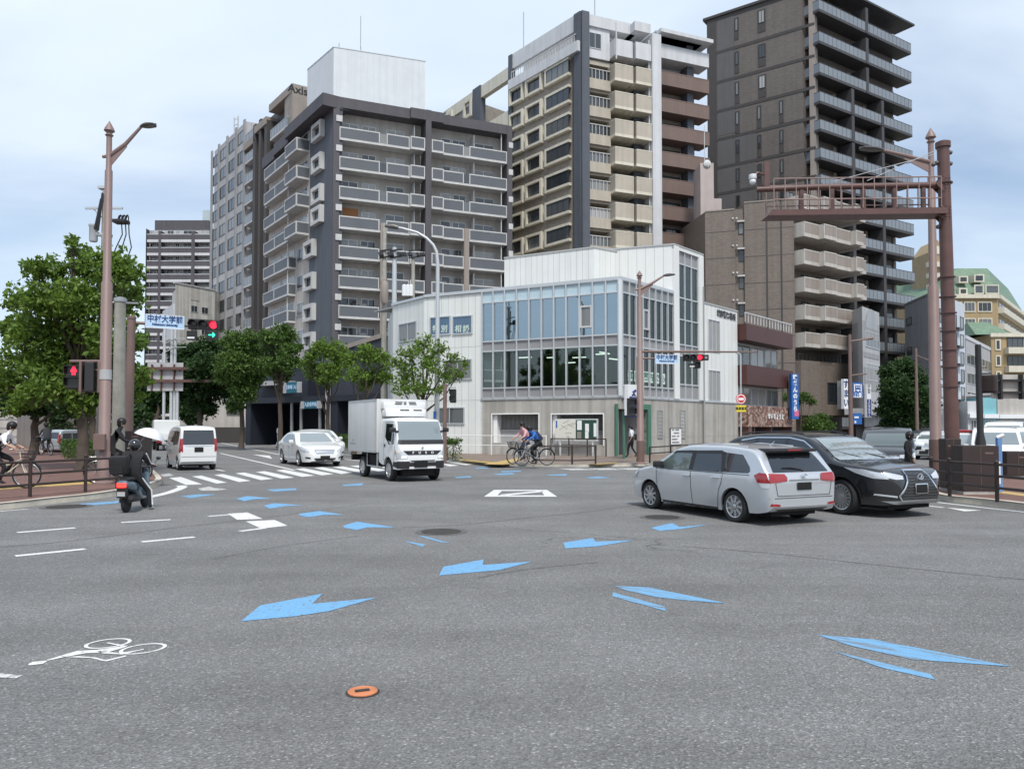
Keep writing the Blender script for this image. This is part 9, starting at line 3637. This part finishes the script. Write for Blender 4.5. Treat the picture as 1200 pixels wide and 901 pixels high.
def bicycle(label, world, rz, fr='frame_black', sc=1.0, basket=False, name='bicycle', group=None, battery=False, wr=.33):
 root = thing(name, label, 'bicycle', world, rz, group, sc)
 xr, xf = -.52, .58
 for x in (xr, xf):
  m = MB()
  for k in range(28):
   pass
  pts = [(x + wr * math.cos(2 * math.pi * k / 28), 0, wr + .018 + wr * math.sin(2 * math.pi * k / 28)) for k in range(29)]
  m.tube(pts, .019, 7, False)
  o = m.build('wheel', MATS['tyre'], root, world=False)
  m = MB()
  pts = [(x + (wr - .03) * math.cos(2 * math.pi * k / 28), 0, wr + .018 + (wr - .03) * math.sin(2 * math.pi * k / 28)) for k in range(29)]
  m.tube(pts, .009, 5, False)
  for k in range(16):
   a = 2 * math.pi * k / 16
   m.tube([(x, .03 * (-1) ** k, wr + .018), (x + (wr - .03) * math.cos(a), 0, wr + .018 + (wr - .03) * math.sin(a))], .0022, 3, False)
  m.tube([(x, -.05, wr + .018), (x, .05, wr + .018)], .022, 8)
  m.build('rim', MATS['rim_silver'], o, world=False)
 z = wr + .018
 bb, st, hd_ = (-.05, 0, .29), (-.2, 0, .78), (.42, 0, .82)
 m = MB()
 m.tube([bb, st], .017, 8)
 m.tube([bb, (.2, 0, .45), (.46, 0, .68)], .021, 8)
 m.tube([(-.16, 0, .62), (.15, 0, .6), (.44, 0, .74)], .016, 8)
 for s_ in (1, -1):
  m.tube([(xr, s_ * .055, z), (-.08, s_ * .03, .29)], .011, 6)
  m.tube([(xr, s_ * .055, z), (-.18, s_ * .02, .7)], .009, 6)
  m.tube([(.47, s_ * .04, .66), (.52, s_ * .05, .5), (xf, s_ * .055, z)], .013, 6)
 m.tube([(.47, 0, .64), (.42, 0, .86), (.40, 0, .95)], .018, 8)
 m.build('frame', MATS[fr], root, world=False)
 m = MB()
 m.tube([(.28, .29, 1.0), (.38, .24, 1.02), (.40, .1, .97), (.40, 0, .95), (.40, -.1, .97), (.38, -.24, 1.02), (.28, -.29, 1.0)], .012, 7)
 m.build('handlebar', MATS['steel'], root, world=False)
 m = MB()
 m.smooth = True
 m.bbox(-.33, -.06, -.085, .085, .84, .9, .03)
 m.smooth = False
 m.tube([(-.2, 0, .78), (-.21, 0, .86)], .013, 6)
 m.build('saddle', MATS['plastic_black'], root, world=False)
 m = MB()
 m.lathe([(.09, -.012), (.09, .012)], (-.05, -.06, .29), (0, 1, 0), 16)
 for s_, a in ((1, 1), (-1, -1)):
  m.tube([(-.05, s_ * .07, .29), (-.05 + a * .05, s_ * .085, .29 - a * .15)], .01, 6)
  m.box(-.05 + a * .05 - .045, -.05 + a * .05 + .045, s_ * .13 - .045, s_ * .13 + .045, .29 - a * .15 - .012, .29 - a * .15 + .012)
 m.build('crank', MATS['plastic_black'], root, world=False)
 m = MB()
 for x in (xr, xf):
  pts = [(x + (wr + .035) * math.cos(R(a)), 0, z + (wr + .035) * math.sin(R(a))) for a in (range(10, 171, 16) if x < 0 else range(20, 151, 16))]
  m.tube(pts, .018, 5)
 if x:
  for s_ in (1, -1):
   m.tube([(xr - .18, s_ * .07, .76), (-.2, s_ * .05, .76)], .008, 5)
  m.tube([(xr - .18, .07, .76), (xr - .18, -.07, .76)], .008, 5)
  m.tube([(xr, .06, z), (xr - .1, .07, .76)], .007, 5)
 m.build('mudguard', MATS['frame_black'], root, world=False)
 if battery:
  m = MB()
  m.bbox(-.26, -.16, -.05, .05, .38, .72, .02)
  m.build('battery', MATS['plastic_black'], root, world=False)
 if basket:
  m = MB()
  for zz in (.72, .8, .88, .96):
   k = .1 + (zz - .72) * .25
   m.tube([(.47, -k, zz), (.72 + (zz - .72) * .3, -k, zz), (.72 + (zz - .72) * .3, k, zz), (.47, k, zz), (.47, -k, zz)], .006, 4)
  for i in range(8):
   y = -.1 + .2 * i / 7
   m.tube([(.72, y, .72), (.79, y * 1.5, .96)], .005, 4)
   m.tube([(.5 + .22 * i / 7, -.1, .72), (.5 + .26 * i / 7, -.16, .96)], .005, 4)
   m.tube([(.5 + .22 * i / 7, .1, .72), (.5 + .26 * i / 7, .16, .96)], .005, 4)
  m.box(.47, .73, -.1, .1, .71, .72)
  m.build('basket', MATS['frame_black'], root, world=False)
 return root
def bag(label, name, loc, rz, size, mt, sc=1.0, tilt=0):
 root = thing(name, label, 'bag', loc, rz, None, sc)
 m = MB()
 m.smooth = True
 M_ = Matrix.Rotation(tilt, 4, 'Y')
 m.bbox(-size[0] / 2, size[0] / 2, -size[1] / 2, size[1] / 2, 0, size[2], min(size) * .3, M_)
 m.smooth = False
 m.build('pack', MATS[mt], root, world=False)
 m = MB()
 m.box(-size[0] / 2 - .03, -size[0] / 2 + .01, -size[1] * .33, size[1] * .33, size[2] * .1, size[2] * .5, M_)
 m.build('pocket', MATS[mt], root, world=False)
 m = MB()
 for s_ in (1, -1):
  m.tube([M_ @ Vector((size[0] / 2, s_ * size[1] * .3, size[2] * .9)), M_ @ Vector((size[0] / 2 + .16, s_ * size[1] * .34, size[2] * .98)), M_ @ Vector((size[0] / 2 + .24, s_ * size[1] * .36, size[2] * .7)), M_ @ Vector((size[0] / 2 + .1, s_ * size[1] * .36, size[2] * .2))], .018, 5)
 m.build('strap', MATS[mt], root, world=False)
 return root
def rot(u):
 return math.atan2(u[1], u[0])
def loc_of(base, rz, sc, p):
 return base + Matrix.Rotation(rz, 3, 'Z') @ (Vector(p) * sc)
b = gp(1.5, 572.5, KZ)
rz = rot((.95, .2))
bicycle('ivory framed bicycle with black battery ridden by the white shirted student', b, rz, 'frame_ivory', 1.02, True, battery=True)
J = dict(RIDE)
J.update(chest=(.06, 0, 1.25), neck=(.15, 0, 1.42), head=(.22, 0, 1.57), shL=(.1, .19, 1.34), shR=(.1, -.19, 1.34))
human('person', 'student in white short sleeved shirt riding a bicycle at left edge', J, ('cloth_white', 'cloth_black'), b, rz, 1.02)
bag('black backpack on the white shirted student', 'backpack', loc_of(b, rz, 1.02, (-.27, 0, 1.02)), rz, (.2, .32, .44), 'cloth_black', 1.02, R(22))
b = gp(54, 533.5, KZ)
rz = rot((-.8, .6))
bicycle('dark bicycle ridden away by the cyclist in a dark suit', b, rz, 'frame_black', 1.05, False)
human('person', 'person in dark suit cycling away along the left pavement', RIDE, ('cloth_grey', 'cloth_grey'), b, rz, 1.05, sleeve='long')
bag('small black bag hanging at the left of the suited cyclist', 'bag', loc_of(b, rz, 1.05, (.5, .22, .72)), rz, (.18, .3, .26), 'cloth_black', 1.05)
b = gp(137, 566, KZ)
rz = rot((.93, .37))
bicycle('black bicycle behind the left street lamp under the umbrella holder', b, rz, 'frame_black', 1.0, False)
J = dict(RIDE)
J.update(elR=(.2, -.24, 1.14), wrR=(.44, -.16, 1.1))
human('person', 'person all in black on a bicycle behind the left street lamp', J, ('cloth_black', 'cloth_black'), b, rz, 1.06, sleeve='long')
ur = thing('umbrella', 'open white umbrella held in front of the cyclist by the lamp post', 'umbrella', loc_of(b, rz, 1.06, (.52, -.15, 1.05)), rz)
m = MB()
n, k = 8, 6
v, f = [], []
for i in range(k + 1):
 a = R(62) * i / k
 for j in range(n * 3):
  t = 2 * math.pi * j / (n * 3)
  sag = 1 - .06 * (i / k) * abs(math.sin(n * t / 2))
  v.append((.48 * math.sin(a) * math.cos(t) * sag, .48 * math.sin(a) * math.sin(t) * sag, .5 * math.cos(a) - .03))
nn = n * 3
for i in range(k):
 for j in range(nn):
  f.append((i * nn + j, i * nn + (j + 1) % nn, (i + 1) * nn + (j + 1) % nn, (i + 1) * nn + j))
m.smooth = True
Mu = Matrix.Translation((.22, 0, .0)) @ Matrix.Rotation(R(18), 4, 'Y')
m.add([Mu @ Vector(q) for q in v], f)
m.smooth = False
m.build('canopy', MATS['umbrella_white'] if 'umbrella_white' in MATS else mat('umbrella_white', (.72, .72, .75), .5, var=.03), ur, world=False)
m = MB()
for j in range(n):
 t = 2 * math.pi * j / n
 m.tube([Mu @ Vector((0, 0, .462)), Mu @ Vector((.26 * math.cos(t), .26 * math.sin(t), .385)), Mu @ Vector((.42 * math.cos(t), .42 * math.sin(t), .2))], .004, 4, False)
m.tube([(0, 0, 0), Mu @ Vector((0, 0, .52))], .008, 6)
m.build('stick_and_ribs', MATS['steel'], ur, world=False)
b = gp(159, 597)
u = (-.12, .99)
rz = rot(u)
root = thing('motor_scooter', 'blue grey motor scooter stopped with red tail light on', 'scooter', b, rz, None, .88)
for x in (-.6, .62):
 m = MB()
 m.lathe([(.11, -.05), (.2, -.055), (.235, -.03), (.235, .03), (.2, .055), (.11, .05)], (x, 0, .235), (0, 1, 0), 22)
 o = m.build('wheel', MATS['tyre'], root, world=False)
 m = MB()
 m.lathe([(.12, -.04), (.12, .04), (.01, .045)], (x, 0, .235), (0, 1, 0), 16)
 m.build('rim', MATS['rim_silver'], o, world=False)
def hull(sections, n=12):
 m_ = MB()
 m_.smooth = True
 v, f = [], []
 for (x, zc_, w, h) in sections:
  for k_ in range(n):
   a = 2 * math.pi * k_ / n
   ca, sa = math.cos(a), math.sin(a)
   v.append((x, w * math.copysign(abs(ca) ** .75, ca), zc_ + h * math.copysign(abs(sa) ** .75, sa)))
 for i in range(len(sections) - 1):
  for k_ in range(n):
   f.append((i * n + k_, (i + 1) * n + k_, (i + 1) * n + (k_ + 1) % n, i * n + (k_ + 1) % n))
 f.append(tuple(range(n)))
 f.append(tuple(range((len(sections) - 1) * n, len(sections) * n))[::-1])
 m_.add(v, f)
 m_.smooth = False
 return m_
hull([(-.92, .66, .06, .05), (-.86, .66, .13, .1), (-.6, .62, .18, .13), (-.3, .55, .18, .16), (-.12, .42, .16, .16), (.05, .3, .15, .07), (.3, .28, .15, .05)]).build('body_shell', MATS['scooter_blue'], root, world=False)
m = hull([(.32, .3, .16, .05), (.42, .55, .17, .22), (.5, .78, .15, .2), (.46, .98, .1, .06)])
m.build('front_shield', MATS['scooter_blue'], root, world=False)
hull([(-.86, .76, .08, .04), (-.7, .79, .14, .05), (-.35, .76, .15, .05), (-.14, .7, .12, .05)]).build('seat', MATS['plastic_black'], root, world=False)
m = MB()
m.tube([(.55, 0, .3), (.46, 0, .95), (.42, 0, 1.0)], .03, 8)
m.tube([(.36, .33, 1.02), (.42, .12, 1.0), (.42, -.12, 1.0), (.36, -.33, 1.02)], .016, 7)
for s_ in (1, -1):
 m.tube([(.62, s_ * .07, .235), (.52, s_ * .07, .55)], .022, 6)
m.build('handlebar', MATS['plastic_black'], root, world=False)
for s_ in (1, -1):
 m = MB()
 m.tube([(.4, s_ * .25, 1.02), (.42, s_ * .36, 1.2)], .007, 5)
 m.sphere((.42, s_ * .37, 1.22), .055, 10, (.4, 1.1, .8))
 m.build('mirror', MATS['plastic_black'], root, world=False)
m = MB()
m.box(-.95, -.88, -.09, .09, .6, .7)
m.build('tail_light', MATS['tail_lit'], root, world=False)
m = MB()
m.box(-.93, -.9, -.1, .1, .38, .52)
m.box(-.9, -.84, -.11, .11, .36, .6)
m.build('mud_flap', MATS['plastic_black'], root, world=False)
m = MB()
m.box(-.938, -.93, -.085, .085, .4, .5)
m.build('number_plate', MATS['light_grey'], root, world=False)
m = MB()
m.tube([(-.2, -.14, .26), (-.5, -.17, .3), (-.85, -.18, .36)], [.04, .06, .055], 8)
m.bbox(-.75, -.3, -.12, .12, .22, .42, .05)
m.build('engine', MATS['plastic_black'], root, world=False)
J = dict(pelvis=(-.32, 0, .84), chest=(-.2, 0, 1.2), neck=(-.15, 0, 1.36), head=(-.1, 0, 1.49), shL=(-.18, .2, 1.3), elL=(.02, .27, 1.07), wrL=(.27, .28, 1.04), shR=(-.18, -.2, 1.3), elR=(.02, -.27, 1.07), wrR=(.27, -.28, 1.04),
 hipL=(-.26, .11, .8), knL=(.14, .15, .72), anL=(.12, .13, .36), toL=(.28, .13, .32), hipR=(-.26, -.12, .8), knR=(-.08, -.3, .46), anR=(-.12, -.36, .09), toR=(.04, -.38, .04))
pr = human('person', 'scooter rider in black helmet and tracksuit with white side stripes', J, ('cloth_black', 'cloth_black'), b, rz, .9, helmet='helmet_black', sleeve='long', shoe='shoe_white')
m = MB()
m.tube([Vector(J['shR']) + Vector((-.01, -.085, .02)), Vector(J['elR']) + Vector((0, -.06, 0)), Vector(J['wrR']) + Vector((-.05, -.045, .01))], .014, 5)
m.tube([Vector(J['hipR']) + Vector((0, -.105, -.04)), Vector(J['knR']) + Vector((0, -.075, 0)), Vector(J['anR']) + Vector((.0, -.055, .03))], .016, 5)
m.build('side_stripe', MATS['cloth_white'], pr, world=False)
bag('large black delivery bag on the scooter rider', 'delivery_bag', loc_of(b, rz, .88, (-.6, .16, .88)), rz, (.28, .4, .44), 'cloth_black', .88, R(-8))
b = gp(627, 545.5, KZ)
rz = rot((-.96, -.28))
bicycle('silver grey bicycle under the cyclist in a blue jacket', b, rz, 'steel', 1.0, True)
J = dict(RIDE)
J.update(chest=(.05, 0, 1.22), neck=(.16, 0, 1.36), head=(.24, 0, 1.47), shL=(.08, .19, 1.3), shR=(.08, -.19, 1.3))
human('person', 'cyclist in bright blue jacket leaning over handlebars by the corner', J, ('cloth_blue', 'cloth_black'), b, rz, 1.03, sleeve='long')
bag('dark backpack on the cyclist in the blue jacket', 'backpack', loc_of(b, rz, 1.03, (-.24, 0, 1.0)), rz, (.17, .3, .4), 'cloth_navy', 1.03, R(32))
b2 = gp(613.5, 543.5, KZ)
rz2 = rot((-.8, -.6))
bicycle('black bicycle with front basket beside the blue jacket cyclist', b2, rz2, 'frame_black', 1.0, True)
human('person', 'cyclist in pink and white top stopped left of the blue jacket cyclist', RIDE, ('cloth_pink', 'cloth_navy'), b2, rz2, 1.04)
WALK = dict(pelvis=(0, 0, .94), chest=(.02, 0, 1.3), neck=(.03, 0, 1.47), head=(.06, 0, 1.6), shL=(0, .19, 1.4), elL=(-.1, .23, 1.14), wrL=(.02, .22, .92), shR=(0, -.19, 1.4), elR=(.02, -.24, 1.13), wrR=(.16, -.22, .95),
 hipL=(0, .09, .9), knL=(.16, .1, .5), anL=(.18, .1, .1), toL=(.34, .11, .05), hipR=(0, -.09, .9), knR=(.0, -.1, .5), anR=(-.25, -.1, .14), toR=(-.13, -.11, .05))
b = gp(740.5, 538, KZ)
b.y = min(b.y, 39)
b = Vector((hx(740, 40.5), 40.5, KZ))
rz = rot((-.9, .45))
human('person', 'pedestrian in white top walking past the green framed entrance', WALK, ('cloth_white', 'cloth_black'), b, rz, .98)
bag('black shoulder bag on the pedestrian by the entrance', 'bag', loc_of(b, rz, .98, (-.22, -.1, .92)), rz, (.14, .3, .34), 'cloth_black', .98)
b = Vector((hx(1063.5, 21), 21, 0))
human('person', 'person with dark hair and dark jacket between black car and minivan', WALK, ('cloth_black', 'cloth_black'), b, rot((.8, -.6)), .93, sleeve='long')
b = Vector((hx(327.5, 58), 58, KZ))
human('person', 'person in white hat and shirt behind the avenue hedge', WALK, ('cloth_white', 'cloth_white'), b, rot((.9, -.4)), 1.03, hair='cloth_white')
def motorcycle(label, p, rz, mt, sc=1.0):
 root = thing('motorcycle', label, 'motorcycle', p, rz, 'motorcycles parked under the podium', sc)
 for x in (-.65, .68):
  m = MB()
  m.lathe([(.2, -.05), (.28, -.05), (.3, -.02), (.3, .02), (.28, .05), (.2, .05)], (x, 0, .3), (0, 1, 0), 18)
  m.build('wheel', MATS['tyre'], root, world=False)
 hull([(-.2, .82, .08, .05), (.0, .84, .14, .1), (.25, .84, .13, .11), (.42, .8, .06, .06)]).build('tank', MATS[mt], root, world=False)
 hull([(-.85, .85, .06, .03), (-.6, .8, .13, .05), (-.15, .76, .12, .05)]).build('seat', MATS['plastic_black'], root, world=False)
 m = MB()
 m.bbox(-.25, .25, -.16, .16, .28, .6, .06)
 m.tube([(.68, .08, .3), (.42, .08, .95)], .025, 6)
 m.tube([(.68, -.08, .3), (.42, -.08, .95)], .025, 6)
 m.tube([(.3, .34, 1.05), (.4, .1, .98), (.4, -.1, .98), (.3, -.34, 1.05)], .014, 6)
 m.tube([(-.65, 0, .3), (0, 0, .4), (.4, 0, .85)], .03, 6)
 m.tube([(0, -.17, .3), (-.8, -.17, .42)], .045, 8)
 m.build('frame', MATS['steel'], root, world=False)
 m = MB()
 m.sphere((.5, 0, .9), .09, 10, (.7, 1, 1))
 m.build('headlight', MATS['lens_headlight'], root, world=False)
for i, (px, py, u, mt, lab) in enumerate(((400, 519.5, (.7, -.7), 'paint_dark2', 'dark parked motorcycle at left of the podium row'), (411, 520.5, (.8, -.6), 'lens_red', 'red tanked parked motorcycle in the middle of the podium row'), (422, 521.5, (.75, -.66), 'paint_silver2', 'silver parked motorcycle at right of the podium row'))):
 motorcycle(lab, gp(px, py, KZ), rot(u), mt, 1.0)
